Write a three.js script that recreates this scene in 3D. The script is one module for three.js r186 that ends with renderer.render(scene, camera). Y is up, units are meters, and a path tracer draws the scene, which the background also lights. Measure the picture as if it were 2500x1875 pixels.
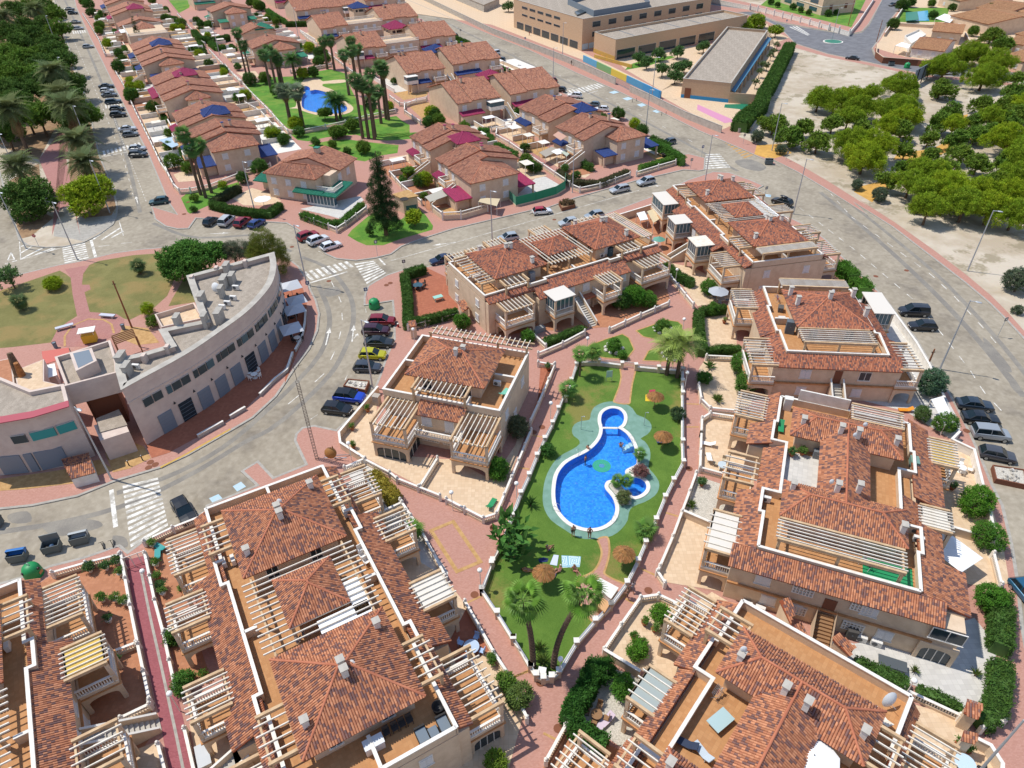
import*as THREE from 'three';
import{mergeGeometries}from 'three/addons/utils/BufferGeometryUtils.js';
import{MarchingCubes}from 'three/addons/objects/MarchingCubes.js';
// ---------- camera, sky, sun, exposure ----------
const scene=new THREE.Scene();
const FPX=1700,PITCH=37.6,ROLL=-1,CAMH=60;
const camera=new THREE.PerspectiveCamera(2*Math.atan(937.5 / FPX)*180 / Math.PI,4 / 3,0.5,4000);
camera.position.set(0,CAMH,0);
camera.rotation.order='YXZ';
camera.rotation.set(-PITCH*Math.PI / 180,0,ROLL*Math.PI / 180);
const SKYW=64,SKYH=32,skyData=new Float32Array(SKYW*SKYH*4);
for(let j=0;j<SKYH;j++)for(let i=0;i<SKYW;i++){
const el=((j + .5)/ SKYH - .5)*Math.PI,s=Math.max(0,Math.sin(el)),k=Math.pow(1 - s,2.2);
const o=(j*SKYW + i)*4,up=el>-0.02;
const c=up?[.30 + .52*k,.47 + .45*k,.86 + .16*k]:[.42,.38,.34];
for(let q=0;q<3;q++)skyData[o + q]=c[q]*.8;
skyData[o + 3]=1;
}
const skyTex=new THREE.DataTexture(skyData,SKYW,SKYH,THREE.RGBAFormat,THREE.FloatType);
skyTex.mapping=THREE.EquirectangularReflectionMapping;skyTex.magFilter=THREE.LinearFilter;skyTex.needsUpdate=true;
scene.background=skyTex;scene.environment=skyTex;
const sun=new THREE.DirectionalLight(new THREE.Color(1,.95,.87),4.6);
const SUNAZ=19*Math.PI / 180,SUNEL=61.5*Math.PI / 180;
sun.position.set(-Math.cos(SUNAZ)*Math.cos(SUNEL)*400,Math.sin(SUNEL)*400,-Math.sin(SUNAZ)*Math.cos(SUNEL)*400 - 150);
sun.target.position.set(0,0,-150);scene.add(sun,sun.target);
sun.castShadow=true;sun.shadow.mapSize.set(4096,4096);
Object.assign(sun.shadow.camera,{left:-320,right:320,top:320,bottom:-320,near:1,far:1200});
const renderer=new THREE.WebGLRenderer({antialias:true});
renderer.toneMapping=THREE.LinearToneMapping;renderer.toneMappingExposure=0.95;
renderer.shadowMap.enabled=true;
// ---------- helpers ----------
const rad=d=>d*Math.PI / 180;
function mulberry(a){return()=>{a|=0;a=a + 0x6D2B79F5|0;let t=Math.imul(a ^ a>>>15,1|a);t=t + Math.imul(t ^ t>>>7,61|t)^ t;return((t ^ t>>>14)>>>0)/ 4294967296;};}
let rnd=mulberry(7);
const rr=(a,b)=>a +(b - a)*rnd();
const pick=a=>a[Math.floor(rnd()*a.length)];
const _p=rad(PITCH),_r=rad(ROLL);
const _F=[0,-Math.sin(_p),-Math.cos(_p)],_U0=[0,Math.cos(_p),-Math.sin(_p)];
const _R=[Math.cos(_r),Math.sin(_r)*_U0[1],Math.sin(_r)*_U0[2]],_U=[-Math.sin(_r),Math.cos(_r)*_U0[1],Math.cos(_r)*_U0[2]];
function W(x,y,h=0){
const d=[0,1,2].map(i=>(x - 1250)*_R[i]-(y - 937.5)*_U[i]+ FPX*_F[i]),t=(h - CAMH)/ d[1];
return[d[0]*t,d[2]*t];
}
const CROP={F:[0,0,1.1302]};
'ABCD'.split('').forEach((c,j)=>[1,2,3,4].forEach(i=>CROP[c + i]=[(i - 1)*600,j*450,.31646]));
[[230,0],[350,200],[550,0],[900,0],[950,230],[1200,180]].forEach((o,i)=>CROP['E' +(i + 1)]=[o[0],o[1],.20371]);
function K(s,h=0){
const out=[];let c=CROP.F,x=null;
for(const t of s.trim().split(/\s+/)){
if(CROP[t]){c=CROP[t];continue;}
const n=+t;if(x===null)x=n;else{out.push(W(c[0]+ x*c[2],c[1]+ n*c[2],h));x=null;}
}
return out;
}
const K1=(s,h=0)=>K(s,h)[0];
const used={};
function numbered(n){used[n]=(used[n]||0)+ 1;return used[n]===1?n:n + '_' + String(used[n]- 1).padStart(3,'0');}
function tag(o,label,category,group,kind){Object.assign(o.userData,{label,category});if(group)o.userData.group=group;if(kind)o.userData.kind=kind;return o;}
function thing(name,label,category,pos=[0,0,0],turn=0,group){
const o=new THREE.Group();o.name=numbered(name);o.position.set(...pos);o.rotation.y=turn;scene.add(o);return tag(o,label,category,group);
}
function part(parent,name,geo,mat,kind){
const m=new THREE.Mesh(geo,mat);m.name=name;m.castShadow=m.receiveShadow=true;if(kind)m.userData.kind=kind;parent.add(m);return m;
}
function top(name,geo,mat,label,category,group,kind){const m=part(scene,numbered(name),geo,mat);return tag(m,label,category,group,kind);}
function structure(name,geo,mat){const m=part(scene,numbered(name),geo,mat);m.userData.kind='structure';return m;}
function copyOf(o,pos,turn,label){const c=o.clone();c.name=numbered(o.name.replace(/_\d\d\d$/,''));c.userData={...o.userData};if(label)c.userData.label=label;c.position.set(...pos);c.rotation.y=turn;scene.add(c);return c;}
// ---------- geometry ----------
const merge=l=>l.length===1?l[0]:mergeGeometries(l.map(g=>g.index?g.toNonIndexed():g).map(g=>{for(const k of Object.keys(g.attributes))if(!['position','normal','uv','color'].includes(k))g.deleteAttribute(k);return g;}));
function bx(w,h,d,x=0,y=0,z=0){
const g=new THREE.BoxGeometry(w,h,d),uv=g.attributes.uv,n=g.attributes.normal;
for(let i=0;i<uv.count;i++){
const ax=Math.abs(n.getX(i))>.5?[d,h]:Math.abs(n.getY(i))>.5?[w,d]:[w,h];
uv.setXY(i,uv.getX(i)*ax[0],uv.getY(i)*ax[1]);
}
return g.translate(x,y + h / 2,z);
}
const bxr=(u0,v0,u1,v1,y0,y1)=>bx(u1 - u0,y1 - y0,v1 - v0,(u0 + u1)/ 2,y0,(v0 + v1)/ 2);
function prism(poly,y0,y1,holes=[]){
const s=new THREE.Shape(poly.map(p=>new THREE.Vector2(p[0],-p[1])));
for(const h of holes)s.holes.push(new THREE.Path(h.map(p=>new THREE.Vector2(p[0],-p[1]))));
const g=new THREE.ExtrudeGeometry(s,{depth:y1 - y0,bevelEnabled:false,curveSegments:1});
return g.rotateX(-Math.PI / 2).translate(0,y0,0);
}
function sheet(poly,y,holes=[]){
const s=new THREE.Shape(poly.map(p=>new THREE.Vector2(p[0],-p[1])));
for(const h of holes)s.holes.push(new THREE.Path(h.map(p=>new THREE.Vector2(p[0],-p[1]))));
return new THREE.ShapeGeometry(s).rotateX(-Math.PI / 2).translate(0,y,0);
}
function ring(pts,w,closed=false){
const n=pts.length,L=[],R=[];
for(let i=0;i<n;i++){
const a=pts[closed?(i + n - 1)% n:Math.max(0,i - 1)],b=pts[i],c=pts[closed?(i + 1)% n:Math.min(n - 1,i + 1)];
let d1=[b[0]- a[0],b[1]- a[1]],d2=[c[0]- b[0],c[1]- b[1]];
if(!closed&&i===0)d1=d2;if(!closed&&i===n - 1)d2=d1;
const l1=Math.hypot(...d1)||1,l2=Math.hypot(...d2)||1,n1=[-d1[1]/ l1,d1[0]/ l1],n2=[-d2[1]/ l2,d2[0]/ l2];
let m=[n1[0]+ n2[0],n1[1]+ n2[1]];const ml=Math.hypot(...m)||1;m=[m[0]/ ml,m[1]/ ml];
const k=Math.min(2.2,1 / Math.max(.3,m[0]*n1[0]+ m[1]*n1[1]))*w / 2;
L.push([b[0]+ m[0]*k,b[1]+ m[1]*k]);R.push([b[0]- m[0]*k,b[1]- m[1]*k]);
}
return{L,R};
}
function wallGeo(pts,w,y0,y1,closed=false){
const{L,R}=ring(pts,w,closed),gs=[],n=pts.length;
for(let i=0;i<(closed?n:n - 1);i++){const j=(i + 1)% n;gs.push(prism([L[i],L[j],R[j],R[i]],y0,y1));}
return merge(gs);
}
const offset=(poly,d)=>{const A=area(poly)>0;const{L,R}=ring(poly,Math.abs(d)*2,true);return(d>0)===A?R:L;};
function area(p){let a=0;for(let i=0;i<p.length;i++){const q=p[(i + 1)% p.length];a +=p[i][0]*q[1]- q[0]*p[i][1];}return a / 2;}
function inside(p,poly){let c=false;for(let i=0,j=poly.length - 1;i<poly.length;j=i++){const a=poly[i],b=poly[j];if((a[1]>p[1])!==(b[1]>p[1])&&p[0]<(b[0]- a[0])*(p[1]- a[1])/(b[1]- a[1])+ a[0])c=!c;}return c;}
function smooth(pts,n=4,closed=true){const c=new THREE.CatmullRomCurve3(pts.map(p=>new THREE.Vector3(p[0],0,p[1])),closed,'centripetal');return c.getPoints(pts.length*n).slice(0,closed?-1:undefined).map(v=>[v.x,v.z]);}
function stick(a,b,w,h,up=true){
const A=new THREE.Vector3(...a),B=new THREE.Vector3(...b),d=B.clone().sub(A),g=new THREE.BoxGeometry(w,h||w,d.length());
const m=new THREE.Matrix4().lookAt(A,B,Math.abs(d.y)>.98*d.length()?new THREE.Vector3(1,0,0):new THREE.Vector3(0,1,0));
return g.applyMatrix4(m).translate((a[0]+ b[0])/ 2,(a[1]+ b[1])/ 2,(a[2]+ b[2])/ 2);
}
function cyl(a,b,r0,r1=r0,seg=8){
const A=new THREE.Vector3(...a),B=new THREE.Vector3(...b),d=B.clone().sub(A),g=new THREE.CylinderGeometry(r1,r0,d.length(),seg);
g.applyQuaternion(new THREE.Quaternion().setFromUnitVectors(new THREE.Vector3(0,1,0),d.clone().normalize()));
return g.translate((a[0]+ b[0])/ 2,(a[1]+ b[1])/ 2,(a[2]+ b[2])/ 2);
}
function tri3(list){
const pos=[],uv=[];for(const p of list)for(let i=1;i<p.length - 1;i++)for(const q of[p[0],p[i],p[i + 1]]){pos.push(...q);uv.push(q[0],q[2]);}
const g=new THREE.BufferGeometry();g.setAttribute('position',new THREE.Float32BufferAttribute(pos,3));g.setAttribute('uv',new THREE.Float32BufferAttribute(uv,2));g.computeVertexNormals();return g;
}
function instances(parent,name,geo,mat,list,kind){
const im=new THREE.InstancedMesh(geo,mat,list.length);im.name=name;const white=new THREE.Color(1,1,1);
list.forEach((e,i)=>{im.setMatrixAt(i,e.m);im.setColorAt(i,e.c||white);});im.castShadow=im.receiveShadow=true;im.userData.kind=kind||'stuff';parent.add(im);return im;
}
const M4=(p,q,s)=>new THREE.Matrix4().compose(new THREE.Vector3(...p),q,typeof s==='number'?new THREE.Vector3(s,s,s):new THREE.Vector3(...s));
const QY=a=>new THREE.Quaternion().setFromAxisAngle(new THREE.Vector3(0,1,0),a);
const QE=(x,y,z)=>new THREE.Quaternion().setFromEuler(new THREE.Euler(x,y,z,'YXZ'));
// ---------- textures ----------
function noiseGrid(n,seed){const r=mulberry(seed),a=new Float32Array(n*n);for(let i=0;i<n*n;i++)a[i]=r();return(x,y)=>{const xi=Math.floor(x),yi=Math.floor(y),fx=x - xi,fy=y - yi,s=t=>t*t*(3 - 2*t),g=(i,j)=>a[((j % n + n)% n)*n +(i % n + n)% n];const u=s(fx),v=s(fy);return(g(xi,yi)*(1 - u)+ g(xi + 1,yi)*u)*(1 - v)+(g(xi,yi + 1)*(1 - u)+ g(xi + 1,yi + 1)*u)*v;};}
function tex(size,metres,fn,srgb=true){
const d=new Uint8Array(size*size*4);
for(let j=0;j<size;j++)for(let i=0;i<size;i++){const c=fn(i / size,j / size),o=(j*size + i)*4;for(let q=0;q<3;q++)d[o + q]=Math.max(0,Math.min(255,(typeof c==='number'?c:c[q])*255));d[o + 3]=255;}
const t=new THREE.DataTexture(d,size,size);t.wrapS=t.wrapT=THREE.RepeatWrapping;t.magFilter=THREE.LinearFilter;t.minFilter=THREE.LinearMipmapLinearFilter;t.generateMipmaps=true;
if(srgb)t.colorSpace=THREE.SRGBColorSpace;t.repeat.set(1 / metres,1 / metres);t.needsUpdate=true;return t;
}
function fbm(seed,oct=[8,16,32,64]){const ns=oct.map((o,i)=>noiseGrid(o,seed + i));return(x,y)=>{let v=0,a=.5,t=0;oct.forEach((o,i)=>{v +=a*ns[i](x*o,y*o);t +=a;a*=.62;});return v / t;};}
const mixc=(a,b,t)=>a.map((v,i)=>v +(b[i]- v)*t);
const hex=h=>[(h>>16)/ 255,(h>>8&255)/ 255,(h&255)/ 255];
const std=(o)=>new THREE.MeshStandardMaterial({roughness:.85,metalness:0,...o});
const flat=(c,r=.8,o={})=>std({color:c,roughness:r,...o});
function mottled(size,metres,c1,c2,seed,grain=.08,oct,contrast=1){const f=fbm(seed,oct),r=mulberry(seed + 99);const A=hex(c1),B=hex(c2);return tex(size,metres,(x,y)=>{const t=Math.max(0,Math.min(1,(f(x,y)- .5)*2.6*contrast + .5)),g=(r()- .5)*grain;return mixc(A,B,t).map(v=>v + g);});}
function tiles(size,metres,nx,ny,c1,c2,joint,jw,seed,brick=false){
const r=mulberry(seed),tone=Array.from({length:nx*ny},()=>r()),A=hex(c1),B=hex(c2),J=hex(joint),f=fbm(seed + 3,[4,9,31]);
return tex(size,metres,(x,y)=>{let ty=y*ny,row=Math.floor(ty),tx=x*nx +(brick&&row % 2?.5:0),col=Math.floor(tx)% nx;const fx=tx - Math.floor(tx),fy=ty - row;if(fx<jw||fy<jw*ny / nx)return mixc(J,A,f(x,y)*.4);return mixc(mixc(A,B,tone[row*nx + col]),B,(f(x,y)- .5)*.9).map(v=>v +(r()- .5)*.03);});
}
const MAT={};
{
const stains=fbm(41,[3,7,15,40]),fine=fbm(43,[60,120]);
const A=hex(0xa09684),B=hex(0x928877),D=hex(0x797165);const ar=mulberry(5);
MAT.asphalt=std({map:tex(1024,34,(x,y)=>{const s=stains(x,y);let c=mixc(A,B,Math.min(1,Math.max(0,(s - .35)*3)));if(s>.62)c=mixc(c,D,Math.min(1,(s - .62)*5));const g=(fine(x,y)- .5)*.10 +(ar()- .5)*.05;return c.map(v=>v + g);}),roughness:.93});
MAT.bay=std({map:mottled(512,12,0xa59d90,0x989186,51,.06),roughness:.93});
MAT.pink=std({map:tiles(512,5,25,50,0xb98c7d,0xac7d6d,0x9e7567,.06,61,true),roughness:.9});
MAT.pinkPath=std({map:tiles(512,5,25,50,0xae7d74,0x9f6c64,0x91665f,.06,63,true),roughness:.9});
MAT.redPath=std({map:tiles(512,5,25,50,0x9c5a5f,0x8d4d52,0x83494d,.06,64,true),roughness:.9});
MAT.ochre=std({map:mottled(256,3,0xbd9763,0xab8553,65,.06),roughness:.9});
MAT.kerb=std({map:mottled(256,3,0xa9a49a,0x98938a,66,.06),roughness:.9});
MAT.sand=(()=>{const f=fbm(71,[4,9,20,50]),g=fbm(75,[6,14,70]),r=mulberry(7),a=hex(0xc1b5a2),b=hex(0xae9f89),d=hex(0x8b7f66);return std({map:tex(1024,26,(x,y)=>{let c=mixc(a,b,Math.max(0,Math.min(1,(f(x,y)- .38)*3.4)));const w=g(x,y);if(w>.6)c=mixc(c,d,Math.min(.75,(w - .6)*5));return c.map(v=>v +(r()- .5)*.09);}),roughness:.97});})();
MAT.ochreSand=std({map:mottled(512,8,0xcfa050,0xbd9148,73,.09),roughness:.97});
MAT.soil=std({map:mottled(512,8,0x9a7c5c,0x82664a,74,.09),roughness:.97});
const lawn=(c1,c2,c3,seed)=>{const f=fbm(seed,[4,9,25,60]),r=mulberry(seed),a=hex(c1),b=hex(c2),d=hex(c3),w=fbm(seed + 9,[3,8,19,90]);return std({map:tex(640,14,(x,y)=>{let c=mixc(a,b,Math.max(0,Math.min(1,(f(x,y)- .35)*3)));const q=w(x,y);if(q>.53)c=mixc(c,d,Math.min(1,(q - .53)*5));const g=(r()- .5)*.13;return c.map(v=>v + g);}),roughness:.98,bumpMap:MAT._fine,bumpScale:.02});};
MAT._fine=mottled(256,1.2,0x303030,0xd0d0d0,81,.5,[32,64,128]);MAT._fine.colorSpace=THREE.NoColorSpace;
MAT.lawn=lawn(0x5f7d2c,0x506f22,0x7d7a3c,82);
MAT.lawnN=lawn(0x5a8a26,0x4a771e,0x6d8a30,83);
MAT.dryLawn=lawn(0x807a47,0x706d3b,0x8c7a49,84);
MAT.deck=std({map:mottled(512,6,0x76998a,0x688c7b,85,.04),roughness:.8});
MAT.white=std({map:mottled(256,4,0xe6e1d8,0xd8d2c7,86,.03),roughness:.7});
MAT.stucco=std({map:mottled(512,5,0xd7c0a4,0xcab296,87,.06,[6,14,40,120]),roughness:.92,bumpMap:MAT._fine,bumpScale:.004});
MAT.stuccoN=std({map:mottled(512,5,0xd6bea3,0xcbb197,88,.05,[6,14,40,120]),roughness:.92});
MAT.beam=std({map:mottled(256,3,0xccb08b,0xbb9c78,89,.06),roughness:.9});
MAT.slat=std({map:mottled(256,2,0xe4ddcf,0xd4cab8,90,.05),roughness:.8});
MAT.terrace=std({map:tiles(512,4,12,12,0xba8a5c,0xae7d50,0xa0764f,.04,91),roughness:.85});
MAT.terra2=std({map:tiles(512,4,12,12,0xb47c5a,0xa66f4e,0x976a54,.04,92),roughness:.85});
MAT.patioCream=std({map:tiles(512,5,12,12,0xd6bd9e,0xc9ae8e,0xb59c80,.035,93),roughness:.85});
MAT.patioGrey=std({map:tiles(512,5,10,10,0xcbc7bf,0xbdb9b2,0xa8a49c,.035,94),roughness:.85});
MAT.patioRed=std({map:tiles(512,4,12,12,0xa9664a,0x9b5a40,0x8d5a45,.04,95),roughness:.85});
MAT.gravel=std({map:mottled(512,3,0xc9c3b6,0xa9a396,96,.3,[40,80,160]),roughness:.97});
MAT.gravelRoof=std({map:mottled(512,4,0xa79b8c,0x94897b,97,.24,[8,40,120]),roughness:.97});
MAT.lilac=std({map:mottled(512,6,0xcfbeb1,0xc5b3a7,98,.04),roughness:.9});
MAT.schoolWall=std({map:tiles(512,4,10,20,0xc6a98a,0xbd9f80,0xb3967a,.02,99,true),roughness:.9});
MAT.concrete=std({map:mottled(512,7,0xb5afa4,0xa49e94,100,.06),roughness:.92});
MAT.paint=std({map:mottled(256,3,0xdedbd2,0xada89d,101,.07,[6,20,50],1.3),roughness:.85});
MAT.yellowPaint=std({map:mottled(256,3,0xc9a040,0xb39450,102,.07),roughness:.85});
MAT.bluePaint=std({map:mottled(256,3,0xa9c6d4,0xb4c4c8,103,.06),roughness:.85});
MAT.roofBase=flat(0x8c4a30,.9);
MAT.tile=std({color:0xffffff,roughness:.82});
MAT.ridge=std({map:mottled(128,2,0xc07a5a,0xa86448,104,.08),roughness:.85});
MAT.blueTile=flat(0x1b3575,.4);MAT.greenTile=flat(0x1f7a5c,.35);MAT.magentaTile=flat(0x97284f,.35);
MAT.glass=std({color:0x2c3a42,roughness:.08,metalness:.1});
MAT.glassBlue=std({color:0x3c5a66,roughness:.1,metalness:.1});
MAT.dark=flat(0x2a2827,.8);MAT.black=flat(0x151517,.55);
MAT.metal=std({color:0xb9bec2,roughness:.45,metalness:.7});
MAT.pole=std({color:0xb4b9bd,roughness:.5,metalness:.45});
MAT.greyPaint=flat(0x6f7b86,.7);MAT.shutterGrey=flat(0x77818c,.6);
MAT.brown=flat(0x7a4a33,.85);MAT.rust=flat(0x8a5a3c,.9);MAT.wood=flat(0x8d6a48,.8);
MAT.ac=flat(0xd9d6cf,.6);MAT.acGrille=flat(0x55585a,.6);
MAT.whiteShade=flat(0xe8e8e6,.8,{side:THREE.DoubleSide});MAT.plasticWhite=flat(0xe9e6df,.5);
MAT.yellow=flat(0xcfae55,.85,{side:THREE.DoubleSide});MAT.green=flat(0x1f8a55,.6);MAT.teal=flat(0x2c8f8c,.6);
MAT.trunk=std({map:mottled(256,1,0x7a6248,0x5c4936,105,.2,[6,20,60]),roughness:.95});
MAT.palmTrunk=std({map:mottled(256,1,0x6e5a48,0x4c3d31,106,.22,[4,24,60]),roughness:.95});
MAT.straw=std({map:mottled(256,1.2,0xb07a46,0x8a5a34,107,.2,[10,30,90]),roughness:.95});
}
const leafMat=(c,tr=.25)=>new THREE.MeshPhysicalMaterial({color:c,roughness:.75,transmission:tr,thickness:0,side:THREE.DoubleSide});
MAT.leaf=new THREE.MeshPhysicalMaterial({color:0xffffff,roughness:.95,transmission:.25,thickness:0,specularIntensity:.15,side:THREE.DoubleSide});
// ---------- ground, roads, pavements ----------
const KH=.12;
const waterC=smooth(K('C3 975 456 1000 470 1040 500 1070 540 1095 590 1110 640 1120 700 1113 738 1060 765 1035 782 1030 802 1050 825 1090 835 1140 845 1180 870 1195 905 1185 940 1150 970 1105 985 1078 978 1040 945 1000 900 972 870 930 858 890 868 872 900 880 930 910 965 940 1010 955 1070 945 1130 910 1180 840 1220 750 1232 670 1215 600 1180 540 1120 505 1060 492 980 495 900 515 810 570 735 640 690 740 640 810 580 848 520 858 462 845 400 858 342 900 312 940 305 985 315 1015 345 1022 390 1005 432',.2),3);
const waterN=smooth(K('E3 905 1060 960 1030 1000 1040 1015 1060 1020 1085 1080 1075 1180 1095 1270 1130 1300 1180 1360 1230 1430 1260 1460 1290 1440 1330 1370 1355 1270 1362 1120 1350 1000 1325 930 1290 915 1220 925 1140 960 1100 910 1095',.2),3);
const polyI2=K('B2 918 935 918 870 945 790 1000 755 1090 705 1220 662 F 964 572 1101 524 1239 487 1327 456 1416 423 1486 390 1540 372 1575 374 1620 390 1648 402 1630 412 B4 260 195 560 335 690 440 790 545 1040 790 1085 830 1150 900 1380 1200 1480 1370 1600 1560 C4 1690 300 1790 500 1870 680 1960 900 2040 1060 2110 1350 2160 1659 D4 2190 560 2250 900 2400 1800 D1 -500 2000 -500 500 -60 262 165 195 400 105 660 40 920 -52 C1 990 1425 1110 1335 1340 1228 1590 1105 1600 1062 1990 905 1870 795 1990 722 2110 850 C2 470 745 382 560 392 510 440 462 530 446 700 482 930 270 1000 200 B2 990 1600 1040 1480 1090 1330 1150 1200 1145 1000 1135 900');
const polyI3=K('B1 -300 860 150 700 450 628 610 600 880 535 1100 505 1320 487 F 420 529 500 531 560 538 610 550 645 577 668 615 B2 490 800 540 900 566 1000 552 1130 490 1270 400 1390 230 1640 C1 1950 380 1780 480 1450 668 1230 768 880 872 600 985 250 1058 0 1085 -400 1110');
const polyI4=K('A1 -900 -60 400 -60 440 60 560 450 690 850 765 1200 870 1450 905 1600 B1 897 250 870 312 760 392 640 452 500 482 350 490 220 474 150 430 110 290 60 180 A1 20 1400 -60 1150 -500 700');
const polyI1=K('A1 560 -60 590 60 700 300 765 425 870 640 1000 900 1150 1200 1300 1560 1370 1659 B1 1172 175 1200 272 1280 326 1370 346 1455 343 1512 263 2212 300 B2 400 348 470 400 620 540 700 576 850 590 1000 570 1120 540 1200 480 1380 415 1600 345 2212 200 A3 300 1650 640 1530 1130 1392 1480 1312 1600 1320 1640 1312 1646 1222 1520 1190 1440 1200 1180 1010 1000 890 700 790 430 660 320 560 60 470 A2 1800 345 1560 270 1250 90 1150 -10 1100 -60');
const polyI5=K('A3 -2200 -760 -1500 -330 -600 20 0 275 300 392 650 562 950 692 1240 832 1600 1010 1950 1160 2212 1282 A4 230 1210 470 1332 700 1470 1000 1659 B4 900 142 1200 332 1500 562 1760 762 1950 922 2080 1052 2180 1160 2500 1500 3300 1500 3300 -1200 A4 2700 700 2100 640 1800 600 1540 590 1370 562 1000 482 700 420 450 340 330 215 200 150 0 95 A3 2090 90 1700 40 1300 -200 900 -420');
const polyI6=K('A4 -1600 -260 -400 -60 0 44 300 165 600 222 880 262 960 243 1010 190 1062 100 1140 -40 1200 -260');
const polyI7=K('A4 1330 -60 1290 20 1185 150 1104 292 1042 372 1062 422 1300 478 1560 500 1800 520 2100 560 2700 620 3300 200 2600 -400 1500 -400');
const big=[[-1200,200],[1200,200],[1200,-1600],[-1200,-1600]];
structure('road',sheet(big,0,[offset(waterC,.25),offset(waterN,.25)]),MAT.asphalt);
function island(poly,name,mat,holes=[]){
structure(name,prism(poly,-.05,KH,holes),mat);
const k=structure('kerb',wallGeo(poly,.34,-.04,KH + .012,true),MAT.kerb);return k;
}
island(polyI1,'pavement',MAT.pink,[offset(waterN,.25)]);island(polyI2,'pavement',MAT.pink,[offset(waterC,.25)]);island(polyI3,'pavement',MAT.pink);
island(polyI4,'pavement',MAT.sand);island(polyI5,'pavement',MAT.pink);island(polyI6,'pavement',MAT.pink);island(polyI7,'pavement',MAT.pink);
let layer=0;const lay=(name,s,mat,y=KH + .006,holes)=>structure(name,sheet(Array.isArray(s)?s:K(s,y),y +(layer++ % 5)*.0011,holes),mat);
lay('lawn','B1 -300 920 -20 828 270 730 460 665 505 690 545 720 560 850 595 1015 520 1062 440 1125 400 1220 100 1255 -300 1290',MAT.dryLawn);
lay('lawn','B1 690 622 760 592 1030 546 1290 528 1420 522 1500 600 1420 665 1340 745 1290 860 1180 960 1000 1045 955 1035 900 1000 760 990 692 985 652 832 632 770 642 690',MAT.dryLawn);
lay('lawn','B1 1460 670 1640 640 1760 700 1560 900 1300 940 1330 880 1400 760',MAT.dryLawn);
lay('path','B1 390 1225 440 1125 520 1062 692 985 760 990 900 1000 955 1040 960 1090 900 1160 700 1250 520 1255',MAT.pinkPath,KH + .012);
lay('path','B1 595 1020 690 990 652 832 700 810 690 775 632 775 642 690 690 622 500 655 545 720 560 850',MAT.pinkPath,KH + .012);
structure('path_border',wallGeo(K('B1 500 1250 500 1170 560 1090 680 1040 800 1045 860 1080 880 1150',KH),.32,KH,KH + .03),MAT.ochre);
lay('path_border','B1 960 1090 1140 1110 1230 1220 1060 1240 900 1180',MAT.ochre,KH + .013);
lay('terrace_paving','C1 1120 580 1170 690 1300 650 1540 520 1720 420 1900 300 2050 150 2150 60 2212 -40 B2 300 1540 400 1300 470 1120 470 900 420 740 270 760 150 1100 -60 1500',MAT.patioRed,KH + .016);
lay('terrace_paving','C1 810 650 1030 570 1110 600 1165 690 1000 770 870 800',MAT.ochre,KH + .016);
lay('terrace_paving','C1 -300 850 0 850 480 780 760 700 880 780 600 880 200 930 -300 960',MAT.ochre,KH + .016);
lay('path','A1 300 1230 470 1000 560 1000 510 1250 450 1659 B1 400 400 620 400 560 150 450 200 A1 440 1620 380 1420',MAT.pinkPath);
lay('path','B1 415 400 560 420 640 440 740 385 880 300 895 250 870 200 650 250 420 300',MAT.kerb);
lay('planting_bed','A1 -300 900 -300 -60 380 -60 540 450 660 850 560 1000 420 1000 300 1230 60 1150',MAT.soil);
lay('planting_bed','A1 60 1400 300 1260 340 1640 B1 410 260 240 400 160 420 A1 60 1500',MAT.soil);
lay('planting_bed','A1 560 1030 690 920 765 1210 870 1460 895 1600 B1 860 240 640 260 A1 500 1500',MAT.soil);
lay('sand_ground','A4 450 370 700 440 1000 500 1370 580 1540 610 1800 620 2100 660 3200 760 3300 900 B4 3300 1500 2500 1420 2212 1130 2090 990 1960 860 1770 700 1520 510 1210 290 920 105 A4 1020 1600 720 1410 490 1275 250 1150 10 1055 100 900 230 700 430 330',MAT.sand);
for(const s of['A4 130 1190 260 1230 420 1180 340 1110 150 1120','A4 900 1480 1040 1560 1110 1500 1200 1430 1100 1400 940 1440','A4 1200 1230 1480 1240 1560 1200 1780 1080 1960 1080 2000 1020 1740 1030 1500 1150 1240 1180','A4 1660 960 1760 940 1780 880 1700 900','A4 2050 930 2212 960 2212 860 2090 880','A4 1260 1330 1400 1290 1380 1210 1240 1260'])lay('sand_path',s,MAT.ochreSand,KH + .012);
lay('school_yard','A3 -900 60 -300 -120 180 -40 180 130 700 400 1310 700 1480 780 1460 760 1870 960 1780 1000 1590 900 1230 700 800 500 0 190',MAT.patioCream,KH + .01);
lay('school_yard','A3 960 470 1040 540 1310 700 1560 860 1780 1000 1890 940 2030 790 2050 760 2212 420 A4 230 180 400 290 A3 1810 80 1700 340 1100 400',MAT.patioCream,KH + .014);
lay('lawn','A3 1030 540 1200 510 1420 440 1380 430 1180 460 1060 500',MAT.lawnN,KH + .022);
lay('ramp_paint','A3 1590 805 1890 935 1800 950 1585 845',flat(0xc98aa6,.8),KH + .024);
lay('ramp_paint','A3 1795 830 1940 845 1990 835 1980 800 1800 805',MAT.greenTile,KH + .02);
lay('lawn','A4 180 40 880 210 960 60 1000 -20 600 -60 300 -60',MAT.lawnN);lay('lawn','A4 -1200 -220 -500 -100 180 40 300 -60 -400 -260',MAT.sand);
lay('sand_ground','A4 1320 -20 1200 160 1110 300 1060 370 1300 440 1560 480 2100 540 2700 600 3200 200 2500 -300',MAT.patioCream);
lay('lawn','A4 1270 60 1640 60 1600 170 1240 170',MAT.lawnN,KH + .012);
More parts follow.
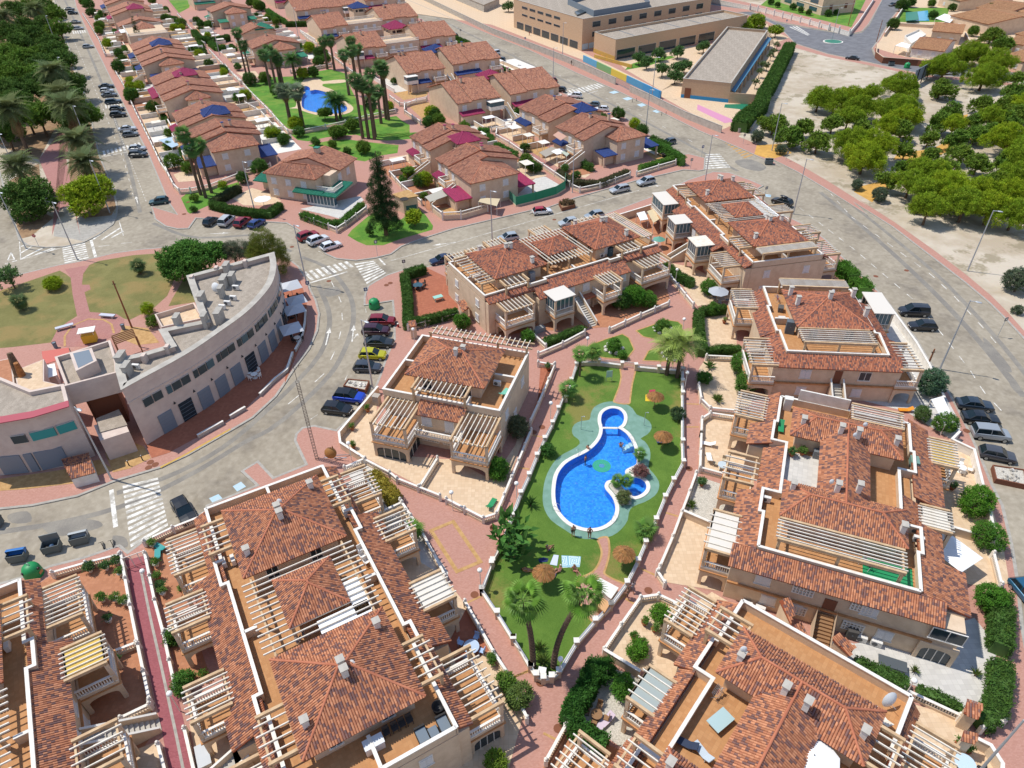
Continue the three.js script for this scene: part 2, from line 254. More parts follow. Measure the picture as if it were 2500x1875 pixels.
const deckN=smooth(K('E3 905 1000 940 955 1000 935 1080 935 1130 945 1170 975 1300 960 1430 955 1440 985 1310 1000 1180 1005 1165 1030 1260 1065 1340 1110 1345 1150 1450 1220 1520 1270 1535 1310 1490 1350 1380 1380 1260 1392 1080 1375 930 1330 850 1300 760 1300 840 1280 850 1220 870 1130 750 1060 760 1025 830 1000',KH),2);
const lawnN1=K('E3 210 1010 340 985 560 925 800 915 960 880 1260 830 1440 880 1480 1010 1600 1250 1900 1330 2040 1330 1900 1360 1600 1420 1300 1490 1000 1550 800 1560 740 1530 600 1400 560 1330 400 1190',KH);
const lawnN2=K('E3 800 1600 1000 1570 1500 1470 2050 1390 2110 1440 2209 1500 2209 1640 2000 1659 A2 1340 1020 1290 1070 1100 1085 1000 1080 850 1040 740 1045 620 1060 480 1090 400 1080 350 1040',KH);
lay('lawn',lawnN1,MAT.lawnN,KH + .008,[deckN]);lay('lawn',lawnN2,MAT.lawnN);
lay('lawn','A2 480 1120 620 1090 780 1075 980 1100 1180 1120 1170 1180 1040 1200 920 1245 740 1220 700 1160 560 1150',MAT.lawnN);
lay('lawn','E2 450 1390 520 1340 800 1290 1000 1240 1140 1200 1160 1260 960 1400 800 1470 560 1580 530 1560',MAT.lawnN);
lay('lawn','B2 785 395 820 350 940 250 1010 210 1120 280 1200 270 1330 180 1390 240 1445 320 1440 350 1200 420 1060 470 930 470 860 440',MAT.lawnN);
lay('lawn','E1 860 0 1150 0 1140 90 1010 160 930 60',MAT.lawnN);
structure('pool_surround',sheet(deckN,KH + .02,[offset(waterN,.05)]),MAT.patioCream);
for(const s of['E1 60 480 150 640 460 640 420 560 250 560 150 500','E1 240 800 450 760 480 900 330 980','E1 370 1010 700 1010 720 1230 480 1240','E2 100 800 200 920 480 830 420 680 180 680','E1 580 1480 1000 1450 1030 1600 640 1640','E2 360 1110 500 1060 700 1090 680 1180 420 1200','E2 1060 1390 1300 1270 1500 1330 1660 1430 1460 1480 1200 1480','E3 130 870 360 850 420 920 230 940','E4 250 1080 420 1200 700 1150 720 1080 560 1120 330 980','E4 490 1280 720 1220 780 1330 650 1430','E5 1320 470 1560 440 1700 470 1520 520','E5 0 760 250 720 250 860 30 900','E5 1510 1230 1780 980 1880 990 2050 1090 2000 1150 1540 1250','E5 560 1340 840 1380 1180 1340 1100 1420 680 1450','E6 80 700 260 660 500 740 300 760','E6 310 850 500 800 560 900 440 960','E6 860 1180 1000 1080 1180 1210 1120 1250','E6 1830 940 2080 900 2170 980 1960 1030'])
lay('patio',s,pick([MAT.patioCream,MAT.patioCream,MAT.ochre,MAT.patioGrey]),KH + .012);
lay('patio','B2 420 190 880 90 910 120 740 270 640 240',MAT.patioGrey,KH + .012);
for(const s of['E1 860 0 1000 160 1100 320 1240 490 1380 600 1600 870 1760 1080 2120 1400 2209 1500 2209 1440 2080 1280 1790 1010 1640 860 1440 610 1310 540 1240 460 1110 270 1020 160 890 0','E6 280 940 460 1000 700 1180 960 1320 1000 1300 760 1150 480 930'])lay('path',s,MAT.pinkPath,KH + .012);
const gardenWall=K('B3 670 1362 655 1390 575 1640 C3 560 200 470 420 410 540 350 670 290 820 225 960 160 1130 85 1330 0 1500 D2 1905 60 1820 280 1940 460 2065 660 2200 870 D3 165 660 300 870 345 940 400 965 465 955 520 915 655 690 800 520 920 400 1045 230 1130 60 C3 1190 1340 1270 1165 1340 990 1405 860 1480 720 1475 560 1475 360 1475 190 B3 1475 1430',.95);
const gardenTop=K('B3 1475 1430 1290 1415 1115 1398',.95),gardenTop2=K('B3 1008 1385 830 1362 670 1362',.95);
const gardenLawn=gardenWall.concat(K('B3 1290 1415 1115 1398 1008 1385 830 1362',.95));
const copingC=offset(waterC,.46);
const deckC=smooth(K('C3 900 255 840 270 790 300 765 350 755 395 690 405 640 430 620 480 635 520 670 545 680 580 620 625 560 655 500 700 450 770 415 850 398 940 395 1020 410 1090 460 1170 560 1240 640 1290 720 1315 830 1310 930 1290 1000 1240 1050 1170 1060 1110 1090 1065 1180 1030 1260 980 1290 930 1290 870 1250 810 1210 760 1225 690 1220 620 1180 560 1150 540 1200 510 1235 460 1220 410 1170 375 1120 355 1090 310 1040 275 960 255',KH),2);
lay('lawn',gardenLawn,MAT.lawn,KH + .01,[deckC]);
structure('pool_surround',sheet(deckC,KH + .016,[offset(waterC,.06)]),MAT.deck);
function pathWithBorder(s,mat=MAT.pink){const p=smooth(K(s,KH),3);structure('path',sheet(p,KH + .028),mat);structure('path_border',wallGeo(p,.22,KH,KH + .034,true),MAT.ochre);}
pathWithBorder('C3 1000 -20 1000 60 985 140 950 230 945 258 1060 272 1070 230 1085 120 1100 60 1105 -20');
pathWithBorder('C3 820 1318 890 1300 908 1360 905 1450 880 1540 870 1580 C3 930 1620 1060 1690 D3 920 420 800 540 690 400 660 250 C3 680 1620 780 1570 830 1500 850 1420 835 1360');
lay('lawn','B3 1115 1130 1230 1090 1340 1045 1440 1060 1475 1090 1470 1160 1440 1190 1260 1195 1170 1175',MAT.lawn);lay('lawn','B3 750 1245 880 1195 1010 1155 1060 1185 1085 1240 1100 1275 1040 1352 880 1340 740 1320',MAT.lawn);lay('lawn','B3 1170 1360 1210 1285 1290 1265 1400 1260 1475 1280 1475 1370 1300 1365',MAT.lawn);
for(const s of['B3 1115 1130 1230 1090 1340 1045 1440 1060 1475 1090 1470 1160 1440 1190 1260 1195 1170 1175','B3 750 1245 880 1195 1010 1155 1060 1185 1085 1240 1100 1275 1040 1352 880 1340 740 1320','B3 1170 1360 1210 1285 1290 1265 1400 1260 1475 1280 1475 1370 1300 1365'])structure('path_border',wallGeo(K(s,KH),.2,KH,KH + .035,true),MAT.ochre);
structure('path_border',wallGeo(K('C2 1430 1250 1600 1180 1810 1490 1630 1565',KH),.42,KH,KH + .02,true),MAT.ochre);
for(const s of['D2 1705 385 1815 335','D2 2070 955 2200 905','D3 170 960 290 905','D3 1150 120 1260 170','D3 1030 350 1110 400','D3 400 1390 500 1440','C3 300 510 400 530','C3 1480 450 1600 450','C3 1490 270 1600 275','C3 1340 1110 1440 1140','C3 190 760 290 775'])structure('path_border',wallGeo(K(s,KH),.22,KH,KH + .012),MAT.ochre);
lay('path','D1 960 60 1110 20 1180 300 1260 640 1390 1180 1500 1659 1520 1800 1330 1800 1240 1330 1160 960 1050 480',MAT.redPath,KH + .012);
structure('path_border',wallGeo(K('D1 1090 150 1160 500 1250 900 1350 1360 1420 1700',KH),.24,KH,KH + .022),MAT.kerb);
const pat=(s,m,y=KH + .014)=>lay('patio',s,m,y);
pat('C2 1015 150 725 500 740 570 930 690 1340 905 1470 690 1000 660',MAT.patioCream);pat('C2 1345 915 1480 695 1600 700 1900 860 2080 590 2140 380 2190 420 1930 1110 1830 1150',MAT.patioCream,KH + .021);
pat('C3 330 300 430 20 490 -60 B3 380 1380 490 1410 350 1760',MAT.patioRed);
pat('B2 1225 680 1390 640 1600 740 1640 960 1300 1080 1240 1060 1230 800',MAT.patioRed);pat('B3 -30 1200 330 1120 720 1140 740 1110 920 1100 1380 900 1330 720 B3 1240 580 300 820',MAT.terra2);
pat('B3 970 235 1280 140 1420 330 1560 470 1330 560 1300 420 1080 300',MAT.terra2);pat('B3 1340 600 1560 640 1760 760 1850 830 1830 900 1590 940 1470 780',MAT.patioCream);
pat('B3 1600 960 1830 945 1900 1000 1890 1250 1650 1270 1610 1240',MAT.patioCream);pat('B3 1655 1340 1890 1330 2050 1500 C3 2000 280 1890 330 1690 300 1610 230 1600 0',MAT.patioCream,KH + .02);
pat('C3 1640 385 1900 330 2100 560 1900 830 1620 765 1625 450',MAT.patioCream);pat('C3 1590 830 1850 915 2000 1100 1690 1170 1480 1090',MAT.gravel,KH + .02);pat('C3 1470 1105 1690 1180 1800 1400 1780 1659 D3 1800 300 1340 225 1285 140',MAT.patioCream,KH + .026);
pat('B4 900 860 1110 850 1300 1180 1500 1420 C4 1600 200 1720 420 1720 500 1640 540 1300 330 900 230 800 160 B4 1200 1300',MAT.patioGrey);pat('C4 1640 540 1720 540 1890 860 1940 1000 2040 1300 2100 1659 1650 1650 1450 900',MAT.patioCream,KH + .02);
pat('D4 1400 -60 1990 0 2040 280 1780 240',MAT.patioCream,KH + .026);pat('D4 560 600 900 700 1500 600 1830 500 1990 700 2040 1280 1880 1320 1740 1190 1390 1030 700 800',MAT.patioGrey,KH + .03);
pat('D4 1240 1130 1740 1280 1850 1450 2050 1600 2100 1900 1100 1900',MAT.patioCream);pat('D3 860 740 1150 350 1290 330 1520 420 1700 300 2212 600 2212 900 1400 1000 1150 905',MAT.patioCream);pat('D3 900 880 1160 960 1300 1200 1000 1500 700 1290 760 1100',MAT.gravel,KH + .02);pat('D3 420 1600 580 1330 900 1480 1100 1560 1000 1900 300 1900',MAT.terra2,KH + .02);
pat('C2 760 760 920 700 1190 1010 1560 1570 1560 1640 1200 1659 900 1000',MAT.patioGrey);pat('D2 1100 -80 1530 180 1660 350 1900 750 2160 1180 2030 1659 1700 1900 1300 800',MAT.patioCream,KH + .02);pat('D2 1560 700 1700 430 1900 740 1640 900',MAT.patioRed,KH + .026);
pat('C1 1105 1345 1330 1260 1600 1130 1900 1700 D1 1350 60 1500 600 1640 1000 1400 1060 1280 520 1150 60',MAT.terra2);pat('D1 1460 1320 1640 1250 1830 1560 1880 1800 1560 1800',MAT.patioCream,KH + .02);
pat('D1 200 300 420 160 920 0 960 100 1140 1130 1220 1340 900 1800 -300 1800 -300 300',MAT.terra2);pat('D1 940 1560 1220 1450 1300 1800 900 1800',MAT.patioCream,KH + .02);pat('D1 880 1290 1150 1190 1200 1330 700 1420',MAT.concrete,KH + .026);
MAT.asphaltNew=std({map:mottled(512,14,0x77777a,0x68686b,57,.07),roughness:.93});
lay('road','A4 -700 -70 0 88 200 145 330 210 450 332 700 412 1000 474 1370 554 1540 582 1800 592 1800 528 1560 508 1300 486 1055 430 1034 374 1097 288 1178 148 1283 16 1325 -60 1150 -60 1070 100 1018 196 964 250 880 269 600 229 300 172 0 52 -700 -100',MAT.asphaltNew,.004);
MAT.worn=std({map:mottled(512,9,0x7d7870,0x8e887d,55,.09,[5,13,40,90]),roughness:.95});
for(const[s,w]of[['B4 640 60 1050 400 1400 720 1640 960 1900 1250 2212 1640',1.0],['B4 760 60 1150 370 1520 680 1760 920 2010 1200 2300 1560',.8],['B2 430 560 620 640 800 850 830 1050 760 1280 640 1480 C2 200 460 C1 1900 560 1500 800 1000 1040 500 1180 0 1260',.8],['B2 560 780 640 980 640 1120 560 1330 C1 2050 330 1700 620 1300 830 900 960',.8],['A3 -900 -110 0 350 700 690 1300 1000 1900 1320',.9],['A1 500 0 720 480 880 900 1000 1300 1080 1640',.8],['B1 1180 300 1500 410 2000 390 B2 100 400 350 520',.8],['A4 500 300 800 370 1100 440 1500 500',.8]])structure('wheel_track',wallGeo(smooth(K(s),3,false),w,.0005,.003),MAT.worn);
// ---------- painted road markings ----------
const PY=.005;
function marking(name,polys,mat=MAT.paint,y=PY){const g=new THREE.Group();g.name=numbered(name);g.userData.kind='structure';scene.add(g);for(const p of polys)part(g,'stripe',sheet(p,y),mat);return g;}
const lerp2=(a,b,t)=>[a[0]+(b[0]- a[0])*t,a[1]+(b[1]- a[1])*t];
function zebra(s,n,mat){const[a,b,c,d]=K(s),out=[];for(let i=0;i<n;i++){const t0=i / n,t1=t0 + .55 / n;out.push([lerp2(a,b,t0),lerp2(a,b,t1),lerp2(d,c,t1),lerp2(d,c,t0)]);}marking('zebra_crossing',out,mat);}
zebra('C1 945 905 1012 1400 1300 1225 1218 840',12);zebra('B2 440 680 800 588 852 628 505 742',8);zebra('B2 838 612 940 778 1088 690 985 590',8);zebra('B1 478 488 500 618 686 575 655 452',8);
zebra('A1 790 1165 1090 1095 1105 1122 800 1200',10);zebra('A1 556 240 664 230 672 252 566 262',6);zebra('A3 565 705 828 640 886 664 612 742',11);zebra('A3 1652 1190 1640 1312 1850 1300 1760 1185',7);zebra('A2 1262 42 1400 30 1450 58 1300 72',9);zebra('A1 808 806 946 800 950 830 815 838',6);zebra('A3 1800 1100 1960 1230 2040 1200 1880 1080',8,MAT.ochre);zebra('A4 400 208 470 200 560 262 545 275',3);
function dashes(s,dash,gap,w,mat){const p=K(s),out=[];let carry=0,on=true;const cv=new THREE.CurvePath();for(let i=0;i + 1<p.length;i++)cv.add(new THREE.LineCurve(new THREE.Vector2(...p[i]),new THREE.Vector2(...p[i + 1])));const L=cv.getLength();for(let t=0;t + dash<=L;t +=dash + gap){const a=cv.getPointAt(t / L),b=cv.getPointAt(Math.min(1,(t + dash)/ L)),l=a.distanceTo(b),nx=-(b.y - a.y)/ l*w / 2,nz=(b.x - a.x)/ l*w / 2;out.push([[a.x + nx,a.y + nz],[b.x + nx,b.y + nz],[b.x - nx,b.y - nz],[a.x - nx,a.y - nz]]);}marking('lane_line',out,mat);}
dashes('B4 480 180 900 500 1360 890 1600 1180 1800 1440 1900 1600 C4 2110 400',1.7,1.9,.14);dashes('B4 720 70 880 250 1500 700 1680 870 1900 1110 2060 1300',1.7,2.3,.14);
dashes('B2 660 750 735 900 748 1080 700 1260 600 1470 C2 150 420',2.2,3.4,.13);dashes('C1 2030 500 1940 555',3,1,.13);dashes('C1 620 1140 760 1105',4,3,.13);dashes('C1 60 1260 230 1240',4,3,.13);dashes('A3 -1200 -200 0 330 600 620 1100 860 1600 1120',2,4,.12);dashes('A1 430 0 640 470 800 850 960 1250 1040 1560',2,3,.12);dashes('A1 800 700 1000 1230 1130 1560',.9,1,.12);dashes('B2 1120 590 1500 480 2212 330 B3 900 90 1280 20',60,1,.12);dashes('B1 760 480 1180 425',2,2,.12);dashes('B1 1590 455 1720 455',3,2,.12);dashes('B1 1810 430 1880 435',3,2,.12);
const strip=(s,w)=>{const{L,R}=ring(K(s),w);return L.concat(R.reverse());};
marking('stop_line',[strip('B2 492 762 782 674',.4)]);marking('stop_line',[strip('C1 858 935 893 1222',.5)]);marking('stop_line',[strip('B1 702 430 738 562',.5)]);marking('stop_line',[strip('A1 760 1215 985 1172',.3)]);marking('stop_line',[strip('B2 1030 572 1075 622',.35)]);marking('stop_line',[strip('A3 580 690 640 676',.3)]);marking('stop_line',[strip('A3 745 722 820 700',.3)]);
function arrow(s,w=.1){const[a,b]=K(s),d=[b[0]- a[0],b[1]- a[1]],l=Math.hypot(...d),u=[d[0]/ l,d[1]/ l],n=[-u[1],u[0]],P=(t,k)=>[a[0]+ u[0]*t + n[0]*k,a[1]+ u[1]*t + n[1]*k];const hd=Math.min(1.6,l*.4);marking('lane_arrow',[[P(0,w),P(l - hd,w),P(l - hd,w*4),P(l,0),P(l - hd,-w*4),P(l - hd,-w),P(0,-w)]]);}
arrow('B2 617 1240 650 1105');arrow('B2 820 1215 835 1085');arrow('B2 832 1190 866 1150');arrow('A1 1065 1575 1048 1515');arrow('B1 1620 382 1780 374');arrow('B2 1620 445 1440 472');arrow('A3 1210 1440 1310 1430');arrow('A3 1480 930 1560 970');
marking('hatched_island',['B1 160 480 205 465','B1 160 530 250 478','B1 165 575 330 490','B1 270 545 410 490','B1 370 520 430 492','B1 720 425 860 320','B1 780 430 930 335','B1 860 412 950 362'].map(s=>strip(s,.45)));
marking('hatched_island',['B1 150 440 160 580','B1 160 580 480 488','B1 918 280 952 395'].map(s=>strip(s,.16)));
marking('give_way_mark',['B1 85 525 60 585','B1 85 525 112 580','B1 60 585 112 580'].map(s=>strip(s,.22)));marking('give_way_mark',['B1 40 612 72 606','B1 92 598 132 588'].map(s=>strip(s,.3)));
dashes('B1 0 400 15 620',30,1,.15);dashes('C1 1450 1005 1640 910',30,1,.12);dashes('C1 1640 910 1860 800',30,1,.12);dashes('C1 1690 890 1782 988',30,1,.12);
marking('parking_sign_paint',[K('C1 1612 1000 1685 968 1720 1005 1648 1045'),K('C1 1795 908 1860 872 1898 910 1830 948')],MAT.bluePaint,PY + .002);
for(const s of['A3 905 712 950 700 985 712 940 724','A3 1010 760 1055 748 1090 762 1045 775','A3 1120 808 1165 795 1200 810 1155 824','A3 1240 856 1285 842 1320 858 1275 872','B4 215 75 262 82 256 100 220 95'])marking('parking_sign_paint',[K(s)],MAT.bluePaint);
dashes('B2 860 1290 800 1330',2,1,.1);for(const s of['B2 925 960 930 1000','B2 930 1040 935 1080','B2 810 1440 830 1405','B2 765 1510 785 1470','C2 500 390 560 350','C2 585 315 620 270'])dashes(s,1.2,5,.1);
for(const s of['B2 440 460 480 475','B2 505 485 540 498','B2 560 515 600 535','B1 1590 345 1620 350','B1 1700 345 1730 350','B1 1830 350 1850 352'])dashes(s,1.5,4,.1);
marking('kerb_paint',[strip('C1 1240 768 1450 660 1780 472',.3)],MAT.yellowPaint,KH + .02);
for(const s of['B2 595 820 690 788 735 840 635 868','C1 330 1210 520 1165 760 1175 790 1215 640 1262 420 1290','A3 1880 1240 2000 1230 2120 1290 2060 1320 1930 1290','B4 1900 1180 2010 1290 2120 1450 2060 1440 1930 1290','C1 870 1290 960 1300 985 1370 900 1390','B4 2090 1450 2180 1560 2200 1640 2110 1560','C1 60 1130 210 1100 240 1180 90 1190'])marking('asphalt_patch',[smooth(K(s),3)],MAT.worn,.0038);
for(const s of['B2 640 742','B2 1085 778','B2 1115 762','B4 1307 660','B4 1070 705','B3 485 268','C1 1160 722','C1 1198 740','C1 1146 764','C3 390 452','C3 325 492','C3 1525 772','D3 378 1000','D3 515 1355','D2 1765 322','D3 1210 290','C2 1910 1225','A1 1450 1560','B1 1420 230','C3 15 1230','C4 1768 480','B2 355 478']){const p=K1(s,KH),c=new THREE.CircleGeometry(.42,14).rotateX(-Math.PI / 2).translate(p[0],(inside(p,polyI1)||inside(p,polyI2)||inside(p,polyI3)?KH + .03:.008),p[1]);structure('manhole_cover',c,MAT.brown);}
// ---------- pools ----------
const poolTile=std({map:tiles(512,9,36,36,0x2583d4,0x49a6ea,0x2f8cd8,.05,201),roughness:.6});
const ripple=(()=>{const f=fbm(211,[10,22,45]);const t=tex(512,5,(x,y)=>Math.abs(f(x,y)- .5)*2,false);return t;})();
const waterMat=new THREE.MeshPhysicalMaterial({color:0xd8f2ff,transmission:1,thickness:0,roughness:.06,bumpMap:ripple,bumpScale:.13,ior:1.33});
function pool(name,outline,label,depth){
const o=thing(name,label,'pool');const wide=offset(outline,.03);
part(o,'basin_floor',sheet(wide,-depth),poolTile);
const gs=[];for(let i=0;i<wide.length;i++){const a=wide[i],b=wide[(i + 1)% wide.length];gs.push([[a[0],-depth,a[1]],[b[0],-depth,b[1]],[b[0],.2,b[1]],[a[0],.2,a[1]]]);}
part(o,'basin_wall',tri3(gs),std({color:0x2f86d2,roughness:.6,side:THREE.DoubleSide}));
part(o,'water',sheet(offset(outline,.02),.06),waterMat);
return o;
}
const poolC=pool('swimming_pool',waterC,'curving blue swimming pool with white rim and round shallow lobe amid green deck',.9);
{
const{L,R}=ring(waterC,.5,true),A=area(waterC)>0,out=A?R:L,quads=[];
part(poolC,'coping',prism(offset(waterC,.46),KH,KH + .1,[waterC]),MAT.white);
const m=K1('C3 850 750',-.9);const med=part(poolC,'floor_emblem',new THREE.RingGeometry(.35,1.15,26).rotateX(-Math.PI / 2).translate(m[0],-.885,m[1]),flat(0x4fae7a,.7));part(med,'centre',new THREE.CircleGeometry(.34,20).rotateX(-Math.PI / 2).translate(m[0],-.88,m[1]),flat(0x6d93b0,.7));
const beads=[],a=K1('C3 862 456',.2),b=K1('C3 972 458',.2);for(let i=0;i<8;i++){const p=lerp2(a,b,(i + .5)/ 8);part(poolC,'divider_block',new THREE.SphereGeometry(.2,10,7).scale(1.1,.6,1).translate(p[0],.16,p[1]),MAT.white);}
}
const poolN=pool('swimming_pool',waterN,'blue kidney pool with cream stone surround beneath tall fan palms',.9);
part(poolN,'coping',prism(offset(waterN,.4),KH,KH + .06,[waterN]),MAT.patioCream);
// ---------- building parts, all in the local frame of a building group ----------
const frame=(ox,oz,deg)=>({pos:[ox,0,oz],turn:-rad(deg),deg});
const barrel=(()=>{const pos=[],N=4,P=(i,z,r)=>{const a=Math.PI*i / N;return[Math.cos(a)*r,Math.sin(a)*r*.8,z];};
for(let i=0;i<N;i++){const a=P(i,-.5,1.0),b=P(i + 1,-.5,1.0),c=P(i + 1,.5,.88),d=P(i,.5,.88);pos.push(...a,...c,...b,...a,...d,...c);pos.push(...P(i,.5,.88),...P(i + 1,.5,.88),0,0,.5);}
const g=new THREE.BufferGeometry();g.setAttribute('position',new THREE.Float32BufferAttribute(pos.map(v=>v),3));g.computeVertexNormals();return g;})();
const TONES={
near:[[.48,.20,.10],[.43,.172,.084],[.53,.235,.122],[.385,.15,.076],[.16,.085,.075],[.19,.095,.078],[.24,.11,.08]],
mid:[[.42,.155,.08],[.37,.13,.068],[.33,.112,.06],[.46,.18,.095],[.14,.072,.062],[.17,.082,.066],[.20,.09,.07]],
far:[[.40,.175,.105],[.36,.155,.09],[.43,.20,.12],[.33,.135,.082],[.27,.115,.075],[.22,.10,.07],[.37,.155,.085]],
};
function toneOf(style){const t=TONES[style];const d=style==='far'?.22:.3;return rnd()<d?t[4 + Math.floor(rnd()*3)]:t[Math.floor(rnd()*4)];}
const V3=p=>new THREE.Vector3(...p);
function tiledRoof(parent,planes,o={}){
const{style='near',tw=.205,tl=.28,caps=[],base=MAT.roofBase,tone}=o,faces=[],list=[];
for(const pl of planes){
const a=V3(pl[0]),n=new THREE.Vector3();for(let i=1;i + 1<pl.length&&n.lengthSq()<1e-6;i++)n.copy(V3(pl[i]).sub(a)).cross(V3(pl[i + 1]).sub(a));n.normalize();let P=pl;
if(n.y<0){n.negate();P=pl.slice().reverse();}
faces.push(P);const low=P.map(p=>[p[0],p[1]- .14,p[2]]);faces.push(low.slice().reverse());
for(let i=0;i<P.length;i++){const j=(i + 1)% P.length;faces.push([P[j],P[i],low[i],low[j]]);}
const d=new THREE.Vector3(0,-1,0);d.addScaledVector(n,-d.dot(n)).normalize();const e=n.clone().cross(d);
const q=P.map(p=>{const w=V3(p);return[w.dot(e),w.dot(d)];}),xs=q.map(p=>p[0]),ys=q.map(p=>p[1]),h=V3(P[0]).dot(n);
const rot=new THREE.Matrix4().makeBasis(e,n,d),x0=Math.min(...xs),y1=Math.max(...ys);
for(let y=y1 - tl*.42;y>Math.min(...ys);y -=tl)for(let x=x0 + tw / 2;x<Math.max(...xs);x +=tw){
if(!inside([x,y],q)||!(inside([x,y - tl*.3],q)||inside([x,y + tl*.2],q)))continue;
const p=e.clone().multiplyScalar(x).addScaledVector(d,y).addScaledVector(n,h + .012);
const m=rot.clone().scale(new THREE.Vector3(tw*.46,tw*.5,tl*1.18));m.setPosition(p.x,p.y + rr(-.006,.008),p.z);
const t=tone?tone():toneOf(style),k=rr(.88,1.12);list.push({m,c:new THREE.Color().setRGB(t[0]*k,t[1]*k,t[2]*k)});
}
}
const roof=part(parent,'roof',tri3(faces),base);if(list.length)instances(roof,'roof_tiles',barrel,MAT.tile,list,'stuff');
for(const[a,b]of caps)part(roof,'ridge_cap',cyl([a[0],a[1]+ .03,a[2]],[b[0],b[1]+ .03,b[2]],.12,.12,7),o.capMat||MAT.ridge);
return roof;
}
function hipRoof(parent,u0,v0,u1,v1,he,hr,o={}){
const du=u1 - u0,dv=v1 - v0,r=Math.min(du,dv)/ 2,A=du>dv + .05?[u0 + r,hr,(v0 + v1)/ 2]:[(u0 + u1)/ 2,hr,v0 + r],B=du>dv + .05?[u1 - r,hr,(v0 + v1)/ 2]:[(u0 + u1)/ 2,hr,v1 - r];
const c=[[u0,he,v0],[u1,he,v0],[u1,he,v1],[u0,he,v1]];
const same=Math.hypot(A[0]- B[0],A[2]- B[2])<.1;
const planes=du>dv?[[c[0],c[1],B,A],[c[1],c[2],B],[c[2],c[3],A,B],[c[3],c[0],A]]:[[c[0],c[1],A],[c[1],c[2],B,A],[c[2],c[3],B],[c[3],c[0],A,B]];
const clean=planes.map(p=>p.filter((q,i)=>i===0||Math.hypot(q[0]- p[i - 1][0],q[2]- p[i - 1][2])>.05));
const caps=du>dv?[[c[0],A],[c[3],A],[c[1],B],[c[2],B]]:[[c[0],A],[c[1],A],[c[2],B],[c[3],B]];if(!same)caps.push([A,B]);
return tiledRoof(parent,clean,{caps,...o});
}
const gableRoof=(parent,u0,v0,u1,v1,he,hr,alongV,o={})=>{
const m=alongV?(u0 + u1)/ 2:(v0 + v1)/ 2;
const pl=alongV?[[[u0,he,v0],[m,hr,v0],[m,hr,v1],[u0,he,v1]],[[u1,he,v0],[u1,he,v1],[m,hr,v1],[m,hr,v0]]]:[[[u0,he,v0],[u1,he,v0],[u1,hr,m],[u0,hr,m]],[[u0,he,v1],[u0,hr,m],[u1,hr,m],[u1,he,v1]]];
const A=alongV?[m,hr,v0]:[u0,hr,m],B=alongV?[m,hr,v1]:[u1,hr,m];
return tiledRoof(parent,pl,{caps:[[A,B]],...o});
};
function shed(parent,u0,v0,u1,v1,hi,lo,dir,o={}){
const h={'+u':[hi,lo,lo,hi],'-u':[lo,hi,hi,lo],'+v':[hi,hi,lo,lo],'-v':[lo,lo,hi,hi]}[dir];
return tiledRoof(parent,[[[u0,h[0],v0],[u1,h[1],v0],[u1,h[2],v1],[u0,h[3],v1]]],o);
}
function parapet(parent,pts,y0,y1,o={}){
const w=part(parent,'parapet',wallGeo(pts,o.w||.2,y0,y1 - .06,o.closed),o.mat||MAT.stucco);
part(w,'coping',wallGeo(pts,(o.w||.2)+ .1,y1 - .06,y1 + .02,o.closed),o.capMat||MAT.white);return w;
}
function pergola(parent,u0,v0,u1,v1,h,o={}){
const{dir='u',n=7,posts=[],over=.25,floor=0,mat=MAT.slat,thick=true,bw=.24,cover}=o,gs=[];
const g=new THREE.Group();g.name='pergola';parent.add(g);
const B=bw;
if(dir==='u'){for(const u of[u0 + B / 2,u1 - B / 2])part(g,'beam',bx(B*.7,.2,v1 - v0,u,h - .36,(v0 + v1)/ 2),MAT.beam);if(thick)for(const v of[v0 + B / 2,v1 - B / 2])part(g,'beam',bx(u1 - u0 + .1,.34,B,(u0 + u1)/ 2,h - .3,v),MAT.beam);for(let i=0;i<n;i++)part(g,'slat',bx(u1 - u0 + over*2,.15,.09,(u0 + u1)/ 2,h - .155,v0 +(v1 - v0)*(i + 1)/(n + 1)),mat);}
else{for(const v of[v0 + B / 2,v1 - B / 2])part(g,'beam',bx(u1 - u0,.2,B*.7,(u0 + u1)/ 2,h - .36,v),MAT.beam);if(thick)for(const u of[u0 + B / 2,u1 - B / 2])part(g,'beam',bx(B,.34,v1 - v0 + .1,u,h - .3,(v0 + v1)/ 2),MAT.beam);for(let i=0;i<n;i++)part(g,'slat',bx(.09,.15,v1 - v0 + over*2,u0 +(u1 - u0)*(i + 1)/(n + 1),h - .155,(v0 + v1)/ 2),mat);}
for(const[u,v]of posts)part(g,'post',bx(.26,h - .32 - floor,.26,u,floor,v),MAT.beam);
if(cover)part(g,'awning',bx(u1 - u0 - .1,.03,v1 - v0 - .1,(u0 + u1)/ 2,h - .19,(v0 + v1)/ 2),cover);
return g;
}
const balusterGeo=new THREE.LatheGeometry([[0.03,0],[.06,.02],[.035,.12],[.075,.3],[.05,.5],[.03,.8],[.06,.97],[.06,1]].map(p=>new THREE.Vector2(...p)),6);
function balusters(parent,pts,y0,y1,gap=.2){
const list=[];for(let i=0;i + 1<pts.length;i++){const a=pts[i],b=pts[i + 1],l=Math.hypot(b[0]- a[0],b[1]- a[1]),n=Math.max(1,Math.round(l / gap));for(let k=0;k<n;k++){const p=lerp2(a,b,(k + .5)/ n);list.push({m:M4([p[0],y0,p[1]],QY(0),[1,y1 - y0,1])});}}
return list.length?instances(parent,'balusters',balusterGeo,MAT.white,list,'stuff'):null;
}
function railing(parent,pts,y,o={}){const{h=.95}=o;const r=part(parent,'balustrade',wallGeo(pts,.2,y + h - .09,y + h),MAT.white);part(r,'kickboard',wallGeo(pts,.18,y + .01,y + .16),MAT.white);balusters(r,pts,y + .16,y + h - .09,o.gap||.21);return r;}
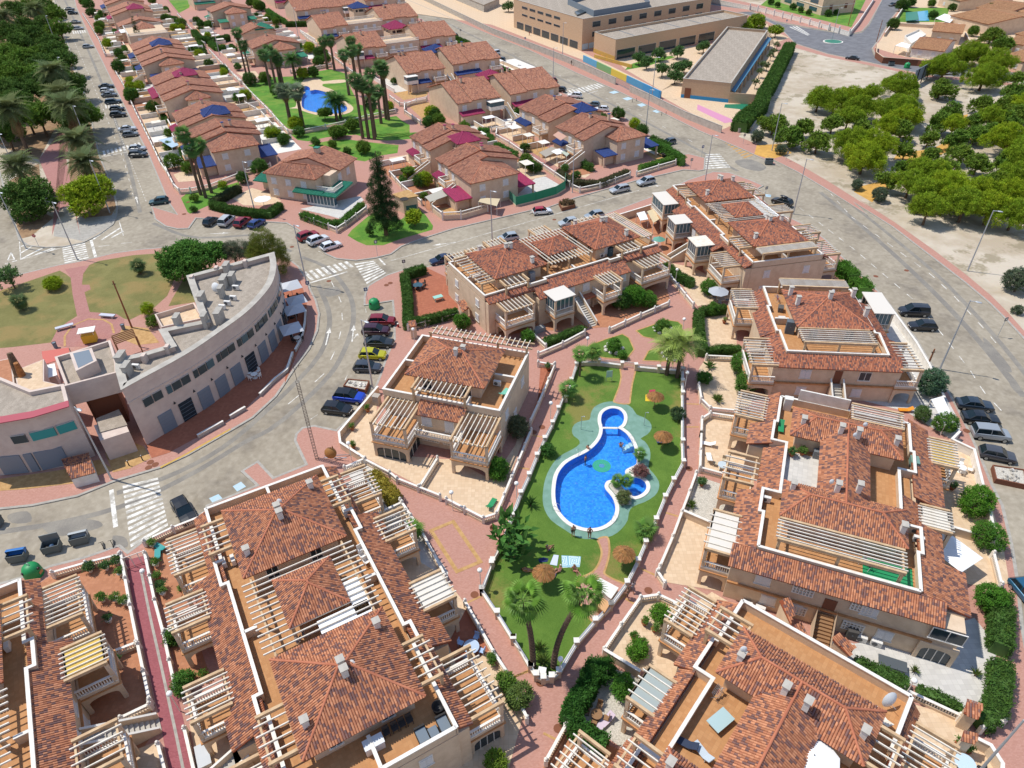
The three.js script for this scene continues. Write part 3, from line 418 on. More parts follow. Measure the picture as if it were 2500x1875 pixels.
function windowOn(parent,face,x,y,fix,w=1.25,h=1.2,o={}){
const s=face[0]==='-'?-1:1,alongU=face[1]==='v',pc=(d,dx,dy,dz,off,yy,xo=0)=>alongU?bx(d,dy,dz,x + xo,yy,fix + s*off):bx(dz,dy,d,fix + s*off,yy,x + xo);
const f=part(parent,'window',pc(w + .16,0,h + .16,.09,.02,y - .08),MAT.white);
if(o.glass)part(f,'pane',pc(w,0,h,.03,.07,y),o.glass===true?MAT.glass:o.glass);else for(const k of[-1,1])part(f,'shutter',pc(w / 2 - .03,0,h - .04,.04,.08,y + .02,k*w / 4),MAT.shutterWhite);
if(o.glass)part(f,'mullion',pc(.06,0,h,.03,.095,y),MAT.white);
part(f,'sill',pc(w + .3,0,.07,.16,.06,y - .16),o.sill||MAT.white);return f;
}
MAT.shutterWhite=std({map:(()=>tex(64,.16,(x,y)=>{const k=(y*2)% 1<.18?.62:.86;return[k,k,k*1.0];}))(),roughness:.7});
function archPanel(parent,face,x0,x1,y0,y1,fix,o={}){
const w=x1 - x0,s=new THREE.Shape([[0,0],[w,0],[w,y1 - y0],[0,y1 - y0]].map(p=>new THREE.Vector2(...p))),hole=new THREE.Path(),a=.35,ry=(y1 - y0)- .55;
hole.moveTo(a,0);hole.lineTo(a,ry - .6);hole.quadraticCurveTo(a + .05,ry,w / 2,ry);hole.quadraticCurveTo(w - a - .05,ry,w - a,ry - .6);hole.lineTo(w - a,0);s.holes.push(hole);
const g=new THREE.ExtrudeGeometry(s,{depth:.25,bevelEnabled:false,curveSegments:5}),sg=face[0]==='-'?-1:1;
if(face[1]==='v')g.translate(x0,y0,fix -(sg>0?.25:0));else g.rotateY(-Math.PI / 2).translate(fix +(sg>0?0:.25),y0,x0);
const p=part(parent,'arched_wall',g,MAT.stucco);
if(o.glazed){const m=(x0 + x1)/ 2,f=fix - sg*.14;part(p,'glazing',face[1]==='v'?bx(w - .6,ry - .1,.04,m,y0 + .03,f):bx(.04,ry - .1,w - .6,f,y0 + .03,m),MAT.glass);for(let k=1;k<4;k++){const xx=x0 + .3 +(w - .6)*k / 4;part(p,'mullion',face[1]==='v'?bx(.07,ry - .1,.05,xx,y0 + .03,f + sg*.04):bx(.05,ry - .1,.07,f + sg*.04,y0 + .03,xx),MAT.white);}}
return p;
}
function chimney(parent,u,v,y,o={}){const h=o.h||1.2,w=o.w||.5,d=o.d||.5,c=part(parent,'chimney',bx(w,h,d,u,y,v),o.mat||MAT.white);part(c,'chimney_cap',bx(w + .16,.08,d + .16,u,y + h + .12,v),o.cap||MAT.concrete);part(c,'chimney_vent',bx(w - .22,.13,d - .22,u,y + h - .005,v),MAT.concrete);return c;}
function stairs(parent,a0,a1,v0,v1,h,o={}){
const n=14,gs=[],st=part(parent,'staircase',tri3([[[a0,0,v0],[a1,0,v0],[a1,h - .2,v0]],[[a0,0,v1],[a1,0,v1],[a1,h - .2,v1]]]),MAT.stucco);
for(let i=0;i<n;i++){const x0=a0 +(a1 - a0)*i / n,x1=a0 +(a1 - a0)*(i + 1)/ n;part(st,'step',bxr(Math.min(x0,x1),v0 + .16,Math.max(x0,x1),v1 - .16,Math.max(0,h*i / n - .05),h*(i + 1)/ n),o.mat||MAT.concrete);}
for(const v of[v0 + .07,v1 - .07]){const ps=[[a0,0,v],[a1,h - .3,v],[a1,h + .8,v],[a0,.85,v]];const t=.07;part(st,'stair_wall',tri3([ps.map(p=>[p[0],p[1],p[2]- t]),ps.map(p=>[p[0],p[1],p[2]+ t]),[[a0,.85,v - t],[a1,h + .8,v - t],[a1,h + .8,v + t],[a0,.85,v + t]],[[a0,0,v - t],[a0,.85,v - t],[a0,.85,v + t],[a0,0,v + t]]]),MAT.stuccoD);part(st,'handrail',stick([a0,.88,v],[a1,h + .83,v],.2,.07),MAT.white);}
return st;
}
MAT.stuccoD=MAT.stucco.clone();MAT.stuccoD.side=THREE.DoubleSide;
function floorSlab(parent,u0,v0,u1,v1,y,mat=MAT.terrace){return part(parent,'terrace_floor',bxr(u0,v0,u1,v1,y - .12,y),mat);}
function balcony(b,u0,v0,u1,v1,o={}){
const{open=['+u','-v','+v'],top:H=5.7,y=2.85,n=7,cover,ground='arch',roofed}=o;
part(b,'balcony_slab',bxr(u0,v0,u1,v1,y - .3,y),MAT.stucco);part(b,'balcony_floor',bxr(u0 + .2,v0 + .2,u1 - .2,v1 - .2,y + .002,y + .02),MAT.terrace);
part(b,'floor_ledge',bxr(u0 - .12,v0 - .12,u1 + .12,v1 + .12,y - .42,y - .3),MAT.ledge);
const c={'+u':[[u1 - .1,v0],[u1 - .1,v1]],'-u':[[u0 + .1,v0],[u0 + .1,v1]],'-v':[[u0,v0 + .1],[u1,v0 + .1]],'+v':[[u0,v1 - .1],[u1,v1 - .1]]};
for(const f of open)railing(b,c[f].map(p=>p),y);
const outs=[[u0,v0],[u1,v0],[u1,v1],[u0,v1]].filter(p=>(open.includes('+u')&&p[0]===u1)||(open.includes('-u')&&p[0]===u0)||(open.includes('-v')&&p[1]===v0&&!open.some(q=>q[1]==='u'))||(open.includes('+v')&&p[1]===v1&&!open.some(q=>q[1]==='u')));
for(const p of outs){const uu=p[0]===u0?u0 + .16:u1 - .16,vv=p[1]===v0?v0 + .16:v1 - .16;part(b,'pillar',bx(.3,H - .3,.3,uu,0,vv),MAT.stucco);}
if(o.noTop){}else if(roofed)part(b,'balcony_roof',bxr(u0 - .1,v0 - .1,u1 + .1,v1 + .1,H - .12,H),roofed);else pergola(b,u0,v0,u1,v1,H,{dir:o.dir||'u',n,cover});
if(roofed)for(const f of open){const[a,d]=c[f],al=f[1]==='v',gl=part(b,'balcony_glazing',al?bxr(Math.min(a[0],d[0])+ .3,a[1]- .03,Math.max(a[0],d[0])- .3,a[1]+ .03,y + .95,H - .15):bxr(a[0]- .03,a[1]+ .3,a[0]+ .03,d[1]- .3,y + .95,H - .15),MAT.glassBlue);for(let k=0;k<=4;k++){const t=k / 4,q=lerp2(a,d,.08 + t*.84);part(gl,'mullion',bx(.08,H - y - 1.1,.08,q[0],y + .95,q[1]),MAT.white);}}
if(ground==='arch')for(const f of open){const[a,d]=c[f];archPanel(b,f,f[1]==='v'?u0 + .02:v0 + .02,f[1]==='v'?u1 - .02:v1 - .02,.02,y - .43,f==='+u'?u1 - .02:f==='-u'?u0 + .02:f==='-v'?v0 + .02:v1 - .02,{glazed:o.glazed});}
}
MAT.ledge=std({map:mottled(128,2,0xc08a5c,0xa97749,108,.06),roughness:.9});
// ---------- estate block with two big hips and a middle pavilion ----------
function blockT1(name,label,fr,o={}){
const b=thing(name,label,'apartment block',fr.pos,fr.turn),W_=12.5,Lh=33.3,T=5.7,st=o.style||'near',ro={style:st,...(o.roof||{})};
const v0=o.v0||0;
part(b,'wall',bxr(0,0,W_,Lh,0,T - .13),MAT.stucco);floorSlab(b,.1,.1,W_ - .1,Lh - .1,T,o.floor||MAT.terrace);
const R=[[W_,0],[W_,7.7],[13.1,7.7],[13.1,10.6],[W_,10.6],[W_,22.9],[13.1,22.9],[13.1,24.9],[W_,24.9],[W_,Lh]].map(p=>[p[0]- .1,p[1]]),Lf=R.map(p=>[W_ - p[0],p[1]]);
parapet(b,R,T,6.7);parapet(b,Lf,T,6.7);parapet(b,[[.1,.1],[W_ - .1,.1]],T,6.7);parapet(b,[[.1,Lh - .1],[W_ - .1,Lh - .1]],T,6.7);
for(const[u,v,u2,v2]of[[11.2,16.6,W_ - .2,16.6],[.2,16.6,1.3,16.6],[6.3,.2,6.3,2.9],[6.3,30.4,6.3,Lh - .2]])parapet(b,[[u,v],[u2,v2]],T,6.7);
for(const[a,c,k]of[[2.7,12.1,0],[21.3,30.5,1]]){
part(b,'rooftop_room',bxr(2.3,a + .75,10.4,c - .75,T,7.95),MAT.stucco);
hipRoof(b,1.5,a,11.2,c,8.0,10.0,ro);
for(const[u,v,y]of[[6.3,(a + c)/ 2,9.5],[6.3,(a + c)/ 2 + .8,9.4],[10.1,a + 1.9,8.35],[2.5,c - 2.2,8.35]])chimney(b,u,v,y,{h:y>9?1.1:.9});
for(const x of[4,8.2]){windowOn(b,k?'+v':'-v',x,T + .75,k?c - .75:a + .75,.9,1.3,{glass:MAT.glassBlue});windowOn(b,k?'-v':'+v',x,T + .1,k?a + .75:c - .75,1,2.0,{glass:true});}
windowOn(b,'+u',(a + c)/ 2 + 1.6,T + .6,10.4,.9,1.3);windowOn(b,'-u',(a + c)/ 2 - 1.6,T + .6,2.3,.9,1.3);
}
hipRoof(b,3.7,13.7,9,19.3,8.05,9.35,ro);for(const u of[3.95,8.75])for(const v of[13.95,19.05])part(b,'pavilion_post',bx(.3,2.35,.3,u,T,v),MAT.beam);
pergola(b,1.9,12.2,10.7,21.2,7.98,{n:13,over:.75,thick:false,posts:[[2.05,12.5],[10.55,12.5],[2.05,16.6],[10.55,16.6],[2.05,20.9],[10.55,20.9]],floor:T});
for(const c of(o.midCovers||[]))part(b,'awning',bxr(c[0],c[1],c[2],c[3],7.72,7.76),c[4]||MAT.whiteShade);
for(const[va,vb]of[[3.3,7.5],[25.2,29.4]]){if(!(o.noSide||[]).includes('R' + va))pergola(b,10.9,va,13.2,vb,7.7,{n:4,over:.35,posts:[[13.05,va + .15],[13.05,vb - .15]],floor:T});if(!(o.noSide||[]).includes('L' + va))pergola(b,-.7,va,1.6,vb,7.7,{n:4,over:.35,posts:[[-.55,va + .15],[-.55,vb - .15]],floor:T});}
for(const e of(o.endPergolas||[]))pergola(b,...e);
for(const sd of[1,-1]){
const X=a=>sd>0?W_ + a:-a,S=sd>0?'+u':'-u',box=(a,c)=>[Math.min(X(a),X(c)),Math.max(X(a),X(c))];
const opt=(sd>0?o.R:o.L)||{};
for(const[va,vb,out]of[[.05,8.0,1.25],[8.0,10.7,3.0],[10.7,22.6,2.45],[22.6,25.5,3.1],[25.5,Lh - .05,1.25]]){
const[p,q]=box(.0,out),[wp,wq]=box(-.05,out - .3);shed(b,p,va,q,vb,6.35,6.35 - out*.43,S,ro);part(b,'wall',bxr(wp,va + .02,wq,vb - .02,0,6.1 - out*.43),MAT.stucco);
}
part(b,'floor_ledge',bxr(...box(2.1,2.32).slice(0,1),10.8,box(2.1,2.32)[1],22.5,2.6,2.8),MAT.ledge);
const bal=(va,vb,a0,a1,oo)=>{const[p,q]=box(a0,a1);balcony(b,p,va,q,vb,{open:[S,'-v','+v'],...oo});};
bal(1.2,6.4,1.0,4.2,opt.A||{});bal(26.9,32.9,1.0,4.2,opt.D||{});
bal(9.2,12.8,2.2,5.4,{n:5,...(opt.B||{})});bal(18.4,22.0,2.2,5.4,{n:5,...(opt.C||{})});
if(opt.stairs !==false){const[s0,s1]=opt.stairs||[13.4,15.0];stairs(b,X(7.3),X(2.2),s0,s1,2.85);part(b,'landing',bxr(box(2.1,3.4)[0],s1 - .1,box(2.1,3.4)[1],18.3,2.6,2.85),MAT.patioRed);}
for(const v of[14.3,17.2,24]){windowOn(b,S,v,3.6,X(v>22.6?2.8:2.15),1.2,1.2);windowOn(b,S,v + .2,.9,X(v>22.6?2.8:2.15),1.3,1.2);}
}
for(const[f,z]of[['-v',0],['+v',Lh]])for(const u of[2.5,9.6]){windowOn(b,f,u,3.7,z,1.0,1.1);windowOn(b,f,u + .3,.9,z,1.0,1.1);}
return b;
}
// ---------- half block: one big hip, skirt of tiles, four corner balconies ----------
function blockT3(name,label,fr,o){
const{w,d,hip,style='near'}=o,b=thing(name,label,'apartment block',fr.pos,fr.turn),T=5.7,ro={style};
part(b,'wall',bxr(0,-d,w,0,0,T - .13),MAT.stucco);floorSlab(b,.1,-d + .1,w - .1,-.1,T);
parapet(b,o.parapet||[[.1,-.1],[w - .1,-.1],[w - .1,-d + .1],[.1,-d + .1]],T,6.7,{closed:true});
const[a,c,e,f]=hip;part(b,'rooftop_room',bxr(a + .8,c + .8,e - .8,f - .8,T,7.95),MAT.stucco);hipRoof(b,a,c,e,f,8,o.apex||9.9,ro);
const mu=(a + e)/ 2,mv=(c + f)/ 2;for(const q of(o.chimneys||[[mu,mv,9.4]]))chimney(b,...q);
for(const q of(o.partitions||[]))parapet(b,q,T,6.7);
for(const x of[a + 2.6,e - 2.6]){windowOn(b,'+v',x,T + .1,f - .8,1.1,2,{glass:true});windowOn(b,'-v',x,T + .1,c + .8,1.1,2,{glass:true});}
for(const p of(o.pergolas||[]))pergola(b,...p);
for(const s of(o.sheds||[])){shed(b,...s.slice(0,7),ro);const[u0,v0,u1,v1,hi,lo,dir]=s,k=.32;part(b,'wall',bxr(dir==='-u'?u0 + k:u0,dir==='-v'?v0 + k:v0,dir==='+u'?u1 - k:u1,dir==='+v'?v1 - k:v1,0,lo - .18),MAT.stucco);}
for(const q of(o.balconies||[]))balcony(b,q[0],q[1],q[2],q[3],q[4]||{});
for(const q of(o.windows||[]))windowOn(b,...q);
return b;
}
const breeze=(b,u0,u1,y0,y1,z)=>{const g=new THREE.Group();g.name='breeze_block_panel';b.add(g);const n=Math.round((u1 - u0)/ .3),m=Math.round((y1 - y0)/ .32);for(let i=0;i<=n;i++)part(g,'web',bx(.11,y1 - y0,.13,u0 +(u1 - u0)*i / n,y0,z + .07),MAT.white);for(let j=0;j<=m;j++)part(g,'course',bx(u1 - u0 + .1,.1,.12,(u0 + u1)/ 2,y0 +(y1 - y0)*j / m - .05,z + .065),MAT.white);};
// ---------- block with two hips joined by a cross ridge ----------
function blockT2(name,label,fr,o={}){
const b=thing(name,label,'apartment block',fr.pos,fr.turn),T=5.7,W_=14.3,D=24.8,ro={style:'near'};
part(b,'wall',bxr(0,-D,W_,0,0,T - .13),MAT.stucco);floorSlab(b,.1,-D + .1,W_ - .1,-.1,T);
parapet(b,[[.1,-.1],[W_ - .1,-.1]],T,6.7);
for(const s of[1,-1]){const X=u=>s>0?u:W_ - u;parapet(b,[[.1,-.1],[.1,-4.8],[-.3,-4.8],[-.3,-8.1],[1.4,-8.1],[1.4,-16.3],[-.2,-16.3],[-.2,-19.7],[.1,-19.7],[.1,-D + .1]].map(p=>[X(p[0]),p[1]]),T,6.7);}
parapet(b,[[.1,-D + .1],[W_ - .1,-D + .1]],T,6.7);
if(o.midPartition)parapet(b,[[7.15,-.1],[7.15,-3.9]],T,6.7);
const rooms=[[2.2,-7.9,12.3,-4.2],[2.2,-20.5,12.3,-16.8],[5.4,-16.8,9.3,-7.9]];for(const r of rooms)part(b,'rooftop_room',bxr(r[0],r[1],r[2],r[3],T,7.95),MAT.stucco);
const e=8,h=9.3,m=7.15,P=(u,v,y)=>[u,y,v];
for(const[va,vb,inner]of[[-8.6,-3.5,-8.6],[-21.2,-16.1,-16.1]]){
const mv=(va + vb)/ 2,A=P(3.9,mv,h),Bq=P(10.4,mv,h),C=P(m,mv,h),c=[P(1.5,va,e),P(12.9,va,e),P(12.9,vb,e),P(1.5,vb,e)],iv=inner===va;
const L=P(4.7,inner,e),R=P(9.6,inner,e);
const planes=iv?[[c[0],L,C,A],[R,c[1],Bq,C],[c[1],c[2],Bq],[c[2],c[3],A,Bq],[c[3],c[0],A]]:[[c[0],c[1],Bq,A],[c[1],c[2],Bq],[c[2],R,C,Bq],[L,c[3],A,C],[c[3],c[0],A]];
tiledRoof(b,planes,{...ro,caps:[[A,Bq],[c[0],A],[c[3],A],[c[1],Bq],[c[2],Bq]]});
}
tiledRoof(b,[[P(4.7,-8.6,e),P(4.7,-16.1,e),P(m,-18.65,h),P(m,-6.05,h)],[P(9.6,-16.1,e),P(9.6,-8.6,e),P(m,-6.05,h),P(m,-18.65,h)]],{...ro,caps:[[P(m,-18.65,h),P(m,-6.05,h)]]});
for(const q of[[2.6,-17.9,8.3],[6.4,-17.2,8.9],[8.1,-17,9.0],[12.1,-18,8.2],[2.3,-7.2,8.2],[6.3,-7.9,8.9],[8.3,-8.7,8.8],[12.3,-5.2,8.2]])chimney(b,q[0],q[1],q[2],{h:1.05,w:.45,d:.6});
for(const s of[1,-1]){
const X=a=>s>0?-a:W_ + a,S=s>0?'-u':'+u',box=(a,c)=>[Math.min(X(a),X(c)),Math.max(X(a),X(c))];
for(const[va,vb,out]of(s>0?o.Lsheds:o.Rsheds)||[[-4.8,.1,2.4],[-8.3,-4.8,2.7],[-16.2,-8.3,1.1],[-20,-16.2,2.7],[-24.7,-20,1.6]]){const[p,q]=box(va>-16.2&&vb<-8?-1.4:0,out),[wp,wq]=box(-.05,out - .32);const lo=5.3;shed(b,p,va,q,vb,va>-16.2&&vb<-8?6.35:6.35,lo,S,ro);part(b,'wall',bxr(wp,va + .02,wq,vb - .02,0,lo - .15),MAT.stucco);}
for(const q of(s>0?o.Lbal:o.Rbal)||[]){const[p,r]=box(q[0],q[1]);balcony(b,p,q[2],r,q[3],{open:[S,'-v','+v'],...(q[4]||{})});}
}
if(o.front !==false){shed(b,-2.2,.0,16.4,2.1,6.3,5.3,'+v',ro);part(b,'wall',bxr(-1.9,-.05,16.1,1.75,0,5.1),MAT.stucco);part(b,'floor_ledge',bxr(-1.9,1.6,16.2,1.95,2.6,2.8),MAT.ledge);
for(const q of[[1.2,3.7],[4.6,1.0],[10.6,3.7],[12.6,1.0],[2.2,1.0]])windowOn(b,'+v',q[0],q[1],1.75,1.3,1.15);
for(const[u0,u1]of[[3.9,5.7],[9.0,10.8]])for(const y of[.9,3.9])breeze(b,u0,u1,y,y + 1.1,1.75);
part(b,'door',bxr(6.8,1.6,7.9,1.8,2.3,4.3),MAT.brown);for(let i=0;i<11;i++)part(b,'step',bxr(6.6,1.8 +(10 - i)*.27,8.1,1.8 +(11 - i)*.27,0,.2*(i + 1)),MAT.wood);for(const u of[6.5,8.2])part(b,'stair_wall',tri3([[[u,0,1.8],[u,3.1,1.8],[u,1,4.8],[u,0,4.8]]]),MAT.stuccoD);}
for(const p of(o.pergolas||[]))pergola(b,...p);
return b;
}
// ---------- the central estate ----------
const rz=(f,u,v)=>{const t=rad(f.deg);return[f.pos[0]+ u*Math.cos(t)- v*Math.sin(t),f.pos[2]+ u*Math.sin(t)+ v*Math.cos(t)];};
const FB1=frame(-16.2,-68.7,17.7),FB2=frame(-3.9,-91.1,-119.5),FB3=frame(51.3,-102.6,168.5),FB4=frame(36.5,-75.4,6),FB5=frame(23.2,-43.1,22.5),FB7=frame(-31.8,-49.2,-29.3);
const FB8=(()=>{const f=frame(-46.2,-40.8,-31.5),p=rz(f,-12.4,0);return frame(p[0],p[1],-31.5);})();
const FB6=(()=>{const f=frame(10.9,-25.1,40),p=rz(f,-.7,9.5);return frame(p[0],p[1],40);})();
const WS=flat(0xd3cdc2,.75,{side:THREE.DoubleSide}),GS=flat(0x9aa39f,.8,{side:THREE.DoubleSide});
blockT3('apartment_block','sand coloured block with one tiled hip roof and two pergola balconies beside the pool wall',FB1,{w:15.4,d:12.7,hip:[2.3,-10.6,12.8,-2.0],chimneys:[[7.9,-5.6,9.0,{h:1.4,w:.4}],[8.5,-6.6,9.1]],partitions:[[[.2,-6.6],[2.2,-6.6]],[[12.5,-6.9],[15.2,-6.9]],[[11.1,-.2],[11.1,-1.6]],[[4.4,-.2],[4.4,-1.6]]],
pergolas:[[4.1,-2.1,11.2,.3,8,{dir:'v',n:10,over:.2,posts:[[4.3,.1],[11,.1]],floor:5.7}],[1.3,-13.5,16,-12.1,7.9,{dir:'v',n:20,over:.3,thick:false,posts:[[1.5,-12.3],[6.4,-12.3],[11.2,-12.3],[15.2,-12.3]],floor:5.7}]],
sheds:[[5.1,-.1,11.2,1.9,6.25,5.3,'+v']],balconies:[[.6,0,5.25,5.2,{open:['+v','-u','+u'],dir:'v',n:7,glazed:true}],[10.95,0,15.6,5.4,{open:['+v','-u','+u'],dir:'v',n:7}]],
windows:[['+v',6.4,3.6,1.58,1.2,1.2],['+v',9.4,3.2,1.58,1.1,1.6],['+u',-2.6,3.6,15.4,1.1,1.1],['+u',-9.5,3.6,15.4,1.1,1.1],['-u',-4,3.6,0,1.1,1.1],['+u',-6,.9,15.4,1.1,1.1]]});
{const b=scene.children[scene.children.length - 1];railing(b,[[5.3,2.9],[10.9,2.9]],2.85);part(b,'balcony_slab',bxr(5.3,1.6,10.9,3.0,2.55,2.85),MAT.stucco);for(const[u0,u1]of[[5.6,7.8],[8.4,10.5]])breeze(b,u0,u1,1.0,2.2,1.58);}
blockT1('apartment_block','long sand coloured block with awning roofed middle between road and triangular lawns',FB2,{style:'mid',L:{B:{roofed:WS},stairs:[14.4,16],C:{n:5},D:{cover:null}},R:{},midCovers:[[9,11.5,11.5,21.5,MAT.brown],[5.2,11.8,9,13.4,MAT.brown]],endPergolas:[[1.4,30.8,11.8,33.2,7.9,{dir:'u',n:4,over:.2,posts:[[1.6,33],[11.6,33]],floor:5.7}],[1.4,.3,11,2.6,7.9,{dir:'v',n:10,over:.2,posts:[[1.6,.45],[10.8,.45]],floor:5.7}]]});
blockT1('apartment_block','long sand coloured block with white glazed balcony boxes at the road junction',FB3,{style:'mid',R:{B:{roofed:MAT.slat},C:{roofed:WS},D:{roofed:WS},stairs:[14.6,16.2]},midCovers:[[.8,13.2,3.6,20,MAT.whiteShade]],endPergolas:[[1.2,.2,10.8,2.6,7.9,{dir:'u',n:7,over:.25,posts:[[1.4,.4],[6.2,.4],[10.6,.4]],floor:5.7}]]});
blockT3('apartment_block','square block with tile skirt and slatted terrace pergola beside two dark parked cars',FB4,{w:13.1,d:17.2,style:'mid',hip:[1.9,-13.8,11.9,-3.9],apex:10,parapet:[[.1,-.1],[13,-.1],[13.4,-5.2],[12.9,-5.3],[12.9,-17.1],[.2,-17.1],[.1,-11.5],[-.3,-11.5],[-.3,-5],[.1,-5]],chimneys:[[6.9,-8.6,9.4,{h:1.4}],[2.6,-12,8.3],[2.9,-9,8.5],[11.3,-12,8.3],[11.6,-7,8.2]],partitions:[[[.1,-8.2],[2,-8.2]]],
pergolas:[[2.1,-3.9,11.3,-.3,8,{dir:'u',n:6,over:.2,posts:[[2.3,-.5],[6.7,-.5],[11.1,-.5]],floor:5.7}],[2.2,-17,11.5,-14.6,8.3,{dir:'u',n:6,over:.2,posts:[[2.4,-16.8],[6.8,-16.8],[11.3,-16.8]],floor:5.7}]],
sheds:[[-1.7,0,14.6,1.9,6.3,5.35,'+v'],[-1.75,-5.2,0,0,6.3,5.35,'-u'],[-2.2,-11.5,-.3,-5.2,6.3,5.35,'-u'],[-1.5,-17.2,0,-11.5,6.3,5.35,'-u'],[13.1,-5.6,15.9,0,6.3,5.2,'+u'],[12.9,-14.6,15.2,-5.6,6.3,5.35,'+u']],
balconies:[[-4.6,-4.4,-1.3,2.1,{open:['-u','+v','-v'],n:9}],[-4.3,-18,-1.3,-12.2,{open:['-u','-v','+v'],n:9}],[14.3,-4.6,17.1,1.8,{open:['+u','+v','-v'],n:9}],[15.3,-18.2,18,-12.2,{open:['+u','-v','+v'],roofed:WS}]],
windows:[['+v',2.6,3.6,1.58,1.3,1.2],['+v',10.2,3.6,1.58,1.4,1.2,{glass:true}],['+v',2.6,.9,1.58,1.2,1.1],['+v',9.8,.9,1.58,1.2,1.1]]});
{const b=scene.children[scene.children.length - 1];part(b,'floor_ledge',bxr(-1.4,1.5,14.2,1.85,2.6,2.8),MAT.ledge);part(b,'door',bxr(6.3,1.4,7.3,1.62,2.86,4.9),MAT.brown);stairsV(b,6.0,7.6,1.7,6.2,2.85);}
function stairsV(b,u0,u1,v0,v1,h){const n=13,st=part(b,'staircase',bxr(u0,v0,u1,v0 + .3,0,h - .2),MAT.stucco);for(let i=0;i<n;i++){const a=v1 +(v0 - v1)*i / n,c=v1 +(v0 - v1)*(i + 1)/ n;part(st,'step',bxr(u0 + .16,c,u1 - .16,a,0,h*(i + 1)/ n),MAT.concrete);}for(const u of[u0,u1]){part(st,'stair_wall',tri3([[[u,0,v1],[u,0,v0],[u,h + .8,v0],[u,.85,v1]]]),MAT.stuccoD);part(st,'handrail',stick([u,.88,v1],[u,h + .83,v0],.2,.08),MAT.white);}}
const yel=MAT.yellow;
blockT2('apartment_block','block with two parallel tiled ridges and a grey courtyard terrace above the paved gardens',FB5,{midPartition:false,pergolas:[[1.6,-3.4,12.6,-.4,8,{dir:'u',n:6,over:.2,posts:[[1.8,-.6],[7.1,-.6],[12.4,-.6]],floor:5.7}],[7.8,-24.6,13.2,-21.4,8,{dir:'u',n:6,over:.1,posts:[[8,-24.4],[13,-24.4]],floor:5.7}]],
Lsheds:[[-4.6,.1,2.3],[-8.4,-4.6,2.6],[-16.1,-8.4,.8],[-20,-16.1,2.7],[-26,-20,1.4]],Rsheds:[[-5,.1,4.3],[-9.4,-5,2.6],[-12.8,-9.4,.8],[-20.2,-12.8,3.2],[-26,-20.2,2.3]],
Lbal:[[1.8,4.6,-4.4,1.2,{cover:WS,n:5}],[1.2,4.4,-13.8,-9.2,{n:4}],[1.4,4.6,-25.6,-20.4,{n:9}]],Rbal:[[.8,3.5,-12.8,-9.4,{cover:WS}],[2.3,4.9,-24.4,-19.7,{n:9,cover:null}]]});
{const b=scene.children[scene.children.length - 1];part(b,'courtyard_floor',bxr(1.5,-16,5.3,-8.7,5.705,5.72),MAT.patioGrey);for(let j=0;j<9;j++)part(b,'yellow_shade',bxr(16.8,-24.1 + j*.48,19,-23.8 + j*.48,5.5,5.53),yel);part(b,'gate_wall',bxr(2.0,-24.8,7.6,-24.6,6.7,8.2),MAT.white);part(b,'artificial_turf',bxr(9.6,-3.3,13.9,-.2,5.705,5.73),MAT.green);const g=b.children;archPanel(b,'+v',15.3,18.5,.02,2.6,2.05,{glazed:true});windowOn(b,'+v',17,3.6,2.0,2.6,1.3,{glass:true});part(b,'wall',bxr(15.9,-4.5,18.2,1.8,0,5.0),MAT.stucco);}
blockT2('apartment_block','block with crossing tiled ridges and orange terraces at the corner of the pink lane',FB6,{front:true,midPartition:true,pergolas:[[-.9,-22,2,-19,8,{n:3,over:.2,posts:[[-.7,-21.8],[-.7,-19.2]],floor:5.7}],[11.4,-20,14.6,-16.4,8,{n:4,over:.3,posts:[[14.4,-19.8],[14.4,-16.6]],floor:5.7}],[-.9,-8,2,-5,8,{n:3,over:.2,posts:[[-.7,-7.8],[-.7,-5.2]],floor:5.7}]],
Lsheds:[[-4.6,.1,2.3],[-8.4,-4.6,1.6],[-16.2,-8.4,1.3],[-24.4,-16.2,1.9]],Rsheds:[[-8.4,.1,1.3],[-20,-8.4,1.3],[-24.7,-20,.9]],
Lbal:[[1.9,4.6,-23.9,-19.2,{n:8}],[.8,3.4,-14.8,-11,{n:4,cover:GS}],[2,4.8,-6.6,-2,{n:7}]],Rbal:[[.9,3.9,-23.6,-19.4,{n:7}]]});
blockT1('apartment_block','long orange roofed block with middle pavilion between the red walk and the pink lane',FB7,{R:{C:{cover:WS},stairs:false,A:{n:8},D:{n:8,glazed:true}},L:{stairs:[24,25.6],D:{n:6},A:{n:9},B:{n:6},C:{n:6}},midCovers:[[9.1,16.9,10.6,20.8,MAT.whiteShade],[5.9,19.6,10.4,21,MAT.whiteShade]]});
blockT1('apartment_block','orange roofed block with yellow balcony awning facing the red walk and the waste bins',FB8,{R:{B:{cover:MAT.yellow,n:6},stairs:[16.2,17.8],A:{n:9},C:{n:4}},L:{stairs:false}});
// ---------- northern estate: gabled houses on one common grid ----------
const GT=-29,gw=(n,s)=>{const t=rad(GT);return[n*Math.cos(t)- s*Math.sin(t),n*Math.sin(t)+ s*Math.cos(t)];};
const COL={blue:[MAT.blueTile,[.014,.042,.17]],green:[MAT.greenTile,[.016,.19,.115]],mag:[MAT.magentaTile,[.30,.022,.085]]};
const colRoof=c=>({base:COL[c][0],capMat:COL[c][0],tw:.34,tl:.5,tone:()=>COL[c][1]});
const FAR={style:'far',tw:.32,tl:.5};
const HOUSES=[],nearPhrase=p=>{let b=null,d=1e9;for(const[h,l]of HOUSES){const e=Math.hypot(h.position.x - p[0],h.position.z - p[1]);if(e<d){d=e;b=l;}}const w=b.split(' ').slice(0,7);while(/^(and|with|of|the|a|at|by|on|in|over|to|behind|beside|next|above|facing|near|between|inside|under)$/.test(w[w.length - 1]))w.pop();return w.join(' ');};
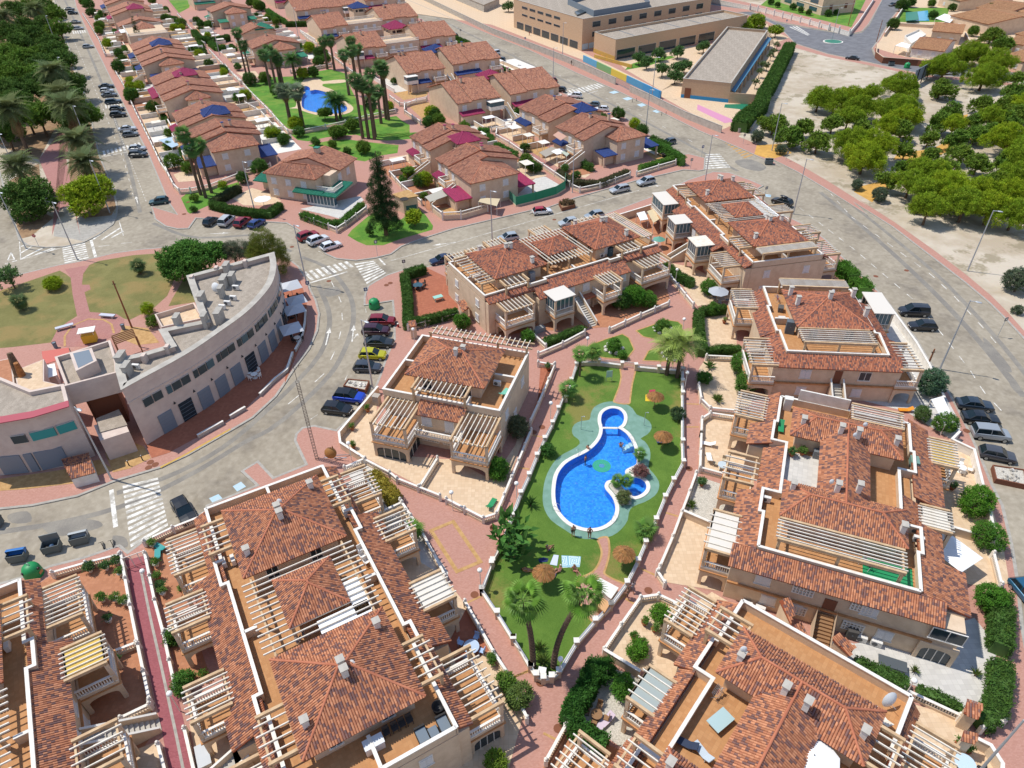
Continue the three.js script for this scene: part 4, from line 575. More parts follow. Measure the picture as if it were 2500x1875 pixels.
function house(label,n0,n1,s0,s1,o={}){
const cn=(n0 + n1)/ 2,cs=(s0 + s1)/ 2,p=gw(cn,cs),b=thing('terraced_house',label,'house',[p[0],0,p[1]],-rad(o.deg??GT)),w=n1 - n0,d=s1 - s0,x0=-w / 2,x1=w / 2,z0=-d / 2,z1=d / 2;
HOUSES.push([b,label]);
const he=o.he||5.6,hr=o.hr||7.6,c=o.col||'mag',S=MAT.stuccoN,al=!o.ridgeU,k=.35;
part(b,'wall',bxr(x0 + k,z0 + k,x1 - k,z1 - k,0,he - .1),S);
const hrW=hr -(hr - he)*k /((al?w:d)/ 2)- .16;
const N=o.seg||2,L0=al?z0:x0,LL=(al?d:w)/ N;
for(let i=0;i<N;i++){const off=(i % 2)*.3,a=L0 + LL*i,e=a + LL,h=[[(al?x0:z0)+ k,he - .11],[(al?x1:z1)- k,he - .11],[(al?x1:z1)- k,he - .1 + off],[0,hrW + off],[(al?x0:z0)+ k,he - .1 + off]],sh=(g,q)=>al?g.translate(0,0,q):g.translate(q,0,0),f=al?prismZ:prismX;
for(const q of[a +(i?.02:k),e -(i<N - 1?.22:k + .2)])part(b,'gable_wall',sh(f(h,0,.2),q),S);
const ins=i?.0:0;if(al)gableRoof(b,x0,a + ins,x1,e,he + off,hr + off,true,FAR);else gableRoof(b,a,z0,e,z1,he + off,hr + off,false,FAR);
if(off)part(b,'wall',al?bxr(x0 + k,a + .03,x1 - k,e - .03,he - .105,he - .12 + off):bxr(a + .03,z0 + k,e - .03,z1 - k,he - .105,he - .12 + off),S);}
for(const q of(o.chim||[[0,0]]))chimney(b,x0 + w*(.5 + q[0]),z0 + d*(.5 + q[1]),hr - .7,{h:1.7,w:.55,d:.55,mat:S,cap:COL[c][0]});
if(o.porch){const[a,e,out,right]=o.porch;const px0=x0 + w*a,px1=x0 + w*e;if(al){part(b,'wing_wall',bxr(px0 + .3,z1 - .4,px1 - .3,z1 + out - .3,0,he - .1),S);hipRoofHalf(b,px0,z1 - .35,px1,z1 + out,he,he + 1.5);for(const t of[.25,.72]){windowOn(b,'+v',px0 +(px1 - px0)*t,3.6,z1 + out - .3,1.2,1.2);windowOn(b,'+v',px0 +(px1 - px0)*t,1,z1 + out - .3,1.2,1.2);}shed(b,px1 - .35,z1 + .3,px1 + 3.6,z1 + out + .4,3.1,2.7,'+v',colRoof(c));shed(b,px0 - 3.6,z1 + 1,px0 + .3,z1 + out + .2,3.1,2.7,'+v',colRoof(c));for(const[u,v]of[[px1 + 3.3,z1 + out],[px0 - 3.3,z1 + out - .2]])part(b,'pillar',bx(.35,2.6,.35,u,0,v),S);part(b,'porch_wall',bxr(px0 - 3.2,z1 - .3,px0 + .2,z1 + out - 1.2,0,2.6),S);}}
const face=al?'-u':'+v';
for(let i=0;i<(o.win||3);i++){const t=(i + .5)/(o.win||3);if(al){for(const[f,xx]of[['-u',x0 + k],['+u',x1 - k]]){windowOn(b,f,z0 + d*t,3.5,xx,1.2,1.3);}}else{windowOn(b,'+v',x0 + w*t,3.5,z1 - k,1.2,1.3);}}
if(o.lean !==false){const L=(al?d:w);if(al){shed(b,x0 - 1.6,z0 + 1,x0 + k,z0 + d*.45,3.3,2.7,'-u',colRoof(c));part(b,'lower_wall',bxr(x0 - 1.2,z0 + 1.2,x0 + k,z0 + d*.43,0,2.6),S);}else{shed(b,x0 + .5,z1 - k,x0 + w*.55,z1 + 1.9,3.3,2.7,'+v',colRoof(c));part(b,'lower_wall',bxr(x0 + .8,z1 - k,x0 + w*.5,z1 + 1.4,0,2.6),S);}}
if(o.balc !==false){if(al)balcony(b,x0 - 2.2,z1 - 4.2,x0 + k,z1 - .6,{open:['-u','+v','-v'],top:3.9,n:0,ground:'none',noTop:true});else balcony(b,x1 - 4.6,z1 - k,x1 - .6,z1 + 2.0,{open:['+v','-u','+u'],top:3.9,n:0,ground:'none',noTop:true});}
if(o.box){const[bx0,bx1]=o.box;if(!al){const X0=x0 + w*bx0,X1=x0 + w*bx1;const g=part(b,'glazed_porch',bxr(X0,z1 - k,X1,z1 + 2.2,2.9,3.9),MAT.white);part(g,'glazing',bxr(X0 + .05,z1 - k,X1 - .05,z1 + 2.15,3.9,5.0),MAT.glassBlue);part(g,'porch_roof',bxr(X0 - .1,z1 - k,X1 + .1,z1 + 2.3,5.0,5.12),MAT.white);part(g,'pillar',bx(.3,2.9,.3,X1 - .2,0,z1 + 2),S);part(g,'pillar',bx(.3,2.9,.3,X0 + .2,0,z1 + 2),S);}}
if(o.stairs&&!al){const sx=x1 + .6;stairsV(b,sx,sx + 1.5,z1 - .5,z1 + 5,2.85);}
if(o.stairs&&al)stairs(b,x0 - 6.4,x0 - .6,z1 + .2,z1 + 1.6,2.85,{mat:MAT.ochre});
return b;
}
function prismZ(pts,z,t){const s=new THREE.Shape(pts.map(p=>new THREE.Vector2(p[0],p[1])));return new THREE.ExtrudeGeometry(s,{depth:t,bevelEnabled:false}).translate(0,0,z>0?z - t:z);}
function prismX(pts,x,t){const s=new THREE.Shape(pts.map(p=>new THREE.Vector2(-p[0],p[1])));return new THREE.ExtrudeGeometry(s,{depth:t,bevelEnabled:false}).rotateY(Math.PI / 2).translate(x>0?x - t:x,0,0);}
function hipRoofHalf(b,u0,v0,u1,v1,he,hr){const m=(u0 + u1)/ 2,r=Math.min((u1 - u0)/ 2,v1 - v0),A=[m,hr,v0],B=[m,hr,v1 - r];if(v1 - r<v0 + .2)B[2]=v0 + .2;const c=[[u0,he,v0],[u1,he,v0],[u1,he,v1],[u0,he,v1]];tiledRoof(b,[[c[1],c[2],B,A],[c[2],c[3],B],[c[3],c[0],A,B]],{...FAR,style:'far',caps:[[c[2],B],[c[3],B],[A,B]]});}
function tower(label,p,size,h,c,deg=GT){
const b=thing('roof_tower',label,'tower',[p[0],0,p[1]],-rad(deg),'small towers with coloured pyramid roofs'),k=size / 2;part(b,'wall',bxr(-k + .4,-k + .4,k - .4,k - .4,0,h - 1.55),MAT.stuccoN);part(b,'lintel',wallGeo([[-k + .5,-k + .5],[k - .5,-k + .5],[k - .5,k - .5],[-k + .5,k - .5]],.22,h - .55,h - .05,true),MAT.stuccoN);hipRoof(b,-k,-k,k,k,h,h + size*.26,colRoof(c));
for(const f of[1,-1])for(const al of[0,1])for(const x of[-1,-.42,.42,1]){const e=k - .5,a=x*(e - .2),w=Math.abs(x)===1?1.1:.4;part(b,'pier',al?bx(w,1.0,.2,a,h - 1.55,f*e):bx(.2,1.0,w,f*e,h - 1.55,a),MAT.stuccoN);}
return b;
}
house('gabled house with blue lean-to roofs and hipped wing above three fan palms',14.7,31,-191.4,-179.5,{col:'blue',seg:3,porch:[.2,.86,7.2],chim:[[.02,.18],[.14,.1]]});
house('gabled house with white balcony terrace next to the blue pyramid tower',14.7,31,-209.5,-194.5,{col:'mag',seg:3,chim:[[-.02,-.3]]});
house('long gabled house carrying the magenta tower over the avenue pavement',14.5,30.6,-252,-222.5,{col:'mag',seg:5,win:5,chim:[[0,.32],[0,-.1]],porch:[.35,.75,2.8]});
house('brown gabled house by the side street with white stair',14.5,31,-285,-269,{col:'blue',seg:3,chim:[[-.05,.1]],porch:[.3,.75,3],stairs:true});
house('brown gabled house with blue tower beside the thin cypress',14.5,31,-306,-287.5,{col:'blue',seg:3,chim:[]});
house('gabled house with flat white terrace and magenta porch by the dark cypress',14.5,31,-353,-342,{col:'mag',seg:2,porch:[.3,.75,8]});
house('gabled house with pale terrace at the far end of the avenue row',14.5,31,-392,-372,{col:'mag',seg:3});
house('gabled house beyond the avenue row with brown double slope',14.5,31,-425,-402,{col:'blue',seg:3});
tower('blue pyramid roof tower behind three fan palms',K1('E2 850 345',7.6),6.6,7.3,'blue');tower('magenta pyramid roof tower over the long brown roof',K1('E1 1080 865',8),6.4,7.6,'mag');tower('blue pyramid roof tower near the side street',K1('E1 790 500',8),6.6,7.4,'blue');tower('magenta pyramid roof tower on flat white terraces',K1('E1 480 75',8),6.5,7.4,'mag');
house('green trimmed gabled house behind four slim palms at the pool lawn',50.6,67.6,-286,-273,{col:'green',seg:2,porch:[.35,.8,6],chim:[[-.04,-.3]]});
house('green trimmed gabled house with stair across the small lawn',52,69,-366.5,-353.5,{col:'green',seg:2,porch:[.3,.8,6],chim:[]});
tower('green pyramid roof tower between two gabled houses',K1('E3 440 310',7.4),7,6.8,'green');
house('low gabled house with brown roof beside the green pyramid tower',53,66,-312,-300,{col:'green',seg:2,lean:false});
house('gabled house with hipped wing over magenta lean-tos at the road bend',60,75.8,-141.6,-131.6,{col:'mag',seg:3,porch:[0,.74,7.2],chim:[[.04,.12],[.08,-.02]],hr:7.7,stairs:true});
house('gabled house with white corner balcony behind the magenta tower',61,76.5,-158.6,-147,{col:'mag',seg:3,chim:[[-.06,.0],[.06,.05]],stairs:true});
tower('dark magenta pyramid roof tower between twin gabled houses',K1('E5 890 510',7.4),6.0,7,'mag');
house('gabled house with blue lean-tos inside the clipped hedge corner',94.5,109.5,-146.2,-134,{col:'blue',seg:3,porch:[.42,1,4.6],chim:[[-.05,-.1],[.2,.1]],hr:7.8,stairs:true});
house('gabled house with pale tan awning stair behind the blue tower',94.8,111.5,-165.4,-150,{col:'blue',seg:3,chim:[[-.05,-.1]]});
tower('blue pyramid roof tower with white glints over the parked cars',K1('E6 1080 400',7.4),6.0,7,'blue');
const hu=(label,n0,n1,s,o={})=>house(label,n0,n1,s - 20,s,{ridgeU:true,he:5.6,hr:8.8,...o});
hu('house with magenta chimney pots and white balcony near the avenue crossing',99,115.5,-176.6,{col:'mag',seg:3,chim:[[-.3,-.02],[-.2,-.02]],stairs:false});
hu('house with magenta porch roofs and white stair facing the pool hedge',82.5,96,-176.4,{col:'mag',seg:3,box:[.66,.98],chim:[[-.1,.08]],stairs:true,balc:false});
hu('house with blue sunroom roofs and glazed balcony beside tall palms',83.5,96.5,-213.5,{col:'blue',seg:3,box:[-.08,.2],chim:[[-.36,0],[-.26,0]],stairs:true});
hu('house with blue chimney pots and white balcony beside the avenue cars',100.2,117.8,-216,{col:'blue',seg:3,chim:[[-.06,.06],[-.2,-.06]]});
hu('house with twin magenta chimneys at the flat roof terrace',106,121,-256,{col:'mag',seg:3,chim:[[-.2,-.04],[-.1,-.04]],s:1});
hu('house with glazed white balcony behind the palm group',80,92.5,-253,{col:'mag',seg:3,box:[-.02,.25],chim:[[.0,.1]]});
hu('house with single tall chimney at the top of the avenue',108,124,-298,{col:'blue',seg:3,chim:[[-.2,.05]]});
hu('house with two television masts above blue lean-tos',81.5,93,-295,{col:'blue',seg:2,chim:[[-.1,-.02],[0,-.02]]});
hu('wide house with blue lean-to roofs behind the clipped hedges',84,112,-338,{col:'blue',seg:4,box:[.75,.9]});hu('house with brown roof and white terrace in the upper row',118,138,-345,{col:'mag',seg:3});hu('house with brown roof at the back of the estate',52,70,-402,{col:'green',seg:2});hu('house with brown roof behind the upper row',86,108,-384,{col:'mag',seg:3});
hu('brown roofed house beyond the blue lean-to row',114,140,-392,{col:'blue',seg:3});
tower('blue pyramid roof tower over a cream terrace',K1('E3 1590 60',8),7.4,7.4,'blue');tower('magenta pyramid roof tower over a furnished terrace',K1('E4 320 290',8),8.2,7.2,'mag');tower('blue pyramid roof tower with three arched windows',K1('E4 800 560',8),7.0,7,'blue');tower('magenta pyramid roof tower with three arched windows',K1('E4 1455 880',7.6),6.6,7,'mag');
{
for(const[n0,n1,s0,s1,label]of[[92.5,106,-264,-256,'cream terrace block with white balustrade joining two houses'],[93,108,-306,-297,'cream terrace block with long white balustrade near the avenue'],[16,30,-341,-322,'pale terrace block with white parapets beside the cypress']]){const p=gw((n0 + n1)/ 2,(s0 + s1)/ 2),b=thing('terrace_block',label,'house',[p[0],0,p[1]],-rad(GT)),w=(n1 - n0)/ 2,d=(s1 - s0)/ 2;part(b,'wall',bxr(-w,-d,w,d,0,5.4),MAT.stuccoN);floorSlab(b,-w + .1,-d + .1,w - .1,d - .1,5.53,MAT.patioCream);railing(b,[[-w,d],[w,d]],5.5);railing(b,[[-w,-d],[w,-d]],5.5);railing(b,[[-w,-d],[-w,d]],5.5);for(const x of[-.5,0,.5])windowOn(b,'+v',x*w,3.3,d,1.2,1.3);part(b,'balcony_slab',bxr(-w*.8,d,w*.8,d + 1.6,2.6,2.85),MAT.white);railing(b,[[-w*.8,d + 1.5],[w*.8,d + 1.5]],2.85);}
}
{
const b=thing('terraced_house','green trimmed house with hipped front and glass porch inside the clipped hedge','house',[-43.2,0,-150.5],-rad(20)),S=MAT.stuccoN;
HOUSES.push([b,b.userData.label]);part(b,'wall',bxr(-7,-6,7.2,4.2,0,5.5),S);gableRoof(b,-7.6,-6.6,7.8,1,5.6,7.6,true,FAR);part(b,'gable_wall',prismZ([[-7,5.5],[7.2,5.5],[0,7.3]],.9,.2),S);
hipRoof(b,-7.4,.4,5.6,7.2,5.55,7.1,FAR);part(b,'wing_wall',bxr(-7,.8,5.2,6.8,0,5.4),S);
for(const x of[-5.2,-1.6,2.2]){windowOn(b,'+v',x,3.4,6.8,1.2,1.2);windowOn(b,'+v',x,.9,6.8,1.2,1.2);}
shed(b,-12,1.4,-6.9,5.4,3.3,2.7,'+v',colRoof('green'));part(b,'lower_wall',bxr(-11,-1,-7,3.6,0,2.7),S);parapet(b,[[-11,1.2],[-11,-2],[-7.2,-2]],2.7,3.6,{mat:S});
shed(b,0,6.7,7,8.3,3.2,2.7,'+v',colRoof('green'));shed(b,5.1,1,10.6,8.3,3.2,2.7,'+v',colRoof('green'));
const g=part(b,'glazed_porch',bxr(3,6.8,9.8,7.9,0,.6),MAT.white);part(g,'glazing',bxr(3.1,6.8,9.7,7.85,.6,2.65),MAT.glassBlue);for(let i=0;i<9;i++)part(g,'mullion',bx(.12,2.1,.12,3.1 + i*.82,.55,7.86),MAT.white);
part(b,'balcony_slab',bxr(4.6,3,9.4,6.8,2.8,3.05),MAT.white);railing(b,[[4.7,6.7],[9.3,6.7],[9.3,3]],3.05);chimney(b,.5,-2.6,7,{h:1.5,w:1.1,d:1.1,mat:S,cap:MAT.greenTile});for(const v of[-3,.5])windowOn(b,'+u',v,3.4,7.2,1.2,1.3);
}
// ---------- garden walls and balustrades ----------
function balustradeWall(label,pts,o={}){
const{base=.45,h=1.05,post=2.6,mat=MAT.stucco,group,gap=.22}=o,c=pts[0],w=thing(o.name||'garden_balustrade',label,'balustrade',[c[0],0,c[1]],0,group),L=pts.map(p=>[p[0]- c[0],p[1]- c[1]]);
part(w,'base_wall',wallGeo(L,.22,0,base),mat);part(w,'handrail',wallGeo(L,.26,h - .1,h),MAT.white);balusters(w,L,base,h - .1,gap);
for(let i=0;i<L.length;i++){const q=[L[i]];if(i + 1<L.length){const l=Math.hypot(L[i + 1][0]- L[i][0],L[i + 1][1]- L[i][1]),n=Math.floor(l / post);for(let k=1;k<n;k++)q.push(lerp2(L[i],L[i + 1],k / n));}for(const p of q){const ps=part(w,'post',bx(.32,h + .1,.32,p[0],0,p[1]),MAT.white);part(ps,'finial',new THREE.SphereGeometry(.15,8,6).translate(p[0],h + .22,p[1]),MAT.white);}}
return w;
}
function solidWall(label,pts,h=1.2,mat=MAT.stucco,o={}){const c=pts[0],w=thing(o.name||'garden_wall',label,'wall',[c[0],0,c[1]],0,o.group),L=pts.map(p=>[p[0]- c[0],p[1]- c[1]]);part(w,'wall_body',wallGeo(L,.2,0,h - .07),mat);part(w,'coping',wallGeo(L,.3,h - .07,h),o.cap||MAT.white);return w;}
const lw=(u,v)=>{const t=rad(17.7);return[-16.2 + u*Math.cos(t)- v*Math.sin(t),-68.7 + u*Math.sin(t)+ v*Math.cos(t)];};
solidWall('cream wall with white cap round the paved yard of the pool side block',[lw(-4.6,-6.6),lw(-5.2,3.5),lw(-4.1,5.2),lw(0.1,6.9)],1.25);
balustradeWall('white balustrade below the two pergola balconies by the pink lane',[lw(.1,6.9),lw(4,8.1),lw(5.3,8.8),lw(11.2,9.9)]);balustradeWall('white balustrade round the empty cream patio with the green lounger',[lw(12.1,10.2),lw(17.1,11.7),lw(18.3,10.7),lw(18.2,-4)]);balustradeWall('white balustrade dividing the two cream patios',[lw(8.6,4.2),lw(8.4,9.2)]);
balustradeWall('white balustrade beside the narrow red yard along the pool wall',K('C3 300 400 360 270 440 80 490 -40 B3 480 1390 360 1370',1),{});
const EW=(s,label,o)=>balustradeWall(label,K(s,1),o);
EW('B3 360 1300 550 1220 720 1130','white balustrade with hedge in front of the glazed balcony box');EW('B3 910 1110 1150 1000 1370 905','white balustrade by the leafy front garden and manhole covers');EW('B2 1250 1090 1640 990','white balustrade closing the red patio with the round blue table');EW('B3 300 1130 420 1240','short white balustrade at the stair foot by the triangular lawn');
EW('B3 1330 640 1560 920','white balustrade along the lane by the grey parasol patio');EW('B3 1660 1320 1890 1330','low white balustrade between hedge and long cream patio');EW('C3 1600 120 1620 230 1690 300 1890 320','white balustrade corner at the path with yucca plants');EW('C3 1620 490 1625 380 1690 340 1890 370','white balustrade round the patio with the glass table');EW('C3 1620 490 1610 760 1870 830','white balustrade along the path beside sun loungers');EW('C3 1580 800 1530 940 1470 1100 1400 1290 1300 1520 1280 1560 1340 1650','long white balustrade along the pink path below the white awning');
EW('D3 870 740 1000 550 1150 340 1290 320 1440 390','white balustrade round the pale garden with potted plants');EW('D3 580 1320 860 1490','white balustrade behind the dark green conifer hedge');EW('D3 570 1330 420 1600','white balustrade along the lane at the lower terrace');EW('C2 760 760 920 690','short white balustrade by the satellite dish');EW('C2 1190 1010 1360 1260 1540 1600','white balustrade along the pink lane by the square paint mark');EW('D2 1690 370 1910 760 2050 970','white balustrade along the lane by the blue chairs');EW('D2 2100 1130 2170 1270','short white balustrade with flowers by the lane');EW('D2 1060 -150 1200 -180','white balustrade crossing the narrow yard under pergola');EW('C2 1060 1095 1205 1030','white balustrade near yellow flowering hedge');EW('C2 1060 1170 1230 1090','white balustrade between two narrow yards');
EW('D1 400 150 660 75 920 10','white balustrade above the waste bins');EW('D1 930 0 1000 400 1060 700 1150 1130','long white rail along the red walk by the potted palms');EW('D1 1115 0 1190 360 1260 620 1350 1040','long white rail along the red walk by the flower beds');EW('D1 760 800 1050 690','white balustrade dividing the two red patios');EW('D1 930 1270 1150 1165','white balustrade beside the long straight stair');EW('D1 1270 600 1480 510','white balustrade across the orange yard');EW('D1 1420 1350 1500 1700','white balustrade along the red walk by the pale yard');EW('D1 1215 1470 1290 1750','white balustrade facing the pale yard across the red walk');EW('C1 1110 1330 1330 1225 1570 1130','white balustrade above the zebra crossing');
EW('D4 880 870 1290 1050 1720 1250','white balustrade under the clipped hedge of the white paved garden');EW('D4 1890 1350 2060 1290','short white balustrade below the corner hedge');EW('C4 1980 1420 2040 1659 D4 2040 240','white lattice balustrade by the street pavement');
solidWall('white street wall by the two parked cars',K('B4 1150 900 1380 1210 1480 1380 C4 1600 220',1.4),1.4,MAT.white);solidWall('white street wall beside the pergola gardens',K('C4 1720 480 1660 540 1830 620 1900 900 1940 1010 1990 1300',1.4),1.4,MAT.white);solidWall('white wall round the corner patio at the lane mouth',K('D4 1860 1430 1960 1480 2050 1620 2040 1800',1.5),1.5);solidWall('cream wall along the street behind the barbecue yard',K('B3 970 235 1280 140',1.6),1.6);solidWall('cream wall between two gravel gardens',K('C3 1480 1090 1690 1180',1.2),1.2);solidWall('white wall below the pale garden',K('D3 870 740 1150 910',1.3),1.3);solidWall('cream wall between pergola garden and parasol garden',K('C4 1640 1210 1850 1270',1.3),1.3);
{
const mk=(pts,label)=>{const c=pts[0],w=thing('pool_wall',label,'wall',[c[0],0,c[1]]),L=pts.map(p=>[p[0]- c[0],p[1]- c[1]]);part(w,'base_wall',wallGeo(L,.25,0,.72),MAT.stucco);part(w,'coping',wallGeo(L,.36,.72,.8),MAT.white);for(const y of[1.0,1.2])part(w,'metal_rail',wallGeo(L,.05,y - .03,y + .03),MAT.metal);for(let i=0;i<L.length;i++){const a=L[i],b=L[Math.min(i + 1,L.length - 1)],l=Math.hypot(b[0]- a[0],b[1]- a[1]),n=Math.max(1,Math.round(l / 3.4));for(let k=0;k<(i + 1<L.length?n:1);k++){const p=lerp2(a,b,k / n),q=part(w,'pier',bx(.42,1.25,.42,p[0],0,p[1]),MAT.stucco);part(q,'pier_cap',bx(.54,.1,.54,p[0],1.25,p[1]),MAT.white);}}};
const i0=12;mk(gardenWall.slice(0,14),'pool garden wall with steel rail along the blocks side path');mk(gardenWall.slice(13,26),'pool garden wall wrapping round the two leaning fan palms');mk(gardenWall.slice(25),'pool garden wall with white piers along the shaded pink path');mk(gardenTop,'pool garden wall piece beside the feather palms');mk(gardenTop2,'pool garden wall piece behind the small fan palms');
}
const NB={base:.6,h:1.3,gap:.32,post:4};
EW('E2 225 920 290 1090 360 1230 430 1300 560 1290 800 1240 1130 1110','white balustrade curving round the corner garden of three palms',NB);EW('E2 1230 1070 1520 990','white balustrade behind the palm shrub bed',NB);EW('A1 640 110 760 300 810 420 880 425 1000 400','white balustrade along the avenue pavement at the tree garden',NB);EW('A1 860 500 950 650 1050 870 1160 1090','white balustrade along the avenue pavement by the white terraces',NB);EW('A1 1160 1090 1240 1260 1290 1330','white balustrade along the avenue by the lilac slide',NB);EW('E3 0 780 100 900 180 980 330 970 480 930','white balustrade at the lane corner by the pool lawn',NB);EW('E3 210 1000 330 1130 520 1320 700 1520 750 1570 900 1570 1200 1510 1440 1460 1700 1390 2040 1320','long white rail round the northern pool lawn',NB);EW('E3 780 850 1000 820 1270 770','white balustrade behind the northern pool',NB);EW('E3 900 380 1000 470 1100 530','white balustrade by the side street turning',NB);EW('E3 1240 640 1480 830 1600 900','white balustrade along the palm row path',NB);EW('E4 250 1150 370 1240 450 1250 570 1200 700 1170','white balustrade round the blue sunroom terrace',NB);EW('E4 690 1190 430 1240 430 1330 620 1460','white balustrade round the furnished white patio',NB);EW('E5 1710 360 1480 400 1290 420 1280 490 1440 580 1600 690','white balustrade curving by the blue roofed sunroom',NB);EW('E5 10 940 150 1090 390 1290','white balustrade by the mosaic patio',NB);EW('E5 520 1370 640 1460 860 1450 1180 1360','white balustrade on high cream wall at the road bend',{...NB,base:1.1,h:1.8});EW('E6 970 1340 1060 1380 1300 1330 1660 1200','white balustrade in front of the clipped dark hedge by the road',NB);EW('E6 1740 1190 2000 1110 2209 1050','white balustrade under the long bright hedge by the road',NB);EW('E6 480 1000 760 1190 940 1310','white balustrade along the lane behind palms and awnings',NB);EW('E6 0 660 240 610','white balustrade by the lane in front of the arches',NB);EW('B2 420 240 640 320 700 345 770 300 930 180','white balustrade round the clipped hedge beside the tall conifer',NB);EW('E1 1000 170 1200 390 1260 480 1330 520','white balustrade on the upper lane',NB);EW('E1 1380 600 1560 790 1770 980','white balustrade on the lane beside the green shed roofs',NB);EW('E1 1810 1230 2000 1340 2200 1560','white balustrade on the lane beside small white parasols',NB);
{
const pts=K('E5 1395 1220 1520 1350 1760 1290 2000 1220 2110 1150 2110 1060',0),c=pts[0],w=thing('mesh_fence','green mesh fence round the orange patio at the road','fence',[c[0],0,c[1]]),L=pts.map(p=>[p[0]- c[0],p[1]- c[1]]);part(w,'base_wall',wallGeo(L,.22,0,.4),MAT.stucco);
const mesh=new THREE.MeshPhysicalMaterial({color:0x2a9c74,transmission:.4,thickness:0,roughness:1,side:THREE.DoubleSide});for(let i=0;i + 1<L.length;i++)part(w,'mesh_panel',wallGeo([L[i],L[i + 1]],.03,.4,2.2),mesh);for(const p of L)part(w,'post',bx(.08,2.25,.08,p[0],0,p[1]),MAT.greenTile);
}
const VILLA_SHRUBS=[];
// ---------- curved shopping block ----------
{
const H=9.2,F0=8.35,outer=smooth(K('B1 2112 524 2128 620 2095 760 2005 880 1880 1000 1700 1130 1500 1268 1300 1385 1100 1492 937 1582',H),3,false);
const inner=K('B1 895 1432 895 1345 1100 1302 1300 1242 1228 1122 1565 1052 1530 960 1442 705',H),poly=outer.concat(inner);
const c=K1('B1 1600 1000',0),b=thing('shopping_block','pale lilac curved shopping block with gravel roof and window band','building',[c[0],0,c[1]]),l=a=>a.map(p=>[p[0]- c[0],p[1]- c[1]]);
const P=l(poly),O=l(outer),I=l(inner);
part(b,'wall',prism(offset(P,-.02),KH,F0 - .02),MAT.lilac);part(b,'flat_roof',prism(offset(P,-.3),F0 - .015,F0 + .02),MAT.gravelRoof);
const pr=part(b,'parapet',wallGeo(offset(P,-.3),.6,F0,H - .04,true),MAT.lilac);part(pr,'coping',wallGeo(offset(P,-.38),.95,H - .04,H + .03,true),MAT.concrete);
part(b,'cornice_line',wallGeo(O,.12,6.95,7.05),MAT.lilac);
const cv=new THREE.CatmullRomCurve3(O.map(p=>new THREE.Vector3(p[0],0,p[1]))),N=26;
for(let i=0;i<N;i++){const t0=.06 + .9*i / N,t1=t0 + .9 / N*(i % 3===2?.5:.88),A=cv.getPointAt(t0),B=cv.getPointAt(t1),w=part(b,'window',wallGeo([[A.x,A.z],[B.x,B.z]],.16,5.2,6.5),MAT.metal);part(w,'pane',wallGeo([[A.x,A.z],[B.x,B.z]],.22,5.28,6.42),i % 5===3?MAT.glassBlue:MAT.glass);}
for(let i=0;i<11;i++){const t0=.12 + .84*i / 11,t1=t0 + .05,A=cv.getPointAt(t0),B=cv.getPointAt(t1),w=part(b,i % 4===1?'shop_door':'roller_shutter',wallGeo([[A.x,A.z],[B.x,B.z]],.2,KH + .05,3.1),i % 4===1?MAT.glass:MAT.shutterGrey);for(let k=0;k<5;k++)part(w,'slat',wallGeo([[A.x,A.z],[B.x,B.z]],.23,KH + .3 + k*.55,KH + .34 + k*.55),MAT.greyPaint);const q=cv.getPointAt(t0 - .018);part(b,'wall_lamp',new THREE.ConeGeometry(.22,.4,3).translate(q.x,3.7,q.z),MAT.dark);}
for(const[s,w,d,h]of[['B1 1760 680',.9,2,1.5],['B1 1740 790',1,2.6,1.6],['B1 1800 760',.9,2,1.5],['B1 1720 870',.7,1.6,1.7],['B1 1570 920',.8,2.2,1.6],['B1 1600 1100',.7,1.6,2.0],['B1 1705 1060',1,2.4,1.8],['B1 1390 1110',.8,1.8,2],['B1 955 1390',1,2.2,1.6],['B1 1000 1470',.8,2,1.6]]){const p=l([K1(s,F0)])[0],g=part(b,'vent_shaft',bx(w*.75,h,d*.75,p[0],F0,p[1]),MAT.concrete);part(g,'cap',bx(w*.75 + .16,.1,d*.75 + .16,p[0],F0 + h,p[1]),MAT.kerb);}
for(const s of['B1 1480 720','B1 1670 650','B1 1890 600','B1 1110 1330','B1 1290 1260']){const p=l([K1(s,H)])[0];part(b,'parapet_pier',bx(.5,1.2,.8,p[0],F0,p[1]),MAT.lilac);}
}
